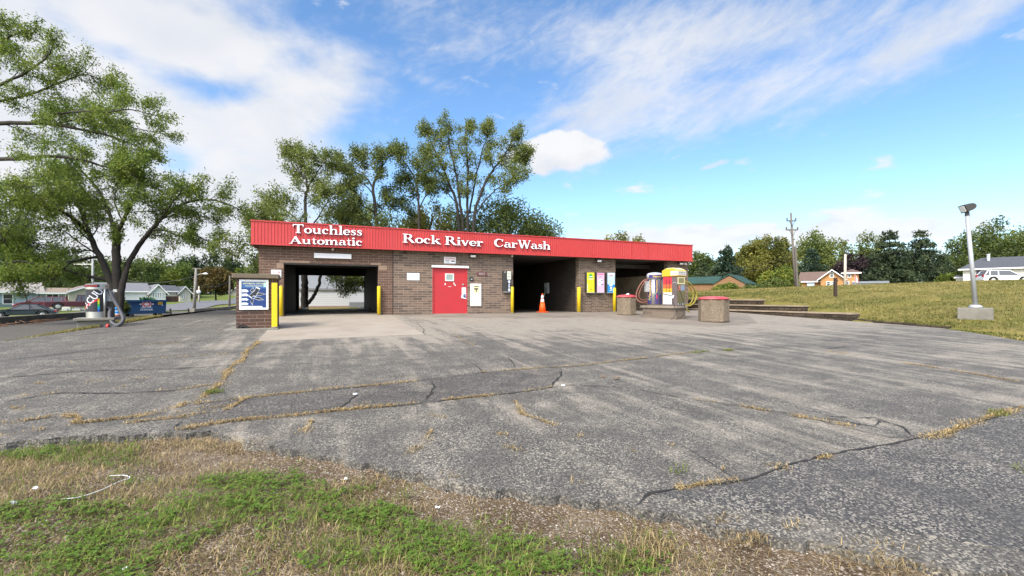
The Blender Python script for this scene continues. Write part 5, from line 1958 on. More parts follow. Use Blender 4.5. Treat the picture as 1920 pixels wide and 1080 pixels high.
mb.tube(spline(px_path([(1268, 532), (1273, 542), (1280, 560), (1283, 572), (1285, 582), (1279, 593), (1268, 599)], yq, o_, None, RZ)), .012, 6)
mb.tube(spline(px_path([(1262, 560), (1262, 568), (1266, 577), (1268, 586), (1264, 594), (1258, 599.5)], yq, o_, None, RZ)), .012, 6)
mb.build('spray_hose', MAT['black'], t, smooth=True)
MB().tube(px_path([(1261, 531), (1266, 530), (1270, 534)], yq, o_, None, RZ), [.02, .03, .02], 6).build('spray_gun', MAT['steel'], t)
MB().tube(px_path([(1260.5, 559), (1263, 554)], yq, o_, None, RZ), .03, 6).build('nozzle', MAT['white'], t)

# ------------------------------------------------------------------ rainbow vacuum on the left
c = lot(190, 613)
yl = c.y + .35
xlc = wx(183, yl)
zl_ = lot_z(yl) - .05
t0 = thing('vacuum_plinth', 'grey concrete plinth with overhanging slab under the rainbow vacuum', 'plinth', (xlc, yl, zl_), R(12))
s_ = yl / ray(190)[1] / F
hp = 19 * s_
MB().box(-.40, .36, -.30, .34, -.1, hp - .08).build('block', MAT['concrete'], t0, bevel=.01)
MB().box(-.47, .43, -.38, .42, hp - .079, hp).build('slab', MAT['concrete'], t0, bevel=.015)
xv = wx(182, yl)
t = thing('vacuum_cleaner', 'black and silver cylinder vacuum with rainbow stripe and thick grey hose at the lot edge', 'vacuum', (xv, yl, zl_ + hp), R(12))
hv = (592 - 529) * s_
rv = 15.3 * s_
MB().lathe([(rv, 0), (rv, hv * .17), (rv * .98, hv * .172), (rv * .98, hv * .84)], sides=36).build('drum', MAT['steel'], t, smooth=False)
MB().lathe([(rv * 1.1, hv * .84), (rv * 1.1, hv * .985), (rv * .9, hv), (0, hv * 1.005)], sides=36).build('head', MAT['steel'], t, smooth=False)
mb = MB()
curved(mb, rv + .006, 185, 318, hv * .18, hv * .83, 24)
mb.build('black_wrap', INK, t)
mb = MB()
curved(mb, rv * 1.1 + .006, 190, 290, hv * .90, hv * .975, 18)
mb.build('head_band', INK, t)
mb = MB()
cyl_text(mb, 'VACUUM', rv * 1.1 + .009, 240, hv * .937, rv * 1.5, hv * .05, 0)
mb.build('lettering', RED, t)
mb = MB()
put_text(mb, 'ACUUM', 0, 0, 0, hv * .82, hv * .20, 52, .012, lambda a, b: ((rv + .010) * math.cos(R(262) + a / rv), (rv + .010) * math.sin(R(262) + a / rv), hv * .64 + b))
mb.build('lettering', paint('letter_silver', (0.7, 0.7, 0.7)), t)
rb = [(0.03, 0.10, 0.5), (0.02, 0.30, 0.6), (0.02, 0.45, 0.35), (0.08, 0.5, 0.05), (0.45, 0.6, 0.03), (0.75, 0.65, 0.03), (0.75, 0.35, 0.03)]
for i, c_ in enumerate(rb):
    mb = MB()
    curved(mb, rv + .0085, 281, 291, hv * (.185 + .055 * i), hv * (.238 + .055 * i), 4)
    mb.build('rainbow_band', paint('rainbow_%d' % i, c_), t)
mb = MB()
vs = []
for i in range(15):
    f = i / 14
    a = 188 + 92 * f
    z = hv * (.20 + .30 * f ** .8)
    vs += [((rv + .009) * math.cos(R(a)), (rv + .009) * math.sin(R(a)), z), ((rv + .009) * math.cos(R(a)), (rv + .009) * math.sin(R(a)), z + hv * .06)]
mb.add(vs, [(2 * i, 2 * i + 2, 2 * i + 3, 2 * i + 1) for i in range(14)])
mb.build('red_curve', RED, t)
a = R(318)
MB().tube([(rv * 1.06 * math.cos(a), rv * 1.06 * math.sin(a), .0), (rv * 1.06 * math.cos(a), rv * 1.06 * math.sin(a), hv * .84)], .03, 10).build('side_pipe', MAT['steel'], t, smooth=True)
MB().box(rv * .75, rv * 1.5, -.1, .22, hv * .48, hv * .80).build('coin_box', GREY, t, bevel=.01)
MB().box(rv * .7, rv * 1.55, -.05, .25, .0, hv * .475).build('filter_box', MAT['darkmetal'], t, bevel=.01)
MB().box(rv * 1.50, rv * 1.85, -.05, .1, hv * .76, hv * .84).build('hose_bracket', MAT['offwhite'], t)
o_ = Vector((xv, yl, zl_ + hp))
mb = MB()
mb.tube(spline(px_path([(203, 543), (208, 551), (216, 566), (226, 584), (231, 597), (228, 605), (220, 609), (211, 606), (206, 596), (206, 585), (209, 578)], yl - .1, o_, [.1, .05, 0, -.1, -.2, -.25, -.25, -.2, -.1, 0, .1], R(12))), .05, 10)
mb.tube(spline(px_path([(198, 576), (205, 578), (209, 586), (208, 596)], yl - .05, o_, None, R(12))), .045, 8)
mb.tube(spline(px_path([(231, 592), (229, 603), (222, 610), (212, 613), (200, 612.5)], yl - .4, o_, [.2, .1, 0, -.05, -.05], R(12))), .048, 10)
mb.build('hose', MAT['hose_grey'], t, smooth=True)
mb = MB().tube(px_path([(201, 612.5), (195, 612.8), (189, 612)], yl - .46, o_, None, R(12)), [.06, .05, .07], 8)
mb.build('nozzle', MAT['black'], t)
MB().tube(px_path([(204, 611.6), (200, 611.5)], yl - .52, o_, None, R(12)), .065, 8).build('nozzle_ring', RED, t)

# blue and white cone standing behind the vacuum
c = on(217, 17.2)
t = thing('blue_cone', 'bright blue cone with white bands partly hidden by the grey vacuum hose', 'traffic cone', (c.x, c.y, c.z + .06))
s_ = 17.2 / F
BL = paint('cone_blue', (0.02, 0.26, 0.66))
zz = HB - (591 - HV) * s_ - c.z - .06
hh = 15 * s_


def kr(f):
    return (7.5 * (1 - f) + 3.2 * f) * s_


for f0, f1, m, nm in ((0, .08, OR, 'base'), (.08, .20, MAT['white'], 'white_band'), (.20, .50, BL, 'body'), (.50, .58, MAT['white'], 'white_band'), (.58, 1, BL, 'body')):
    MB().lathe([(kr(f0), f0 * hh + zz), (kr(f1), f1 * hh + zz)] + ([(0, hh + zz)] if f1 == 1 else []), sides=20).build(nm, m, t, smooth=True)
MB().lathe([(.17, 0), (.17, max(zz, .02))], sides=16).build('stand', MAT['concrete'], t)

# ------------------------------------------------------------------ blue dumpster
c = on(269, 26.2)
tt = 26.2
s_ = tt / F
t = thing('dumpster', 'blue steel dumpster with flower emblem and yellow sticker standing by the side lane', 'dumpster', (c.x, c.y, c.z + .05), R(28))
DB = plain('dumpster_blue', (0.012, 0.052, 0.135), .45, .15, 2, dirt=(.03, .06, .11), dirt_amt=.5)
w, h = 60 * s_, 25.5 * s_
z0 = (HB - (588 - HV) * s_) - c.z - .05
z0 = max(z0, .10)
MB().prism([(-w / 2, z0), (w / 2, z0), (w / 2 + .03, z0 + h * .75), (w / 2 + .03, z0 + h), (-w / 2 - .03, z0 + h), (-w / 2 - .03, z0 + h * .75)], 'xz', -.55, .75).build('body', DB, t, bevel=.015)
mb = MB()
mb.box(-w / 2 - .06, w / 2 + .06, -.60, -.552, z0 + h - .10, z0 + h + .005)
mb.box(w / 2 + .032, w / 2 + .085, -.60, .78, z0 + h - .10, z0 + h + .005)
mb.build('rim', DB, t)
for x in (-w * .33, w * .36):
    for ya in (-.57, .50):
        MB().box(x - .09, x + .09, ya, ya + .17, .0, z0 - .002).build('caster', MAT['black'], t, bevel=.03)
MB().box(w / 2 + .0, w / 2 + .25, -.3, .3, z0 - .02, z0 + .06).build('lift_bar', MAT['black'], t)
cx, cz = w * .02, z0 + h * .70
for k, (rr, m, d) in enumerate(((1.0, paint('emblem_white', (0.7, 0.66, 0.68)), -.5535), (.82, paint('emblem_red', (0.42, 0.06, 0.08)), -.556), (.45, paint('emblem_white', (0.7, 0.66, 0.68)), -.5585))):
    mb = MB()
    pts = [(cx + .27 * rr * (1 + .22 * math.cos(6 * a)) * math.cos(a), cz + .165 * rr * (1 + .22 * math.cos(6 * a)) * math.sin(a)) for a in [2 * math.pi * i / 48 for i in range(48)]]
    mb.prism(pts, 'xz', d, d + .002)
    mb.build('emblem', m, t)
mb = MB()
for (z, a, hh_) in ((z0 + h * .40, .27, .045), (z0 + h * .25, .29, .06)):
    x = -a
    while x < a:
        ww = rnd.uniform(.03, .09)
        mb.box(cx + x, cx + min(x + ww, a), -.556, -.5535, z, z + hh_)
        x += ww + .02
mb.box(-w * .40, -w * .37, -.556, -.5535, z0 + h * .55, z0 + h * .62)
mb.box(w * .40, w * .43, -.556, -.5535, z0 + h * .57, z0 + h * .64)
mb.build('lettering', paint('lettering_pale', (0.45, 0.52, 0.62)), t)
mb = MB().box(w * .30, w * .42, -.556, -.5535, z0 + h * .66, z0 + h * .92)
mb.build('sticker', paint('sticker_gold', (0.60, 0.38, 0.04)), t)
o = MB()
lid = []
for i in range(14):
    x = -w * .18 + rnd.uniform(0, w * .5)
    o.tube([(x, rnd.uniform(-.4, .5), z0 + h - .08), (x + rnd.uniform(-.3, .3), rnd.uniform(-.4, .5), z0 + h + rnd.uniform(.03, .16))], .05, 5)
q = o.build('green_waste', plain('green_waste', (0.03, 0.09, 0.035), .8), None, loc=(c.x, c.y, c.z + .05), rotz=R(28))
tag(q, 'heap of green waste showing over the dumpster rim', 'waste')

# ------------------------------------------------------------------ tiered stone retaining wall on the right
stone = brick('retaining_stone', (0.085, 0.062, 0.042), (0.040, 0.030, 0.022), (0.018, 0.014, 0.010), bw=.30, bh=.13, ms=.018, stain=(.14, .11, .08), amt=.4)
capm = plain('retaining_cap', (0.30, 0.235, 0.165), .9, .25, 3, dirt=(.15, .115, .08), dirt_amt=.6, bump=.4)
rw = thing('retaining_wall', 'three tiers of dark stone retaining wall with pale caps under the grass bank', 'retaining wall', (XR, 15, 0))


def tier(x0, y0, y1, z0a, z0b, z1, cap):
    mb = MB()
    n = 14
    pts = [y0 + (y1 - y0) * i / n for i in range(n + 1)]
    for i in range(n):
        a, b = pts[i], pts[i + 1]
        j = rnd.uniform(-.015, .015)
        mb.box(x0 - XR + j, x0 + .55 - XR, a - 15 + .003, b - 15 - .003, z0a - .5, z1 - .065)
    mb.build('stone_course', stone, rw)
    mb = MB()
    for i in range(n):
        j = rnd.uniform(-.02, .02)
        mb.box(x0 - .04 - XR + j, x0 + .5 - XR, pts[i] - 15 + .004, pts[i + 1] - 15 - .004, z1 - .06 + rnd.uniform(-.006, .006), z1)
    mb.build('cap_stone', capm, rw)


tier(XR, 12.35, 26, -.3, 0, .09, 1)
tier(XR + .26, 14.75, 26, 0, .1, .37, 1)
tier(XR + .52, 17.25, 26, .3, .37, .66, 1)
# low broken kerb beyond the wall's end
mb = MB()
for i in range(9):
    y = 12.3 - i * .36
    x = XR + .06 - .02 * i
    mb.box(x - .02, x + .22, y - .35, y - .01, lot_z(y) - .2, lot_z(y) + .09 - .006 * i + rnd.uniform(-.02, .02))
tag(mb.build('stone_kerb', stone, None, bevel=.015), 'low broken stone kerb running on from the tiered wall', 'kerb')

# ------------------------------------------------------------------ light pole on its concrete block
tt = 17.0
c = on(1829, tt)
s_ = tt / F
t = thing('light_pole', 'tall pale light pole with dark shoebox lamp on a concrete block', 'light pole', c, math.atan2(-ray(1829)[0], ray(1829)[1]))
hb_ = 21.5 * s_
wz0 = (HB - (598.5 - HV) * s_) - c.z
MB().box(-.48, .46, -.42, .42, -.5, wz0 + hb_).build('concrete_block', MAT['concrete'], t, bevel=.02)
zb0 = wz0 + hb_
top = (HB - (403 - HV) * s_) - c.z
PM = plain('pole_grey', (0.36, 0.365, 0.37), .4, .06, 2, metal=.2)
MB().lathe([(.20, zb0), (.20, zb0 + .04), (.15, zb0 + .09), (.13, zb0 + .11)], sides=20).build('base_flange', PM, t, smooth=True)
lean = -11 * s_
MB().tube([(0, 0, zb0 + .1), (lean, 0, top)], [.074, .062], 16).build('shaft', PM, t, smooth=True)
mb = MB().tube([(lean, 0, top), (lean - .0, 0, top + .20)], [.075, .06], 10)
mb.build('knuckle', MAT['darkmetal'], t)
prof = [(-.36, .30), (-.22, -.02), (-.06, .06), (.10, .10), (.22, .18), (.24, .30), (.18, .38), (.05, .43), (-.12, .42)]
LT = Vector((lean, 0, top + .14))
prof = [(-.27, .30), (-.10, -.04), (-.02, .02), (.10, .06), (.22, .14), (.27, .25), (.22, .34), (.10, .385), (-.10, .36)]
lh = MB().prism(prof, 'xz', -.24, .24).build('lamp_head', MAT['darkmetal'], t, bevel=.015, loc=LT, rotz=R(34))
lh.scale = (.74, .74, .80)
MB().prism([(-.262, .262), (-.132, .004), (-.142, -.002), (-.274, .255)], 'xz', -.17, .17).build('lens', paint('lamp_lens', (0.80, 0.80, 0.76)), lh)

# lone dark post on the bank
tt = 23.6
c = on(1566.5, tt)
s_ = tt / F
z1 = HB - (521 - HV) * s_ - c.z
t = thing('wooden_post', 'short dark wooden post standing alone on the grass bank', 'post', c, -YAW)
MB().box(-2.4 * s_, 2.4 * s_, -.06, .06, -.3, z1).build('timber', plain('dark_timber', (0.045, 0.03, 0.022), .9, .3, 8), t, bevel=.008)
MB().box(2.2 * s_, 2.2 * s_ + .05, -.05, .05, z1 * .84, z1 * .90).build('hinge', MAT['darkmetal'], t)

# ------------------------------------------------------------------ low walls of the side lane
cw = plain('mossy_concrete', (0.16, 0.145, 0.105), .95, .25, 3, dirt=(.06, .05, .035), dirt_amt=.7, bump=.5)
mb = MB()
y = 12.0
while y < 33.5:
    zl = T(-11.6, y)
    mb.box(-12.05 + .006 * (int(y) % 2), -11.78, y, y + .992, zl - .6, zl + .36)
    y += 1.0
q = mb.build('lane_wall', cw)
tag(q, 'low mossy concrete wall along the far side of the lane by the parked sedan', 'wall')
mb = MB()
A_, B_ = on(360, 31.0), on(452, 41.5)
n = 12
for i in range(n):
    a, b = A_.lerp(B_, i / n), A_.lerp(B_, (i + 1) / n)
    d = (b - a).normalized()
    nn = Vector((-d.y, d.x, 0)) * .14
    za, zb2 = T(a.x, a.y), T(b.x, b.y)
    pa = [a - nn, b - nn, b + nn, a + nn]
    zt_ = .36
    mb.add([(p.x, p.y, z) for p, z in zip(pa, (za - .4, zb2 - .4, zb2 - .4, za - .4))] + [(p.x, p.y, z + zt_) for p, z in zip(pa, (za, zb2, zb2, za))],
           [(0, 3, 2, 1), (4, 5, 6, 7), (0, 1, 5, 4), (1, 2, 6, 5), (2, 3, 7, 6), (3, 0, 4, 7)])
q = mb.build('street_wall', plain('worn_concrete', (0.26, 0.235, 0.195), .95, .2, 2, dirt=(.10, .09, .07), dirt_amt=.8, bump=.4))
tag(q, 'low worn concrete wall between the lane and the street, behind the pay pillar', 'wall')
for u, v, hgt, lean_, lab in ((321, 589, .42, -.05, 'stub of a dark broken post beside the blue dumpster'), (356, 590, .42, -.09, 'leaning dark broken post at the foot of the street lamp pole')):
    tt = 29.5
    c = on(u, tt)
    o = MB().tube([(0, 0, -.2), (lean_, 0, hgt)], [.06, .055], 6).build('broken_post', MAT['darkmetal'], None, loc=c)
    tag(o, lab, 'post')
# brush heap by the low wall
rt = []
tw = MB()
for i in range(70):
    y = rnd.uniform(19, 27)
    x = -11.65 + rnd.uniform(0, .8) * (1 - abs(y - 22) / 7)
    z = T(x, y) + rnd.uniform(.04, .16)
    a = rnd.uniform(0, 3.14)
    l = rnd.uniform(.15, .5)
    tw.tube([(x, y, z), (x + l * math.cos(a), y + l * math.sin(a), z + rnd.uniform(-.06, .1))], .015, 4)
tag(tw.build('brush_debris', plain('dead_brush', (0.16, 0.085, 0.05), .95, .3, 6)), 'dead brown brush lying along the lane wall', 'debris', kind='stuff')

# ------------------------------------------------------------------ litter on the verge and the lot
def verge_pt(u, v):
    p = lot(u, v)
    p.z = float(verge_z(np.array([p.x]), np.array([p.y]))[0]) + .03
    return p


P = [verge_pt(u, v) for u, v in ((115, 942), (150, 935), (190, 920), (222, 906), (243, 896), (232, 893), (205, 896))]
o = MB().tube(spline(P, 6), .0022, 6).build('white_string', MAT['white'])
tag(o, 'length of white string lying on the grass', 'string')
for i, (u, v, s, lab) in enumerate(((27, 951, .028, 'crumpled white paper scrap left of the white string in the grass'), (648, 889, .022, 'small white scrap on the bare soil near the asphalt edge'), (821, 937, .022, 'pale scrap on gravel above the clover'),
                                    (235, 1072, .016, 'tiny white scrap in the grass at the photo bottom'), (66, 924, .02, 'pale grey scrap just above the crumpled paper'))):
    p = verge_pt(u, v)
    bm = bmesh.new()
    bmesh.ops.create_grid(bm, x_segments=5, y_segments=5, size=s * .6)
    for vv in bm.verts:
        vv.co.z += rnd.uniform(-.35, .35) * s
        vv.co.x += rnd.uniform(-.2, .2) * s
    me = bpy.data.meshes.new('paper_scrap')
    bm.to_mesh(me)
    bm.free()
    me.materials.append(MAT['white'])
    sol = bpy.data.objects.new('paper_scrap', me)
    COL.objects.link(sol)
    sol.location = p
    sol.rotation_euler = (rnd.uniform(-.4, .4), rnd.uniform(-.4, .4), rnd.uniform(0, 6))
    tag(sol, lab, 'paper scrap', 'paper scraps on the verge')
for u, v, lab in ((666, 741, 'flat white paper patch on the dark crack before the pad'), (1056, 725, 'small white crumpled cup where the cracks meet')):
    p = lot(u, v, .012)
    o = MB().prism([(-.028, -.02), (.015, -.022), (.032, .0), (.01, .02), (-.024, .018)], 'xy', 0, .012).build('paper_scrap', MAT['white'], None, loc=p)
    tag(o, lab, 'paper scrap', 'paper scraps on the asphalt')
for u, v, lab in ((1130, 709, 'dry brown leaf lying left of its neighbour near the crack junction'), (1156, 712, 'curled tan leaf lying right of its neighbour near the crack junction')):
    p = lot(u, v, .02)
    o = MB().prism([(-.05, 0), (-.012, .025), (.045, .0), (-.006, -.022)], 'xy', 0, .02).build('dry_leaf', plain('dry_leaf', (0.16, 0.11, 0.075), .9), None, loc=p, rotz=rnd.uniform(0, 3))
    tag(o, lab, 'leaf', 'dry leaves on the asphalt')
# ------------------------------------------------------------------ houses
def siding(name, col, pitch=.2):
    q = NT(name)
    uv = q.coord('UV')
    sp = q.n('ShaderNodeSeparateXYZ')
    q.l(uv, sp.inputs[0])
    fr = q.math('FRACT', q.math('DIVIDE', sp.outputs[1], pitch))
    ln = q.step(fr, 0.0, 0.12)
    n = q.noise(q.coord(), .8, 5, .6)
    c = q.mix(ln, tuple(x * .55 for x in col), col)
    c = q.mix(.35, c, q.mix(n, (.6, .6, .6), (1, 1, 1)), 'MULTIPLY')
    return q.done(c, .6, 0, .3)


def shingles(name, col):
    q = NT(name)
    o = q.coord()
    n = q.noise(q.coord('Object', (1, 1, 6)), 9, 5, .7)
    m = q.noise(o, .6, 5, .6)
    c = q.mix(q.step(n, .3, .7), tuple(x * .7 for x in col), tuple(x * 1.2 for x in col))
    c = q.mix(.4, c, q.mix(m, (.6, .6, .6), (1, 1, 1)), 'MULTIPLY')
    return q.done(c, .9, 0, .2)


TRIM = paint('house_trim', (0.70, 0.70, 0.68))


def window(parent, x, z, w, h, y, shutters=None, pane=None):
    mb = MB()
    f = .09
    for a, b, c, d in ((x - w / 2, x + w / 2, z, z + f), (x - w / 2, x + w / 2, z + h - f, z + h), (x - w / 2, x - w / 2 + f, z + f + .001, z + h - f - .001), (x + w / 2 - f, x + w / 2, z + f + .001, z + h - f - .001)):
        mb.box(a, b, y - .06, y - .003, c, d)
    o = mb.build('window', TRIM, parent)
    MB().box(x - w / 2 + f, x + w / 2 - f, y - .03, y - .004, z + f, z + h - f).build('pane', pane or MAT['glass'], o)
    if w > .9:
        MB().box(x - .03, x + .03, y - .05, y - .031, z + f, z + h - f).build('sash', TRIM, o)
    else:
        MB().box(x - w / 2 + f, x + w / 2 - f, y - .05, y - .031, z + h / 2 - .02, z + h / 2 + .02).build('sash', TRIM, o)
    if shutters:
        for s in (-1, 1):
            MB().box(x + s * (w / 2 + .22) - .2, x + s * (w / 2 + .22) + .2, y - .05, y - .003, z, z + h).build('shutter', shutters, o)
    return o


def gable(parent, x0, x1, y0, y1, zw, zr, wall, roof, ridge='x', over=.3, hip=0.0, fascia=True):
    """walls and a pitched roof; the ridge runs along x or y; hip shortens the ridge"""
    mb = MB()
    mb.box(x0, x1, y0, y1, -.8, zw)
    if ridge == 'x' and hip == 0:
        for x in (x0 + .001, x1 - .02):
            mb.prism([(y0, zw + .001), (y1, zw + .001), ((y0 + y1) / 2, zr - .12)], 'yz', x, x + .019)
    if ridge == 'y':
        for y in (y0 + .001, y1 - .02):
            mb.prism([(x0, zw + .001), (x1, zw + .001), ((x0 + x1) / 2, zr - .12)], 'xz', y, y + .019)
    mb.build('wall', wall, parent)
    o = over
    mb = MB()
    th = .14
    zo = zw - o * (zr - zw) / ((y1 - y0) / 2 if ridge == 'x' else (x1 - x0) / 2)
    if ridge == 'x':
        ym = (y0 + y1) / 2
        hx = hip
        A = [(x0 - o, y0 - o, zo), (x1 + o, y0 - o, zo), (x1 + o - hx, ym, zr), (x0 - o + hx, ym, zr), (x0 - o, y1 + o, zo), (x1 + o, y1 + o, zo)]
        fs = [(0, 1, 2, 3), (3, 2, 5, 4)]
        if hip:
            fs += [(1, 5, 2), (4, 0, 3)]
    else:
        xm = (x0 + x1) / 2
        A = [(x0 - o, y0 - o, zo), (x0 - o, y1 + o, zo), (xm, y1 + o, zr), (xm, y0 - o, zr), (x1 + o, y0 - o, zo), (x1 + o, y1 + o, zo)]
        fs = [(0, 3, 2, 1), (3, 4, 5, 2)]
    top = [(x, y, z + th) for x, y, z in A]
    n = len(A)
    mb.add(A + top, [tuple(reversed(f)) for f in fs] + [tuple(i + n for i in f) for f in fs])
    # close the eaves
    edges = {}
    for f in fs:
        for i in range(len(f)):
            a, b = f[i], f[(i + 1) % len(f)]
            edges[(a, b)] = 1
    for a, b in list(edges):
        if (b, a) not in edges:
            mb.add([A[a], A[b], top[b], top[a]], [(0, 1, 2, 3)])
    r = mb.build('roof', roof, parent)
    if fascia:
        mb = MB()
        if ridge == 'x':
            mb.box(x0 - o, x1 + o, y0 - o - .03, y0 - o - .004, zo - .06, zo + .13)
        else:
            s = (zr - zo) / (xm - x0 + o)
            for sg in (1, -1):
                xe_ = x0 - o if sg > 0 else x1 + o
                mb.prism([(xe_, zo - .04), (xm, zr - .04), (xm, zr + .15), (xe_, zo + .15)] if sg > 0 else [(xe_, zo - .04), (xe_, zo + .15), (xm, zr + .15), (xm, zr - .04)], 'xz', y0 - o - .03 - .003 * (sg > 0), y0 - o - .004)
        mb.build('fascia_board', TRIM, r)
    return r


def facing(u, extra=0.0):
    dx, dy = ray(u)
    return math.atan2(-dx, dy) + R(extra)


GREY_ROOF = shingles('grey_shingles', (0.17, 0.17, 0.18))
PALE_ROOF = shingles('pale_shingles', (0.30, 0.275, 0.24))
BROWN_ROOF = shingles('brown_shingles', (0.155, 0.105, 0.085))
DARK_ROOF = shingles('dark_grey_shingles', (0.085, 0.09, 0.10))
GREEN_ROOF = shingles('green_shingles', (0.035, 0.075, 0.062))

# blue-grey ranch house behind the parked cars
tt = 58.0
s_ = tt / F
c = on(82, tt)
bz = HB - (578 - HV) * s_
t = thing('ranch_house', 'low blue grey house with white windows and pale roof behind the parked cars', 'house', (c.x, c.y, bz), facing(82, 4))
SB, SG = siding('blue_siding', (0.30, 0.37, 0.43)), siding('sage_siding', (0.24, 0.28, 0.265))
X_ = lambda u: (u - 82) * s_
gable(t, X_(-22), X_(76), 0, 7, 2.15, 3.25, SB, PALE_ROOF, 'x', .5)
gable(t, X_(76.5), X_(138), -.6, 6.4, 1.95, 2.55, SG, shingles('tan_shingles', (0.25, 0.20, 0.15)), 'x', .35)
window(t, X_(37), .55, .9, 1.3, 0)
window(t, X_(93), .25, 1.2, 1.6, -.6)
window(t, X_(113), .55, .45, 1.2, -.6)
window(t, X_(129), .55, .45, 1.2, -.6)
MB().box(X_(-5), X_(72), -.02, -.004, .2, .75).build('green_band', paint('band_green', (0.14, 0.20, 0.19)), t)

t = thing('garage', 'small beige garage with brownish roof beside the blue grey house', 'garage', on(155, 60.0), facing(155, 10))
t.location.z = HB - (577 - HV) * 60 / F
BEI = siding('beige_siding', (0.40, 0.36, 0.28))
gable(t, -1.35, 2.6, 0, 5, 2.05, 2.85, BEI, shingles('mauve_shingles', (0.19, 0.15, 0.145)), 'y', .25)
MB().box(-.6, 1.8, -.03, -.004, -.2, 1.7).build('garage_door', paint('garage_door', (0.42, 0.40, 0.35)), t)

# white house with grey roof behind the dumpster
tt = 66.0
s_ = tt / F
c = on(262, tt)
t = thing('white_house', 'white house with grey roof and pointed gable showing above the dumpster', 'house', (c.x, c.y, HB - (570 - HV) * s_), facing(262, 6))
WS = siding('white_siding', (0.72, 0.72, 0.70))
X_ = lambda u: (u - 262) * s_
gable(t, X_(205), X_(276), 1.0, 8, (570 - 546) * s_, (570 - 531) * s_, WS, GREY_ROOF, 'x', .3)
gable(t, X_(277), X_(300), -.6, 6, (570 - 548) * s_, (570 - 534) * s_, WS, GREY_ROOF, 'y', .35)
for i in range(5):
    window(t, X_(281.5 + i * 3.6), .95, .27, .75, -.6)

tt = 76.0
s_ = tt / F
c = on(325, tt)
t = thing('beige_house', 'beige house with dark grey roof and brown fence right of the white house', 'house', (c.x, c.y, HB - (566 - HV) * s_), facing(325, 10))
X_ = lambda u: (u - 325) * s_
BS = siding('cream_siding', (0.52, 0.48, 0.41))
gable(t, X_(292), X_(334), 1, 8, (566 - 546) * s_, (566 - 535.5) * s_, BS, DARK_ROOF, 'x', .3)
gable(t, X_(335), X_(352), 0, 7, (566 - 548) * s_, (566 - 537.5) * s_, BS, DARK_ROOF, 'y', .3)
window(t, X_(313), 1.05, 1.0, .5, 1)
window(t, X_(338.5), .5, .3, .7, 0)
window(t, X_(342.5), .5, .3, .7, 0)
tt = 72.0
s_ = tt / F
c = on(316, tt)
t = thing('board_fence', 'dark brown board fence before the beige house', 'fence', (c.x, c.y, HB - (566 - HV) * s_), facing(316, 8))
mb = MB()
for i in range(16):
    mb.box((-15 + i * 1.9) * s_, (-13.2 + i * 1.9) * s_, -.02, .02, -.3, 10.5 * s_)
mb.build('boards', plain('fence_brown', (0.065, 0.035, 0.028), .9), t)
MB().box(-15 * s_, 15 * s_, .021, .07, 3 * s_, 4 * s_).build('rail', plain('fence_rail', (0.06, 0.033, 0.028), .9), t)

# far houses glimpsed by the street
tt = 105.0
s_ = tt / F
c = on(442, tt)
t = thing('far_house', 'pale house half hidden by trees at the end of the street', 'house', (c.x, c.y, HB - (556 - HV) * s_), facing(442))
gable(t, -9 * s_, 12 * s_, 0, 6, 9 * s_, 17 * s_, BEI, GREY_ROOF, 'y', .3)

# white shed seen through the automatic bay
yy = 36.5
x0, x1 = wx(540, yy), wx(720, yy)
t = thing('white_shed', 'long white lap sided shed seen through the automatic bay', 'shed', ((x0 + x1) / 2, yy, 0))
gable(t, -4.6, 4.6, 0, 5, wz(620, 543, yy), wz(620, 519, yy + 2.5), siding('shed_siding', (0.52, 0.525, 0.53), .15), paint('shed_roof', (0.20, 0.205, 0.21)), 'x', .12, fascia=False)
MB().box(-4.7, 4.7, -.08, -.004, -.2, .12).build('plinth', MAT['lintel'], t)
MB().box(.8, 3.2, -.42, -.10, .02, .40).build('white_step', paint('shed_roof', (0.20, 0.205, 0.21)), t)

# green roofed brick building on the right
tt = 62.0
s_ = tt / F
c = on(1335, tt)
t = thing('brick_garage', 'tan brick building with green shingle roof behind the bank', 'building', (c.x, c.y, HB - (546 - HV) * s_), facing(1335, -14))
X_ = lambda u: (u - 1335) * s_
TB = brick('orange_brick', (0.29, 0.155, 0.075), (0.24, 0.125, 0.062), (0.32, 0.22, 0.14), bw=.25, bh=.085, ms=.008)
gable(t, X_(1270), X_(1337), .8, 7, (546 - 530.5) * s_, (546 - 518) * s_, TB, GREEN_ROOF, 'x', .25, fascia=False)
gable(t, X_(1337.5), X_(1392), 0, 8, (546 - 533) * s_, (546 - 516.5) * s_, TB, GREEN_ROOF, 'y', .12, fascia=False)

# orange brick house with brown roof
tt = 72.0
s_ = tt / F
c = on(1540, tt)
t = thing('orange_house', 'orange brick house with brown roof and white framed windows beyond the bank', 'house', (c.x, c.y, HB - (542 - HV) * s_), facing(1540, -4))
X_ = lambda u: (u - 1540) * s_
OB = plain('orange_wall', (0.40, 0.20, 0.075), .8, .1, 2)
gable(t, X_(1506), X_(1546), 1.6, 9, (542 - 525.5) * s_, (542 - 508) * s_, OB, BROWN_ROOF, 'x', .5)
gable(t, X_(1539), X_(1574), 0, 8, (542 - 522) * s_, (542 - 507.5) * s_, OB, BROWN_ROOF, 'y', .45)
gable(t, X_(1574.5), X_(1595), .6, 8, (542 - 513) * s_, (542 - 505.5) * s_, OB, BROWN_ROOF, 'x', .4, 1.2)
window(t, X_(1556), (542 - 521) * s_, .55, .85, 0)
window(t, X_(1551), (542 - 536) * s_, .55, .7, 0)
window(t, X_(1559), (542 - 536) * s_, .55, .7, 0)
window(t, X_(1582), (542 - 521.5) * s_, .45, .85, .6)
window(t, X_(1579), (542 - 535) * s_, .5, .6, .6)
window(t, X_(1589), (542 - 535) * s_, .5, .6, .6)
MB().box(X_(1516), X_(1528), 1.3, 1.59, -.2, (542 - 527) * s_).build('bay_window', paint('bay_pane', (0.42, 0.50, 0.58)), t)
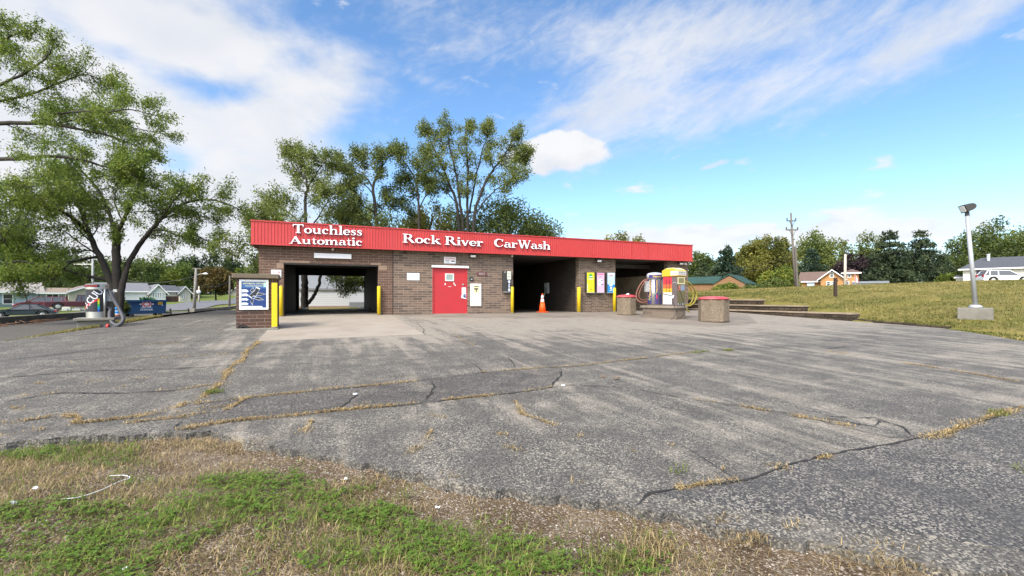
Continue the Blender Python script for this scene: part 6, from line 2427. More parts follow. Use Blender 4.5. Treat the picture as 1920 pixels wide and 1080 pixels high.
MB().box(X_(1472), X_(1505.5), 2.4, 7, -.8, (542 - 527.5) * s_).build('wing', OB, t)
window(t, X_(1498), .2, .7, .85, 2.4)

# white house at the right edge
tt = 60.0
s_ = tt / F
c = on(1880, tt)
t = thing('white_cottage', 'white cottage with dark grey hipped roof and dark shutters at the right edge', 'house', (c.x, c.y, HB - (532 - HV) * s_), facing(1880, -3))
X_ = lambda u: (u - 1880) * s_
CW = siding('ivory_siding', (0.62, 0.59, 0.52), .16)
gable(t, X_(1827), X_(1990), 0, 8, (532 - 501.5) * s_, (532 - 480.5) * s_, CW, DARK_ROOF, 'x', .45, 1.9)
window(t, X_(1859), (532 - 515) * s_, 15 * s_, 12 * s_, 0, paint('shutter_navy', (0.06, 0.06, 0.10)))
MB().lathe([(2.4 * s_, (532 - 486) * s_), (2.4 * s_, (532 - 475) * s_), (3 * s_, (532 - 474) * s_), (3 * s_, (532 - 472.5) * s_)], (X_(1859), 2.6, 0), 12).build('chimney_pipe', paint('flue', (0.45, 0.47, 0.48)), t)
gable(t, X_(1815), X_(1826), 1.5, 6, (532 - 518) * s_, (532 - 514) * s_, CW, DARK_ROOF, 'x', .2)
for lab, u0, u1, z0, z1, tt, col in (('low pale roof beyond the crest of the bank', 1605, 1658, 530.8, 529.2, 66, (0.20, 0.21, 0.22)), ('grey green shed among the spruces beyond the bank', 1682, 1722, 532, 523.5, 72, (0.10, 0.14, 0.15))):
    s_ = tt / F
    c = on((u0 + u1) / 2, tt)
    t = thing('far_shed', lab, 'shed', (c.x, c.y, HB - (536 - HV) * s_), facing((u0 + u1) / 2))
    w = (u1 - u0) * s_ / 2
    gable(t, -w, w, 0, 4, (536 - z0) * s_, (536 - z1 + 1) * s_, paint('shed_%d' % u0, col), paint('shedroof_%d' % u0, col), 'x', .1, fascia=False)


# ------------------------------------------------------------------ cars
def car(name, label, cat, loc, rotz, col, L_=4.6, W=1.78, H=1.42, kind='sedan', group=None):
    t = thing(name, label, cat, loc, rotz, group)
    bm_ = plain(name + '_paint', col, .25, .04, 2, spec=.6)
    bz = .55 * H if kind != 'pickup' else .52 * H
    hl = L_ / 2
    lo = .20
    wr = .33 if kind in ('sedan',) else .36
    wxs = (hl * .62, -hl * .60)

    def arch(cx):
        return [(cx + (wr + .06) * math.cos(a), max(lo, .31 + (wr + .06) * math.sin(a))) for a in [math.pi * i / 8 for i in range(9)]]
    lower = [(hl - .03, lo)] + arch(wxs[0]) + arch(wxs[1]) + [(-hl + .05, lo)]
    if kind == 'pickup':
        upper = [(-hl, lo + .2), (-hl, bz + .10), (-.15, bz + .10), (hl * .30, bz + .10), (hl - .25, bz + .02), (hl, bz - .2)]
    elif kind == 'sedan':
        upper = [(-hl, lo + .22), (-hl + .06, bz + .04), (-hl + .55, bz + .08), (0, bz + .06), (hl * .36, bz + .04), (hl - .35, bz - .08), (hl - .02, bz - .24)]
    else:
        upper = [(-hl, lo + .2), (-hl + .04, bz + .05), (0, bz + .06), (hl * .45, bz + .05), (hl - .25, bz - .06), (hl, bz - .25)]
    MB().prism((lower + upper)[::-1], 'xz', -W / 2, W / 2).build('body', bm_, t, bevel=.05)
    if kind == 'sedan':
        cab = [(-hl * .80, bz + .05), (-hl * .42, H - .02), (hl * .02, H), (hl * .46, bz + .03)]
    elif kind == 'pickup':
        cab = [(-.25, bz + .09), (-.12, H), (hl * .18, H), (hl * .44, bz + .08)]
    elif kind == 'van':
        cab = [(-hl * .99, bz + .04), (-hl * .90, H - .03), (hl * .12, H), (hl * .58, bz + .03)]
    else:
        cab = [(-hl * .98, bz + .04), (-hl * .80, H - .05), (-.1, H), (hl * .10, H - .02), (hl * .48, bz + .03)]

    def half(z):
        return W / 2 - .03 - .20 * (z - bz) / max(.01, (H - bz))
    vs = []
    for sgn in (-1, 1):
        for x, z in cab:
            vs.append((x, sgn * half(z), z))
    n = len(cab)
    mb = MB()
    fs = [tuple(range(n)), tuple(range(2 * n - 1, n - 1, -1))]
    for i in range(n):
        j = (i + 1) % n
        fs.append((i, i + n, j + n, j))
    mb.add(vs, fs)
    mb.build('window_glass', MAT['glass'], t)
    # roof and pillars in body colour, a little proud of the glass
    mb = MB()
    rt_ = [p for p in cab if p[1] > H - .1]
    x0, x1 = min(p[0] for p in rt_), max(p[0] for p in rt_)
    hw = half(H)
    mb.box(x0 - .05, x1 + .05, -hw - .01, hw + .01, H - .02, H + .035)
    for sgn in (-1, 1):
        def P(x, z, o=.012):
            return (x, sgn * (half(z) + o), z)
        e = [(cab[0], cab[1]), (cab[-1], cab[-2])]
        mids = [((x0 * .55 + x1 * .45, bz + .04), (x0 * .52 + x1 * .48, H - .01))]
        if kind in ('van', 'suv'):
            mids.append(((x0 * .93 + x1 * .07, bz + .04), (x0 * .9 + x1 * .1, H - .03)))
        for a, b in e + mids:
            mb.tube([P(*a), P(*b)], .045, 5)
        mb.tube([P(cab[0][0], bz + .05), P(cab[-1][0], bz + .04)], .03, 5)
    mb.build('roof', bm_, t)
    for cx in wxs:
        for sgn in (-1, 1):
            w = MB().lathe([(wr - .12, -.09), (wr - .02, -.10), (wr, -.07), (wr, .07), (wr - .02, .10), (wr - .12, .09)], sides=22).build('wheel', MAT['black'], t, loc=(cx, sgn * (W / 2 - .11), wr - .02))
            w.rotation_euler = (R(90), 0, 0)
            MB().lathe([(0, -.095), (wr * .3, -.10), (wr * .62, -.085), (wr * .64, .085), (wr * .3, .10), (0, .095)], sides=10).build('rim', MAT['steel'], w)
    for sgn in (-1, 1):
        MB().box(hl - .22, hl + .005, sgn * W * .36 - .16, sgn * W * .36 + .16, bz - .26, bz - .13).build('headlight', paint('headlamp', (0.7, 0.72, 0.74), .15), t)
        zl = (bz - .12, bz + .02) if kind in ('sedan', 'pickup') else (bz - .05, bz + .22)
        MB().box(-hl - .012, -hl + .18, sgn * W * .40 - .14, sgn * W * .40 + .165, *zl).build('taillight', paint('taillamp', (0.35, 0.01, 0.015), .2), t)
        MB().box(hl * .36, hl * .36 + .12, sgn * (W / 2 + .02), sgn * (W / 2 + .16), bz + .05, bz + .17).build('mirror', bm_, t)
    MB().box(-hl - .02, -hl + .03, -.26, .26, bz - .24, bz - .12).build('number_plate', MAT['offwhite'], t)
    return t


tt = 37.5
car('parked_sedan', 'dark blue sedan parked on the street behind the low mossy wall', 'car', pt(44, 597.0, tt), facing(44, 172), (0.012, 0.022, 0.030), 4.0, 1.7, 1.15, 'sedan')
tt = 48.0
car('parked_minivan', 'maroon minivan parked before the blue grey house', 'minivan', pt(78, 580.0, tt), facing(77, 174), (0.12, 0.010, 0.020), 4.0, 1.7, 1.32, 'van')
car('pickup_truck', 'dark maroon pickup truck parked by the beige garage behind the rainbow vacuum', 'pickup truck', pt(150, 580.5, 46.0), facing(150, -4), (0.055, 0.010, 0.018), 5.0, 1.85, 1.45, 'pickup')
tt = 50.0
car('parked_hatchback', 'white hatchback car parked before the white cottage beyond the bank', 'car', pt(1882, 531.0, tt), facing(1882, 25), (0.74, 0.75, 0.77), 4.1, 1.75, 1.38, 'suv')

# white lorry cab behind the green roofed building
tt = 64.0
s_ = tt / F
c = pt(1402, 546, tt)
t = thing('lorry_cab', 'white lorry cab poking out right of the green roofed building', 'lorry', c, facing(1402, 180 - 10))
LW = paint('lorry_white', (0.75, 0.76, 0.76), .3)
MB().prism([(-9 * s_, .3), (9.5 * s_, .3), (9.5 * s_, 8 * s_), (4 * s_, 9.5 * s_), (1 * s_, 16 * s_), (-2.5 * s_, 18.5 * s_), (-9 * s_, 19.5 * s_)][::-1] if False else [(9.5 * s_ * -1, .3), (9 * s_, .3), (9 * s_, 19.5 * s_), (2.5 * s_, 18.5 * s_), (-1 * s_, 16 * s_), (-4 * s_, 9.5 * s_), (-9.5 * s_, 8 * s_)], 'xz', -1.2, 1.2).build('cab', LW, t, bevel=.12)
for y0, y1 in ((-1.215, -1.19), (1.19, 1.215)):
    MB().prism([(-2.4 * s_, 10 * s_), (1.5 * s_, 10 * s_), (1.5 * s_, 15 * s_), (-.3 * s_, 15 * s_)], 'xz', y0, y1).build('side_window', MAT['glass'], t)
MB().prism([(-3.9 * s_, 10 * s_), (-1.3 * s_, 15.2 * s_), (-1.5 * s_, 15.5 * s_), (-4.15 * s_, 10 * s_)], 'xz', -1.0, 1.0).build('windscreen', MAT['glass'], t)
for x in (-6 * s_, 5 * s_):
    for sgn in (-1, 1):
        w = MB().lathe([(.2, -.14), (.48, -.15), (.52, -.1), (.52, .1), (.48, .15), (.2, .14)], sides=20).build('wheel', MAT['black'], t, loc=(x, sgn * 1.0, .5))
        w.rotation_euler = (R(90), 0, 0)
        MB().lathe([(0, -.13), (.22, -.13), (.24, .13), (0, .13)], sides=12).build('rim', MAT['steel'], w)
t = thing('debris_cart', 'white heap of household odds and ends on the lawn between sedan and minivan', 'odds and ends', pt(92, 583, 44.0), facing(92))
mb = MB()
for i in range(16):
    x = rnd.uniform(-2.4, 2.4)
    mb.box(x, x + rnd.uniform(.2, .7), rnd.uniform(-.4, 0), rnd.uniform(.1, .4), 0, rnd.uniform(.15, .45))
mb.build('boxes', MAT['offwhite'], t)

# ------------------------------------------------------------------ poles and wires
WOOD = plain('weathered_pole', (0.125, 0.108, 0.092), .9, .25, 4)
WOODP = plain('pale_pole', (0.42, 0.36, 0.29), .9, .2, 4)


def pole(name, label, u, vb, vt, t_, r, m, lean=0.0):
    s = t_ / F
    c = on(u, t_)
    z1 = HB - (vt - HV) * s - c.z
    t = thing(name, label, 'pole', c, -YAW)
    MB().tube([(0, 0, -.4), (lean * s, 0, z1)], [r, r * .72], 12).build('shaft', m, t, smooth=True)
    return t, z1, s, c


t, z1, s, c = pole('utility_pole', 'tall weathered utility pole with two crossarms beyond the grass bank', 1491.5, 540, 399, 52.0, .135, WOOD, -8.5)
for k, (vv, w) in enumerate(((414, 9), (431, 11))):
    zc = z1 - (vv - 399) * s
    f = zc / z1 * -8.5 * s
    MB().box(f - w * s, f + w * s, -.08, .08, zc - .06, zc + .06).build('crossarm', WOOD, t)
    mb = MB()
    for x in (-.95, .95) if k else (-.9, .9):
        mb.lathe([(.04, 0), (.05, .08), (.09, .12), (.06, .25), (0, .27)], (f + x * w * s, 0, zc + .06), 8)
    mb.build('insulator', MAT['darkmetal'], t)
    MB().tube([(f - w * s * .6, -.09, zc), (f, -.2, zc - .7), (f + w * s * .6, -.09, zc)], .03, 4).build('brace', MAT['darkmetal'], t)
MB().tube([(5 * s, .1, -.3), (-.3 * s, 0, z1 * .55)], .13, 8).build('guy_stub', WOOD, t)
tall = (c, z1, s)
t, z1, s, c = pole('service_pole', 'bare pale pole standing before the orange brick house', 1584, 534, 476.5, 64.0, .20, WOODP, 1.0)
t, z1, s, c = pole('street_lamp_pole', 'grey wooden pole with crossarm and street lamp arm near the dumpster', 363, 590, 503, 34.0, .12, plain('grey_pole', (0.20, 0.185, 0.165), .9, .2, 4), 5)
MB().box(5 * s - 7 * s, 5 * s + 10 * s, -.05, .05, z1 - .07, z1 + .02).build('crossarm', WOOD, t)
za = z1 * .84
MB().tube(spline([(4.2 * s, 0, za - .1), (10 * s, -.1, za + .05), (24 * s, -.2, za + .12)]), .03, 6).build('lamp_arm', MAT['steel'], t)
MB().lathe([(0, -.06), (.10, -.04), (.13, .02), (.06, .08), (0, .09)], (26 * s, -.22, za + .10), 12, sx=1.7).build('lamp_head', paint('lamp_lens', (0.80, 0.80, 0.76)), t, smooth=True)
lampc, lampz = c, z1
t, z1, s, c = pole('dark_pole', 'thin dark pole standing by the street wall left of the pay pillar', 430, 572, 517, 44.0, .10, WOOD, 1)
t, z1, s, c = pole('meter_post', 'pale post with white box beside the street lamp pole', 373, 566, 537, 60.0, .12, WOODP, 0)
MB().lathe([(0, 0), (.22, .05), (.30, .25), (.22, .45), (0, .5)], (0, -.1, z1 * .55), 12).build('white_box', MAT['white'], t, smooth=True)
t, z1, s, c = pole('white_pole', 'thin pale pole half hidden in the dark tree left of the vacuum', 174, 560, 462, 50.0, .13, plain('light_grey_pole', (0.3, 0.3, 0.29), .8), 0)
MB().box(-40 * s, 0, -.03, .03, z1 * .705, z1 * .715).build('arm', MAT['offwhite'], t)


def wire(name, label, a, b, sag, r=.02):
    P = []
    for i in range(25):
        f = i / 24
        p = a.lerp(b, f)
        p.z -= sag * 4 * f * (1 - f)
        P.append(p)
    o = MB().tube(P, r, 5).build(name, MAT['darkmetal'], None)
    tag(o, label, 'wire', 'overhead wires')


cT, zT, sT = tall
top = cT + Vector((0, 0, zT))
wire('overhead_wire', 'pale wire from the lamp pole leftwards over the white house', pt(365, 518, 34), pt(225, 520, 52), .55, .022)
wire('overhead_wire', 'wire from the lamp pole to the dark pole on the right', pt(366, 532, 34), pt(431, 526, 44), .4, .015)
wire('overhead_wire', 'upper wire before the dark pines right of the red fascia', pt(1305, 522, 58), pt(1486, 478, 52), .25, .016)
wire('overhead_wire', 'lower wire before the dark pines right of the red fascia', pt(1305, 529, 58), pt(1487, 486, 52), .3, .016)
wire('overhead_wire', 'wire crossing behind the light pole over the cottage roof', pt(1700, 478, 75), pt(2000, 458, 58), .5, .018)
# flag by the orange house
c = pt(1603, 530, 62)
t = thing('flag', 'small red and white striped flag hanging right of the orange house', 'flag', (c.x, c.y, c.z - .6), -YAW)
MB().tube([(0, 0, 0), (0, 0, 1.9)], .025, 6).build('staff', MAT['steel'], t)
for i in range(5):
    MB().prism([(.02 + .02 * i, .75 + .0), (.10 + .09 * i, .62 - .03 * i), (.12 + .09 * i, 1.55 - .12 * i), (.02 + .02 * i, 1.85 - .12 * i)], 'xz', -.02 + .012 * i, -.013 + .012 * i).build('stripe', (RED, MAT['white'])[i % 2], t)
# ------------------------------------------------------------------ trees
BARK = plain('dark_bark', (0.034, 0.028, 0.023), .95, .3, 6, dirt=(.06, .052, .042), dirt_amt=.4, bump=.6, bs=30)
BARKG = plain('grey_bark', (0.115, 0.098, 0.078), .95, .3, 6, bump=.6, bs=30)
LEAF = {
    'willow': foliage('feathery_leaves', (0.060, 0.100, 0.016), (0.145, 0.205, 0.032), (0.275, 0.310, 0.062), .5),
    'far': foliage('grey_green_leaves', (0.064, 0.092, 0.022), (0.150, 0.185, 0.040), (0.26, 0.275, 0.066), .45),
    'dark': foliage('dark_leaves', (0.020, 0.034, 0.015), (0.046, 0.070, 0.026), (0.090, 0.118, 0.040), .35),
    'green': foliage('green_leaves', (0.042, 0.066, 0.018), (0.098, 0.132, 0.032), (0.190, 0.210, 0.054), .42),
    'yellow': foliage('yellowing_leaves', (0.068, 0.080, 0.018), (0.165, 0.165, 0.034), (0.30, 0.26, 0.055), .4),
    'bright': foliage('bright_leaves', (0.06, 0.095, 0.016), (0.135, 0.175, 0.028), (0.26, 0.26, 0.04), .4),
    'purple': foliage('purple_leaves', (0.016, 0.011, 0.013), (0.034, 0.022, 0.025), (0.06, 0.04, 0.04), .25),
    'rust': foliage('rusty_leaves', (0.05, 0.042, 0.014), (0.12, 0.085, 0.022), (0.20, 0.13, 0.035), .35),
    'spruce': foliage('spruce_needles', (0.018, 0.030, 0.016), (0.042, 0.062, 0.029), (0.085, 0.108, 0.046), .25),
    'pine': foliage('pine_needles', (0.013, 0.027, 0.017), (0.030, 0.055, 0.030), (0.060, 0.092, 0.046), .2),
}


def leaf_quads(P, size, aspect, droop=.25):
    n = len(P)
    a = nrg.normal(0, 1, (n, 3))
    a[:, 2] -= droop * 2
    a /= np.linalg.norm(a, axis=1, keepdims=True)
    b = np.cross(a, nrg.normal(0, 1, (n, 3)))
    b /= np.linalg.norm(b, axis=1, keepdims=True) + 1e-9
    l = (size * nrg.uniform(.6, 1.35, n))[:, None]
    w = l * aspect
    return np.stack([P, P + a * l * .5 + b * w * .5, P + a * l, P + a * l * .5 - b * w * .5], 1)


def rot_about(d, ang, r_=None):
    r_ = r_ or rnd
    p = d.orthogonal().normalized()
    p = Matrix.Rotation(r_.uniform(0, 2 * math.pi), 3, d) @ p
    return (Matrix.Rotation(ang, 3, p) @ d).normalized()


class Grower:
    def __init__(self, **k):
        self.mb, self.tw = MB(), []
        self.kids, self.ang, self.ratio, self.wob, self.trop = (6, 5, 4), (50, 45, 40), (.55, .5, .5), .22, (0.05, 0.02, -.03)
        self.maxlev = 2
        self.__dict__.update(k)

    def grow(self, p, d, L_, r, lev):
        n = max(3, int(4 + L_ * 1.2)) if lev < self.maxlev else 3
        pts = [p.copy()]
        q, dd = p.copy(), d.copy()
        for i in range(n):
            dd = (dd + Vector((rnd.gauss(0, self.wob), rnd.gauss(0, self.wob), rnd.gauss(0, self.wob))) * .6 + Vector((0, 0, self.trop[min(lev, len(self.trop) - 1)]))).normalized()
            q = q + dd * (L_ / n)
            pts.append(q.copy())
        self.mb.tube(pts, [max(.006, r * (1 - .75 * i / n)) for i in range(n + 1)], 6 if r > .05 else (4 if r > .018 else 3), cap=False)
        if lev >= self.maxlev:
            self.tw.append((pts, L_))
            return
        self.spawn(pts, L_, r, lev)

    def spawn(self, pts, L_, r, lev, f0=.25, k=None, cl=None):
        n = len(pts) - 1
        k = k or self.kids[min(lev, len(self.kids) - 1)]
        for j in range(k):
            f = f0 + (1 - f0) * (j + rnd.uniform(.1, .9)) / k
            i = min(n - 1, int(f * n))
            pos = pts[i].lerp(pts[i + 1], f * n - i)
            tang = (pts[i + 1] - pts[i]).normalized()
            a = R(self.ang[min(lev, len(self.ang) - 1)] * rnd.uniform(.55, 1.3))
            d = rot_about(tang, a)
            ll = (cl if cl else L_ * self.ratio[min(lev, len(self.ratio) - 1)]) * rnd.uniform(.65, 1.25) * (1.12 - .45 * f)
            self.grow(pos, d, ll, max(.008, r * (1 - .6 * f) * .5), lev + 1)
        tang = (pts[-1] - pts[-2]).normalized()
        self.grow(pts[-1], tang, (cl if cl else L_ * .5) * .6, max(.008, r * .35), lev + 1)

    def finish(self, name, label, base, bark, leafm, per, size, aspect, sigma, droop, tmean=.5, cat='tree', group=None, crown='crown', zmin=None):
        t = thing(name, label, cat, base, group=group)
        for i, v in enumerate(self.mb.v):
            self.mb.v[i] = (v[0] - base.x, v[1] - base.y, v[2] - base.z)
        self.mb.build('trunk', bark, t, smooth=True)
        P, C = [], []
        for pts, L_ in self.tw:
            if zmin is not None and pts[-1].z < zmin:
                continue
            A = np.array([tuple(p) for p in pts]) - np.array(base)
            m = max(2, int(per * (.6 + .4 * L_ / max(.3, L_)) * rnd.uniform(.5, 1.4)))
            f = nrg.uniform(0, len(A) - 1.001, m)
            i = f.astype(int)
            w = (f - i)[:, None]
            P.append(A[i] * (1 - w) + A[i + 1] * w + nrg.normal(0, sigma, (m, 3)))
            c = np.clip(rnd.gauss(tmean, .17), 0, 1)
            C.append(np.full(m, c))
        P, C = np.concatenate(P), np.concatenate(C)
        C = np.clip(C + nrg.normal(0, .12, len(C)), 0, 1)
        quads(crown, leaf_quads(P, size, aspect, droop), leafm, t, tint=C)
        return t, len(P)


def limb_pts(px, t0):
    """a limb seen in the photograph, each joint with its own distance"""
    return [pt(q[0], q[1], t0 + (q[2] if len(q) > 2 else 0)) for q in px]


def traced(name, label, t0, base, limbs, bark, leafm, per, size, aspect, sigma, droop, G, tmean=.5, n=6, group=None, zmin=None):
    for px, r0, r1, f0, k, cl in limbs:
        P = spline(limb_pts(px, t0), n)
        P = [p + Vector((rnd.gauss(0, .02), rnd.gauss(0, .02), 0)) * t0 * .035 for p in P]
        m = len(P)
        G.mb.tube(P, [r0 + (r1 - r0) * i / (m - 1) for i in range(m)], 9 if r0 > .1 else 6, cap=False)
        if k:
            G.spawn(P, 0, (r0 + r1) * .5, 0, f0, k, cl)
    return G.finish(name, label, base, bark, leafm, per, size, aspect, sigma, droop, tmean, group=group, zmin=zmin)


cnt = 0
# A: the spreading tree behind the rainbow vacuum
t0 = 19.0
base = on(221, t0)
base.z -= .1
G = Grower(kids=(9, 12, 5), ang=(55, 50, 45), ratio=(.5, .5, .5), wob=.20, trop=(.10, .0, -.10), maxlev=2)
A = [
    ([(222, 596), (220, 540), (218, 480), (218, 440)], 0.161, 0.143, .8, 2, .8),
    ([(218, 440), (205, 402, .4), (191, 369, .8), (172, 340, 1.0), (150, 318, 1.2)], 0.087, 0.038, .25, 11, 1.5),
    ([(218, 440), (230, 415, -.4), (240, 395, -.7), (254, 365, -1.0), (264, 342, -1.3), (268, 322, -1.5)], 0.087, 0.030, .2, 11, 1.4),
    ([(222, 592), (231, 530), (240, 495, .3), (262, 458, .5), (284, 431, .6), (308, 405, .7), (338, 385, .9), (365, 376, 1.0), (400, 375, 1.1), (430, 384, 1.2)], 0.124, 0.030, .35, 15, 1.5),
    ([(284, 431, .6), (311, 433, .2), (338, 443, 0), (360, 440, -.3), (385, 450, -.5), (405, 462, -.6)], 0.043, 0.015, .2, 9, 1.1),
    ([(262, 458, .5), (290, 425, -.6), (320, 385, -1.2), (345, 352, -1.5)], 0.043, 0.022, .3, 9, 1.4),
    ([(221, 590), (206, 525, .2), (186, 480, .4), (168, 440, .6), (156, 405, .7), (142, 378, .9), (120, 355, 1.2)], 0.149, 0.045, .3, 14, 1.6),
    ([(168, 440, .6), (140, 412, -.2), (112, 395, -.8), (70, 380, -1.2), (20, 385, -1.6)], 0.074, 0.022, .2, 12, 1.5),
    ([(160, 420, .6), (150, 395, 1.5), (143, 380, 2.0), (128, 340, 2.6)], 0.056, 0.022, .2, 9, 1.5),
    ([(230, 415, -.4), (215, 380, .5), (222, 345, 1.0), (240, 318, 1.4)], 0.037, 0.015, .2, 9, 1.3),
    ([(186, 480, .4), (155, 487, -.2), (130, 492, -.6), (118, 503, -.8), (72, 497, -1.2), (30, 490, -1.5), (-20, 512, -2)], 0.062, 0.022, .3, 11, 1.1),
    ([(150, 515, .3), (115, 503, 0), (84, 490, -.3), (50, 487, -.6), (20, 465, -.9), (-10, 440, -1.2)], 0.056, 0.022, .3, 11, 1.2),
    ([(206, 525, .2), (175, 520, 0), (150, 515, .3)], 0.068, 0.068, .5, 3, .8),
    ([(118, 503, -.6), (104, 520, -.8), (84, 526, -1), (62, 524, -1.2), (44, 516, -1.4)], 0.037, 0.015, .3, 7, .8),
]
t, c = traced('spreading_tree', 'wide spreading tree with several dark leaning trunks behind the rainbow vacuum', t0, base, A, BARK, LEAF['willow'], 29, .115, .36, .10, .35, G, .50, zmin=1.45)
cnt += c

# B: the tree whose long limbs reach in from beyond the left edge
t0 = 17.5
base = on(-210, t0)
G = Grower(kids=(9, 12, 5), ang=(52, 50, 45), ratio=(.5, .5, .5), wob=.20, trop=(.06, .0, -.08), maxlev=2)
Bl = [
    ([(-205, 600), (-200, 450), (-190, 330), (-160, 270)], 0.211, 0.165, .7, 3, 1.2),
    ([(-160, 270), (-60, 236), (0, 231, .2), (58, 231, .3), (100, 233, .4), (147, 242, .5), (200, 253, .5), (249, 271, .6), (272, 280, .6)], 0.105, 0.019, .25, 17, 1.25),
    ([(58, 231, .3), (84, 222, 0), (107, 213, -.3), (156, 209, -.6), (200, 211, -.8), (240, 205, -.9), (285, 215, -1.0)], 0.050, 0.015, .15, 14, 1.2),
    ([(-180, 320), (-60, 300), (27, 298, -.2), (89, 293, -.4), (147, 298, -.5), (191, 311, -.6), (225, 318, -.7), (252, 332, -.8)], 0.093, 0.022, .3, 16, 1.25),
    ([(-170, 280), (-80, 210, .5), (-10, 165, .8), (40, 140, 1), (75, 118, 1.2), (95, 98, 1.3)], 0.087, 0.022, .3, 14, 1.3),
    ([(-80, 210, .5), (0, 190, 1.2), (60, 175, 1.5), (120, 152, 1.8), (165, 140, 2.0), (215, 165, 2.2)], 0.062, 0.015, .3, 15, 1.3),
    ([(-120, 230), (-70, 150, -.6), (-30, 110, -1), (0, 85, -1.2), (20, 66, -1.3)], 0.074, 0.022, .3, 12, 1.2),
    ([(-150, 330), (-60, 350, -.6), (0, 345, -1), (50, 350, -1.2), (100, 345, -1.4)], 0.062, 0.022, .3, 12, 1.2),
    ([(100, 233, .4), (150, 225, 1.0), (200, 235, 1.6), (240, 238, 2.0), (300, 250, 2.4)], 0.037, 0.015, .2, 11, 1.1),
    ([(-140, 400), (-60, 410, .4), (-10, 430, .6), (20, 470, .6), (35, 520, .5)], 0.062, 0.022, .3, 11, 1.1),
]
t, c = traced('overhanging_tree', 'tree with long horizontal limbs reaching in from the left edge', t0, base, Bl, BARK, LEAF['willow'], 29, .105, .36, .10, .35, G, .56)
cnt += c

# C: dark low willow boughs at the far left and the lone sprig beyond
t0 = 26.0
base = on(-60, t0)
G = Grower(kids=(9, 6, 4), ang=(60, 50, 45), ratio=(.5, .5, .5), wob=.2, trop=(.03, .0, -.06), maxlev=2)
Cl = [
    ([(-60, 590), (-50, 520), (-30, 470), (0, 440), (25, 425)], .22, .05, .3, 14, 1.9),
    ([(-50, 520), (0, 470, .5), (40, 455, .8), (75, 470, 1)], .12, .03, .2, 13, 1.8),
    ([(-55, 540), (0, 505, -.5), (50, 495, -1), (100, 505, -1.2)], .12, .03, .2, 13, 1.5),
    ([(-50, 500), (0, 500, -1), (30, 520, -1.5), (50, 560, -1.6)], .10, .03, .2, 11, 1.4),
]
t, c = traced('dark_willow', 'dark drooping willow at the left edge before the blue grey house', t0, base, Cl, BARK, LEAF['dark'], 40, .18, .34, .25, .4, G, .6, zmin=1.7)
cnt += c

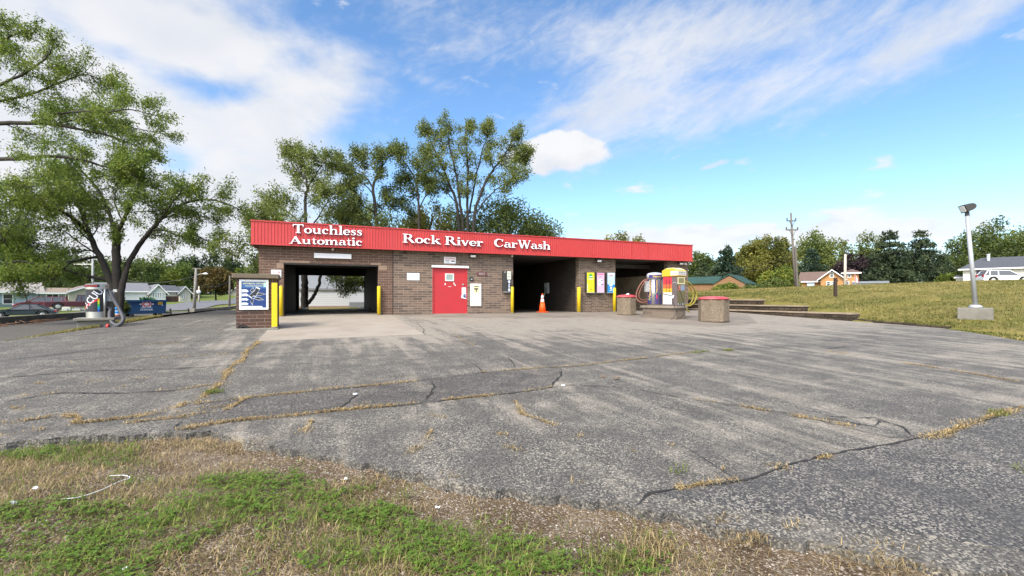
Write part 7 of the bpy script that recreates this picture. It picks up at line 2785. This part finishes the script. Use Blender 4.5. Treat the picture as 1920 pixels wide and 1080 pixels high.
# behind the car wash
BK = [
    ('slender_tree', 'slender tree with ragged tufted crown behind the left end of the red fascia', 36.0, 590, [
        ([(573, 520), (573, 440), (572, 381), (576, 352), (572, 326), (569, 300)], 0.165, 0.040, .35, 12, 1.5),
        ([(576, 352), (590, 330, -.5), (603, 312, -.8), (612, 300, -1)], 0.060, 0.024, .2, 9, 1.3),
        ([(572, 335), (555, 318, .5), (545, 300, .8), (548, 285, 1)], 0.060, 0.024, .2, 9, 1.3),
        ([(573, 430), (550, 405, 1), (525, 390, 1.5), (505, 385, 2)], 0.075, 0.024, .2, 13, 1.9),
        ([(573, 440), (595, 410, -1), (610, 385, -1.5), (620, 370, -2)], 0.075, 0.024, .2, 12, 1.7),
        ([(573, 480), (535, 440, -1), (505, 415, -2), (480, 405, -2.4)], 0.075, 0.024, .2, 13, 1.7),
        ([(573, 500), (620, 440, 1), (645, 415, 1.4)], 0.068, 0.024, .2, 9, 1.5)], 'far', .5),
    ('bent_tree', 'bent dark trunked tree with a hooked top behind the word Touchless', 38.0, 709, [
        ([(712, 540), (710, 450), (703, 387), (700, 352), (707, 330), (716, 312), (715, 294)], 0.180, 0.048, .5, 7, 1.3),
        ([(700, 352), (690, 338, .4), (678, 328, .6), (662, 322, .7), (650, 315, .8), (640, 304, 1)], 0.083, 0.024, .35, 10, 1.3),
        ([(716, 312), (728, 296, -.4), (742, 284, -.6)], 0.045, 0.016, .2, 6, 1.0),
        ([(709, 325), (696, 312, .3), (684, 306, .5), (672, 292, .6)], 0.053, 0.016, .3, 9, 1.3),
        ([(702, 365), (685, 348, -.5), (668, 340, -1), (652, 350, -1.3)], 0.053, 0.016, .25, 9, 1.4),
        ([(705, 400), (680, 385, -.8), (655, 370, -1.2), (640, 390, -1.4)], 0.068, 0.016, .2, 11, 1.6),
        ([(706, 405), (722, 385, .5), (728, 362, .8)], 0.038, 0.016, .3, 6, 1.0),
        ([(709, 440), (685, 410, -1), (670, 395, -1.4)], 0.060, 0.024, .2, 10, 1.6)], 'dark_far', .5),
    ('leaning_tree', 'thin leaning tree with dark tufts left of the big forked tree', 39.0, 786, [
        ([(786, 540), (786, 440), (785, 387), (784, 361), (776, 332), (757, 302), (742, 282)], 0.135, 0.032, .4, 12, 1.4),
        ([(786, 392), (796, 370, -.3), (806, 356, -.5), (800, 330, -.6), (790, 315, -.8)], 0.060, 0.024, .2, 10, 1.3),
        ([(784, 361), (770, 350, .4), (757, 340, .6)], 0.045, 0.016, .2, 6, 1.2),
        ([(786, 420), (765, 400, 1), (750, 385, 1.3)], 0.060, 0.016, .2, 9, 1.4)], 'dark_far', .45),
    ('forked_tree', 'big tree with many upright forked stems and airy crown behind the red fascia', 42.0, 878, [
        ([(872, 560), (862, 440), (856, 381), (841, 340), (820, 292), (806, 262), (798, 248)], 0.180, 0.024, .35, 16, 1.45),
        ([(874, 560), (869, 430), (862, 375), (856, 329), (845, 282), (836, 250), (832, 238)], 0.165, 0.024, .35, 15, 1.4),
        ([(878, 560), (877, 430), (876, 361), (877, 306), (873, 262), (872, 240)], 0.165, 0.024, .35, 15, 1.4),
        ([(882, 560), (888, 430), (895, 381), (917, 330), (943, 294), (957, 268), (964, 250)], 0.180, 0.024, .35, 16, 1.45),
        ([(892, 400, -.5), (918, 366, -.8), (944, 346, -1), (960, 336, -1.2), (975, 328, -1.3)], 0.075, 0.016, .25, 12, 1.3),
        ([(880, 400, .5), (892, 332, .8), (904, 284, 1), (914, 256, 1.2), (918, 240, 1.3)], 0.098, 0.016, .3, 14, 1.4),
        ([(856, 381, .5), (838, 362, .9), (822, 352, 1.2), (808, 345, 1.4)], 0.053, 0.016, .25, 9, 1.4),
        ([(841, 340), (822, 322, -.8), (805, 305, -1.2), (796, 290, -1.4)], 0.053, 0.016, .25, 9, 1.3),
        ([(943, 294), (965, 290, .3), (985, 284, .5)], 0.038, 0.016, .2, 8, 1.2),
        ([(917, 330), (940, 310, .8), (962, 305, 1.2), (978, 296, 1.5)], 0.038, 0.016, .2, 9, 1.2)], 'far', .55),
]
LEAF['dark_far'] = foliage('dull_leaves', (0.052, 0.074, 0.020), (0.122, 0.152, 0.036), (0.215, 0.235, 0.062), .45)
for nm, lab, t0, u0, limbs, lm, tm in BK:
    base = on(u0, t0)
    G = Grower(kids=(6, 10, 5), ang=(52, 48, 42), ratio=(.5, .55, .5), wob=.22, trop=(.08, .03, .0), maxlev=2)
    t, c = traced(nm, lab, t0, base, limbs, BARK, LEAF[lm], 21 if nm != 'forked_tree' else 20, .20, .40, .20, .15, G, tm, n=5)
    cnt += c

# the trunk and the hanging sprays seen through the automatic bay
t0 = 29.0
base = pt(570, 582, t0)
G = Grower(kids=(6, 6, 5), ang=(55, 50, 45), ratio=(.5, .5, .5), wob=.2, trop=(-.1, -.2, -.3), maxlev=2)
t, c = traced('yard_tree', 'stout tree trunk with a curved limb seen through the automatic bay', t0, base, [
    ([(571, 586), (571, 560), (571, 530), (569, 500), (566, 460), (560, 420)], .24, .16, .8, 4, 1.2),
    ([(573, 573), (584, 561, .1), (593, 546, .2), (599, 530, .3), (601, 512, .4), (606, 480, .5)], .12, .08, .8, 4, 1.2),
    ([(601, 500, .4), (620, 500, .8), (640, 512, 1.0), (655, 525, 1.0)], .05, .02, .2, 16, 1.15),
    ([(601, 500, .4), (640, 498, 1.6), (665, 510, 1.9), (680, 520, 2.0)], .05, .02, .2, 14, 1.0),
], BARK, LEAF['far'], 24, .15, .4, .13, .6, G, .45)
cnt += c


def lobes(name, label, u, v0, v1, half_u, tt, leafm, n=9000, size=None, nl=34, squash=1.0, trunk=True, bark=BARK, tmean=.5, group=None, cat='tree', aspect=.55, open_=.0, seed=None, flat=0.0, rz_bias=0.0):
    """a leafy tree or bush of given width and height, its crown an uneven heap of leaf clumps with gaps"""
    s = tt / F
    c = on(u, tt)
    ztop = HB - (v0 - HV) * s
    zbot = HB - (v1 - HV) * s
    t = thing(name, label, cat, c, group=group)
    cz = (ztop + zbot) / 2 - c.z
    rz = (ztop - zbot) / 2
    rx = half_u * s
    L_ = []
    for i in range(nl):
        for _ in range(30):
            p = Vector((rnd.uniform(-1, 1), rnd.uniform(-1, 1), rnd.uniform(-1, 1)))
            r = math.sqrt(p.x ** 2 + p.y ** 2 + (p.z - rz_bias * 0) ** 2)
            if .35 < r < .92:
                break
        rad = rnd.uniform(.17, .36) * (1.15 - .4 * max(0, p.z))
        L_.append((p, rad, min(1, max(0, rnd.gauss(tmean, .18)))))
    w = np.array([l[1] ** 2 for l in L_])
    w /= w.sum()
    k = nrg.choice(len(L_), n, p=w)
    ctr = np.array([tuple(l[0]) for l in L_])[k]
    rad = np.array([l[1] for l in L_])[k]
    tin = np.array([l[2] for l in L_])[k]
    d = nrg.normal(0, 1, (n, 3))
    d /= np.linalg.norm(d, axis=1, keepdims=True)
    d *= (nrg.uniform(0, 1, n) ** .45)[:, None] * nrg.uniform(.85, 1.2, n)[:, None]
    P = ctr + d * rad[:, None]
    if flat:
        P[:, 2] = np.maximum(P[:, 2], -1 + flat)
    P = P * np.array([rx, rx * .85, rz]) + np.array([0, 0, cz])
    tin = np.clip(tin + nrg.normal(0, .12, n), 0, 1)
    size = size or max(.09, tt * .0050)
    n = int(n * 1.25)
    quads('crown', leaf_quads(P, size, aspect, .1), leafm, t, tint=tin)
    if trunk:
        mb = MB()
        hgt = cz + rz
        r0 = max(.08, hgt * .022)
        mb.tube([(0, 0, -.4), (rnd.uniform(-.1, .1), 0, cz * .6), (rnd.uniform(-.2, .2), 0, cz)], [r0 * 1.2, r0 * .9, r0 * .6], 8, cap=False)
        for p, rad_, _ in L_[:16]:
            e = Vector((p.x * rx, p.y * rx * .85, p.z * rz + cz))
            z = cz * rnd.uniform(.55, .95)
            m = Vector((e.x * .4, e.y * .4, z + (e.z - z) * .55))
            mb.tube([(0, 0, z), m, e], [r0 * .5, r0 * .32, r0 * .1], 5, cap=False)
        mb.build('trunk', bark, t, smooth=True)
    return t


def conifer(name, label, u, v0, v1, half_u, tt, leafm, n=9000, levels=17, gap=0.0, group=None, tmean=.5, pw=.85, droop=.35):
    s = tt / F
    c = on(u, tt)
    H = HB - (v0 - HV) * s - c.z
    z0 = max(.2, HB - (v1 - HV) * s - c.z)
    Rm = half_u * s
    t = thing(name, label, 'tree', c, group=group)
    mb = MB().tube([(0, 0, -.4), (0, 0, H * .5), (0, 0, H * .995)], [H * .02, H * .012, .02], 7, cap=False)
    P, C = [], []
    br = []
    for i in range(levels):
        f = (i + rnd.uniform(-.3, .3)) / levels
        z = z0 + (H - z0) * max(0, f)
        Rl = Rm * (max(.03, 1 - f)) ** pw * rnd.uniform(.72, 1.12)
        k = max(4, int(11 * (1 - f) + 4))
        a0 = rnd.uniform(0, 6.28)
        for j in range(k):
            a = a0 + 2 * math.pi * j / k + rnd.uniform(-.25, .25)
            r = Rl * rnd.uniform(.65, 1.15)
            if rnd.random() < gap:
                continue
            pts = [(0, 0, z), (r * .5 * math.cos(a), r * .5 * math.sin(a), z - r * droop * .25), (r * math.cos(a), r * math.sin(a), z - r * droop * .55 + r * .08)]
            br.append((pts, r, min(1, max(0, rnd.gauss(tmean, .18)))))
            mb.tube(pts, [.05 * H / 12, .035 * H / 12, .012], 4, cap=False)
    tot = sum(b[1] for b in br)
    for pts, r, cl in br:
        m = max(4, int(1.5 * n * r / tot))
        A = np.array(pts)
        f = nrg.uniform(0, 1, m) ** .7 * 1.999
        i = f.astype(int)
        w = (f - i)[:, None]
        q = A[i] * (1 - w) + A[i + 1] * w
        wd = .16 * r * (1.1 - f / 2.2)
        q = q + np.stack([nrg.normal(0, 1, m) * wd, nrg.normal(0, 1, m) * wd, nrg.normal(-.25, .5, m) * .09 * r], -1)
        P.append(q)
        C.append(np.clip(cl + nrg.normal(0, .12, m), 0, 1))
    quads('crown', leaf_quads(np.concatenate(P), max(.1, tt * .0058), .38, .15), leafm, t, tint=np.concatenate(C))
    mb.build('trunk', BARK, t, smooth=True)
    return t


# low growth behind the car wash
lobes('bushy_tree', 'rounded dull green tree at the right of the trees behind the fascia', 950, 362, 520, 92, 46, LEAF['green'], 26000, nl=70, size=.24, tmean=.6)
lobes('low_tree', 'soft green growth behind the gap between the two signs', 690, 372, 520, 46, 48, LEAF['far'], 8500, nl=36, tmean=.55)
lobes('low_tree', 'soft green growth behind the foot of the forked tree', 855, 388, 520, 44, 49, LEAF['green'], 7500, nl=34, tmean=.6)
lobes('yellow_bush', 'yellowish bush behind the fascia between leaning and forked trees', 800, 372, 520, 52, 44, LEAF['yellow'], 7000, nl=30, tmean=.5)
lobes('low_tree', 'dark green bushy growth behind the fascia left of the bent tree', 745, 395, 520, 48, 47, LEAF['green'], 6500, nl=30)
lobes('low_tree', 'loose green growth behind the word Touchless', 645, 395, 520, 50, 45, LEAF['far'], 5500, nl=30)
lobes('corner_tree', 'grey green tree behind the left corner of the car wash', 492, 372, 545, 44, 40, LEAF['far'], 6500, nl=34, tmean=.4)
lobes('small_tree', 'small yellow green tree top above the right part of the fascia', 1170, 431, 520, 44, 62, LEAF['yellow'], 7000, nl=34, tmean=.4)
# left background
lobes('garden_tree', 'broad yellow green tree behind the white and beige houses', 315, 488, 575, 50, 92, LEAF['bright'], 9000, nl=44, tmean=.35)
lobes('garden_tree', 'green tree between the white house and the spreading tree', 255, 482, 580, 42, 84, LEAF['green'], 8000, nl=40, tmean=.5)
lobes('rust_tree', 'rust brown rounded tree standing by the street', 405, 501, 556, 29, 82, LEAF['rust'], 7000, nl=36, tmean=.45)
lobes('dark_tree', 'dark tree behind the blue grey house roof at the left', 60, 468, 575, 70, 85, LEAF['green'], 9000, nl=46, tmean=.4)
lobes('dark_tree', 'dark tree behind the beige garage', 165, 478, 575, 58, 88, LEAF['green'], 9000, nl=46, tmean=.35)
lobes('dark_tree', 'dark tree left of the blue grey house, cut by the left edge', -30, 452, 585, 60, 60, LEAF['dark'], 8000, nl=40, tmean=.5)
i = 0
for u, v0, hu, tt, lm, lab in ((285, 478, 38, 150, 'green', 'far tree above the white house roof'), (345, 472, 34, 160, 'dark', 'dark far tree above the beige house'), (395, 470, 36, 165, 'dark', 'dark far tree behind the street lamp pole'),
                               (440, 474, 34, 158, 'dark', 'dark far tree behind the rusty tree'), (478, 482, 36, 140, 'bright', 'yellow green far tree behind the pay pillar'), (212, 480, 40, 150, 'green', 'far tree behind the leaning trunks'),
                               (120, 476, 44, 155, 'green', 'far tree over the garage'), (515, 478, 36, 135, 'green', 'far tree behind the left corner of the brick wall')):
    lobes('hill_tree', lab + ' on the wooded hill', u, v0, 585, hu, tt, LEAF[lm], 6500, nl=40, group='trees on the wooded hill', tmean=.45)
lobes('shrub', 'leafy shrub between the dumpster and the leaning trunks', 228, 556, 592, 13, 24, LEAF['green'], 1500, nl=16, trunk=False, cat='shrub', size=.12, tmean=.6)
# right background
for u, v0, hu, tt, lm, lab in ((1335, 478, 40, 120, 'dark', 'dark backing tree between the spruce and the pine'), (1392, 474, 40, 125, 'dark', 'dark backing tree right of the pine'), (1470, 468, 44, 128, 'green', 'green backing tree behind the olive tree'),
                               (1555, 470, 42, 130, 'dark', 'dark backing tree behind the orange house'), (1640, 472, 42, 126, 'dark', 'dark backing tree left of the tall spruces'), (1775, 468, 40, 120, 'dark', 'dark backing tree right of the tall spruces'), (1700, 470, 40, 124, 'dark', 'dark backing tree between the tall spruces')):
    lobes('backing_tree', lab, u, v0, 555, hu, tt, LEAF[lm], 6000, nl=40, group='trees in the back row on the right', tmean=.5)
lobes('roadside_tree', 'grey green tree just right of the fascia end', 1312, 468, 560, 36, 92, LEAF['green'], 7500, nl=42, tmean=.4)
conifer('dark_pine', 'dark blue green pine right of the fascia behind the green roof', 1362, 455, 552, 37, 84, LEAF['pine'], 9000, 15, .1, pw=.6)
conifer('grey_spruce', 'grey spruce right beside the red fascia end', 1318, 490, 556, 24, 80, LEAF['spruce'], 6000, 15, .0, tmean=.7, pw=.6)
lobes('olive_tree', 'large olive yellow tree left of the tall utility pole', 1432, 440, 556, 58, 88, LEAF['yellow'], 22000, nl=74, tmean=.48)
lobes('lime_bush', 'bright yellow green bush at the foot of the tall utility pole', 1464, 495, 556, 36, 68, LEAF['bright'], 9000, nl=40, trunk=True, cat='bush', tmean=.55)
lobes('dark_shrub', 'dark grey green shrub before the yellow green bush', 1448, 520, 552, 27, 62, LEAF['dark_far'], 4500, nl=26, trunk=False, cat='shrub', tmean=.55)
lobes('leafy_shrub', 'yellow green shrub before the green roofed brick building', 1361, 530, 552, 30, 56, LEAF['bright'], 4000, nl=26, trunk=False, cat='shrub', tmean=.6)
lobes('low_shrub', 'low green shrub between lorry cab and dark shrub', 1412, 533, 556, 22, 58, LEAF['green'], 2500, nl=20, trunk=False, cat='shrub', tmean=.6)
lobes('pale_tree', 'pale airy tree right of the tall utility pole', 1530, 434, 552, 48, 105, LEAF['green'], 11000, nl=56, tmean=.72)
conifer('dark_spruce', 'dark spruce between the tall utility pole and the orange house', 1522, 462, 552, 36, 92, LEAF['pine'], 7000, 15, .05, pw=.6)
lobes('purple_tree', 'dark purple leaved tree behind the orange brick house', 1598, 474, 552, 38, 84, LEAF['purple'], 8500, nl=44, tmean=.5)
lobes('hazy_tree', 'thin grey green tree above the purple leaved tree', 1632, 434, 552, 30, 112, LEAF['dark_far'], 5000, nl=40, tmean=.55)
lobes('hazy_tree', 'second thin grey tree between the pale tree and the purple one', 1585, 446, 552, 22, 112, LEAF['dark_far'], 3200, nl=30, tmean=.6)
conifer('tall_spruce', 'left one of the two tall spruces on the bank', 1668, 427, 552, 56, 74, LEAF['spruce'], 13000, 18, .06, tmean=.55, pw=.55)
conifer('tall_spruce', 'right and fuller one of the two tall spruces, nearest the light pole', 1725, 428, 552, 62, 74, LEAF['spruce'], 14000, 18, .05, tmean=.5, pw=.6)
lobes('broad_tree', 'broad green tree behind the lamp of the light pole', 1805, 436, 552, 46, 82, LEAF['green'], 9500, nl=50, tmean=.45)
lobes('broad_tree', 'broad green tree over the roof of the white cottage', 1880, 412, 552, 62, 84, LEAF['green'], 14000, nl=64, tmean=.45)
lobes('broad_tree', 'green tree cut by the right edge of the photo', 1955, 398, 552, 62, 88, LEAF['far'], 11000, nl=60, tmean=.55)
lobes('garden_bush', 'small bright bush right of the tall spruces', 1775, 505, 552, 18, 68, LEAF['bright'], 2500, nl=20, trunk=False, cat='bush', tmean=.3)
print('leaves', cnt)
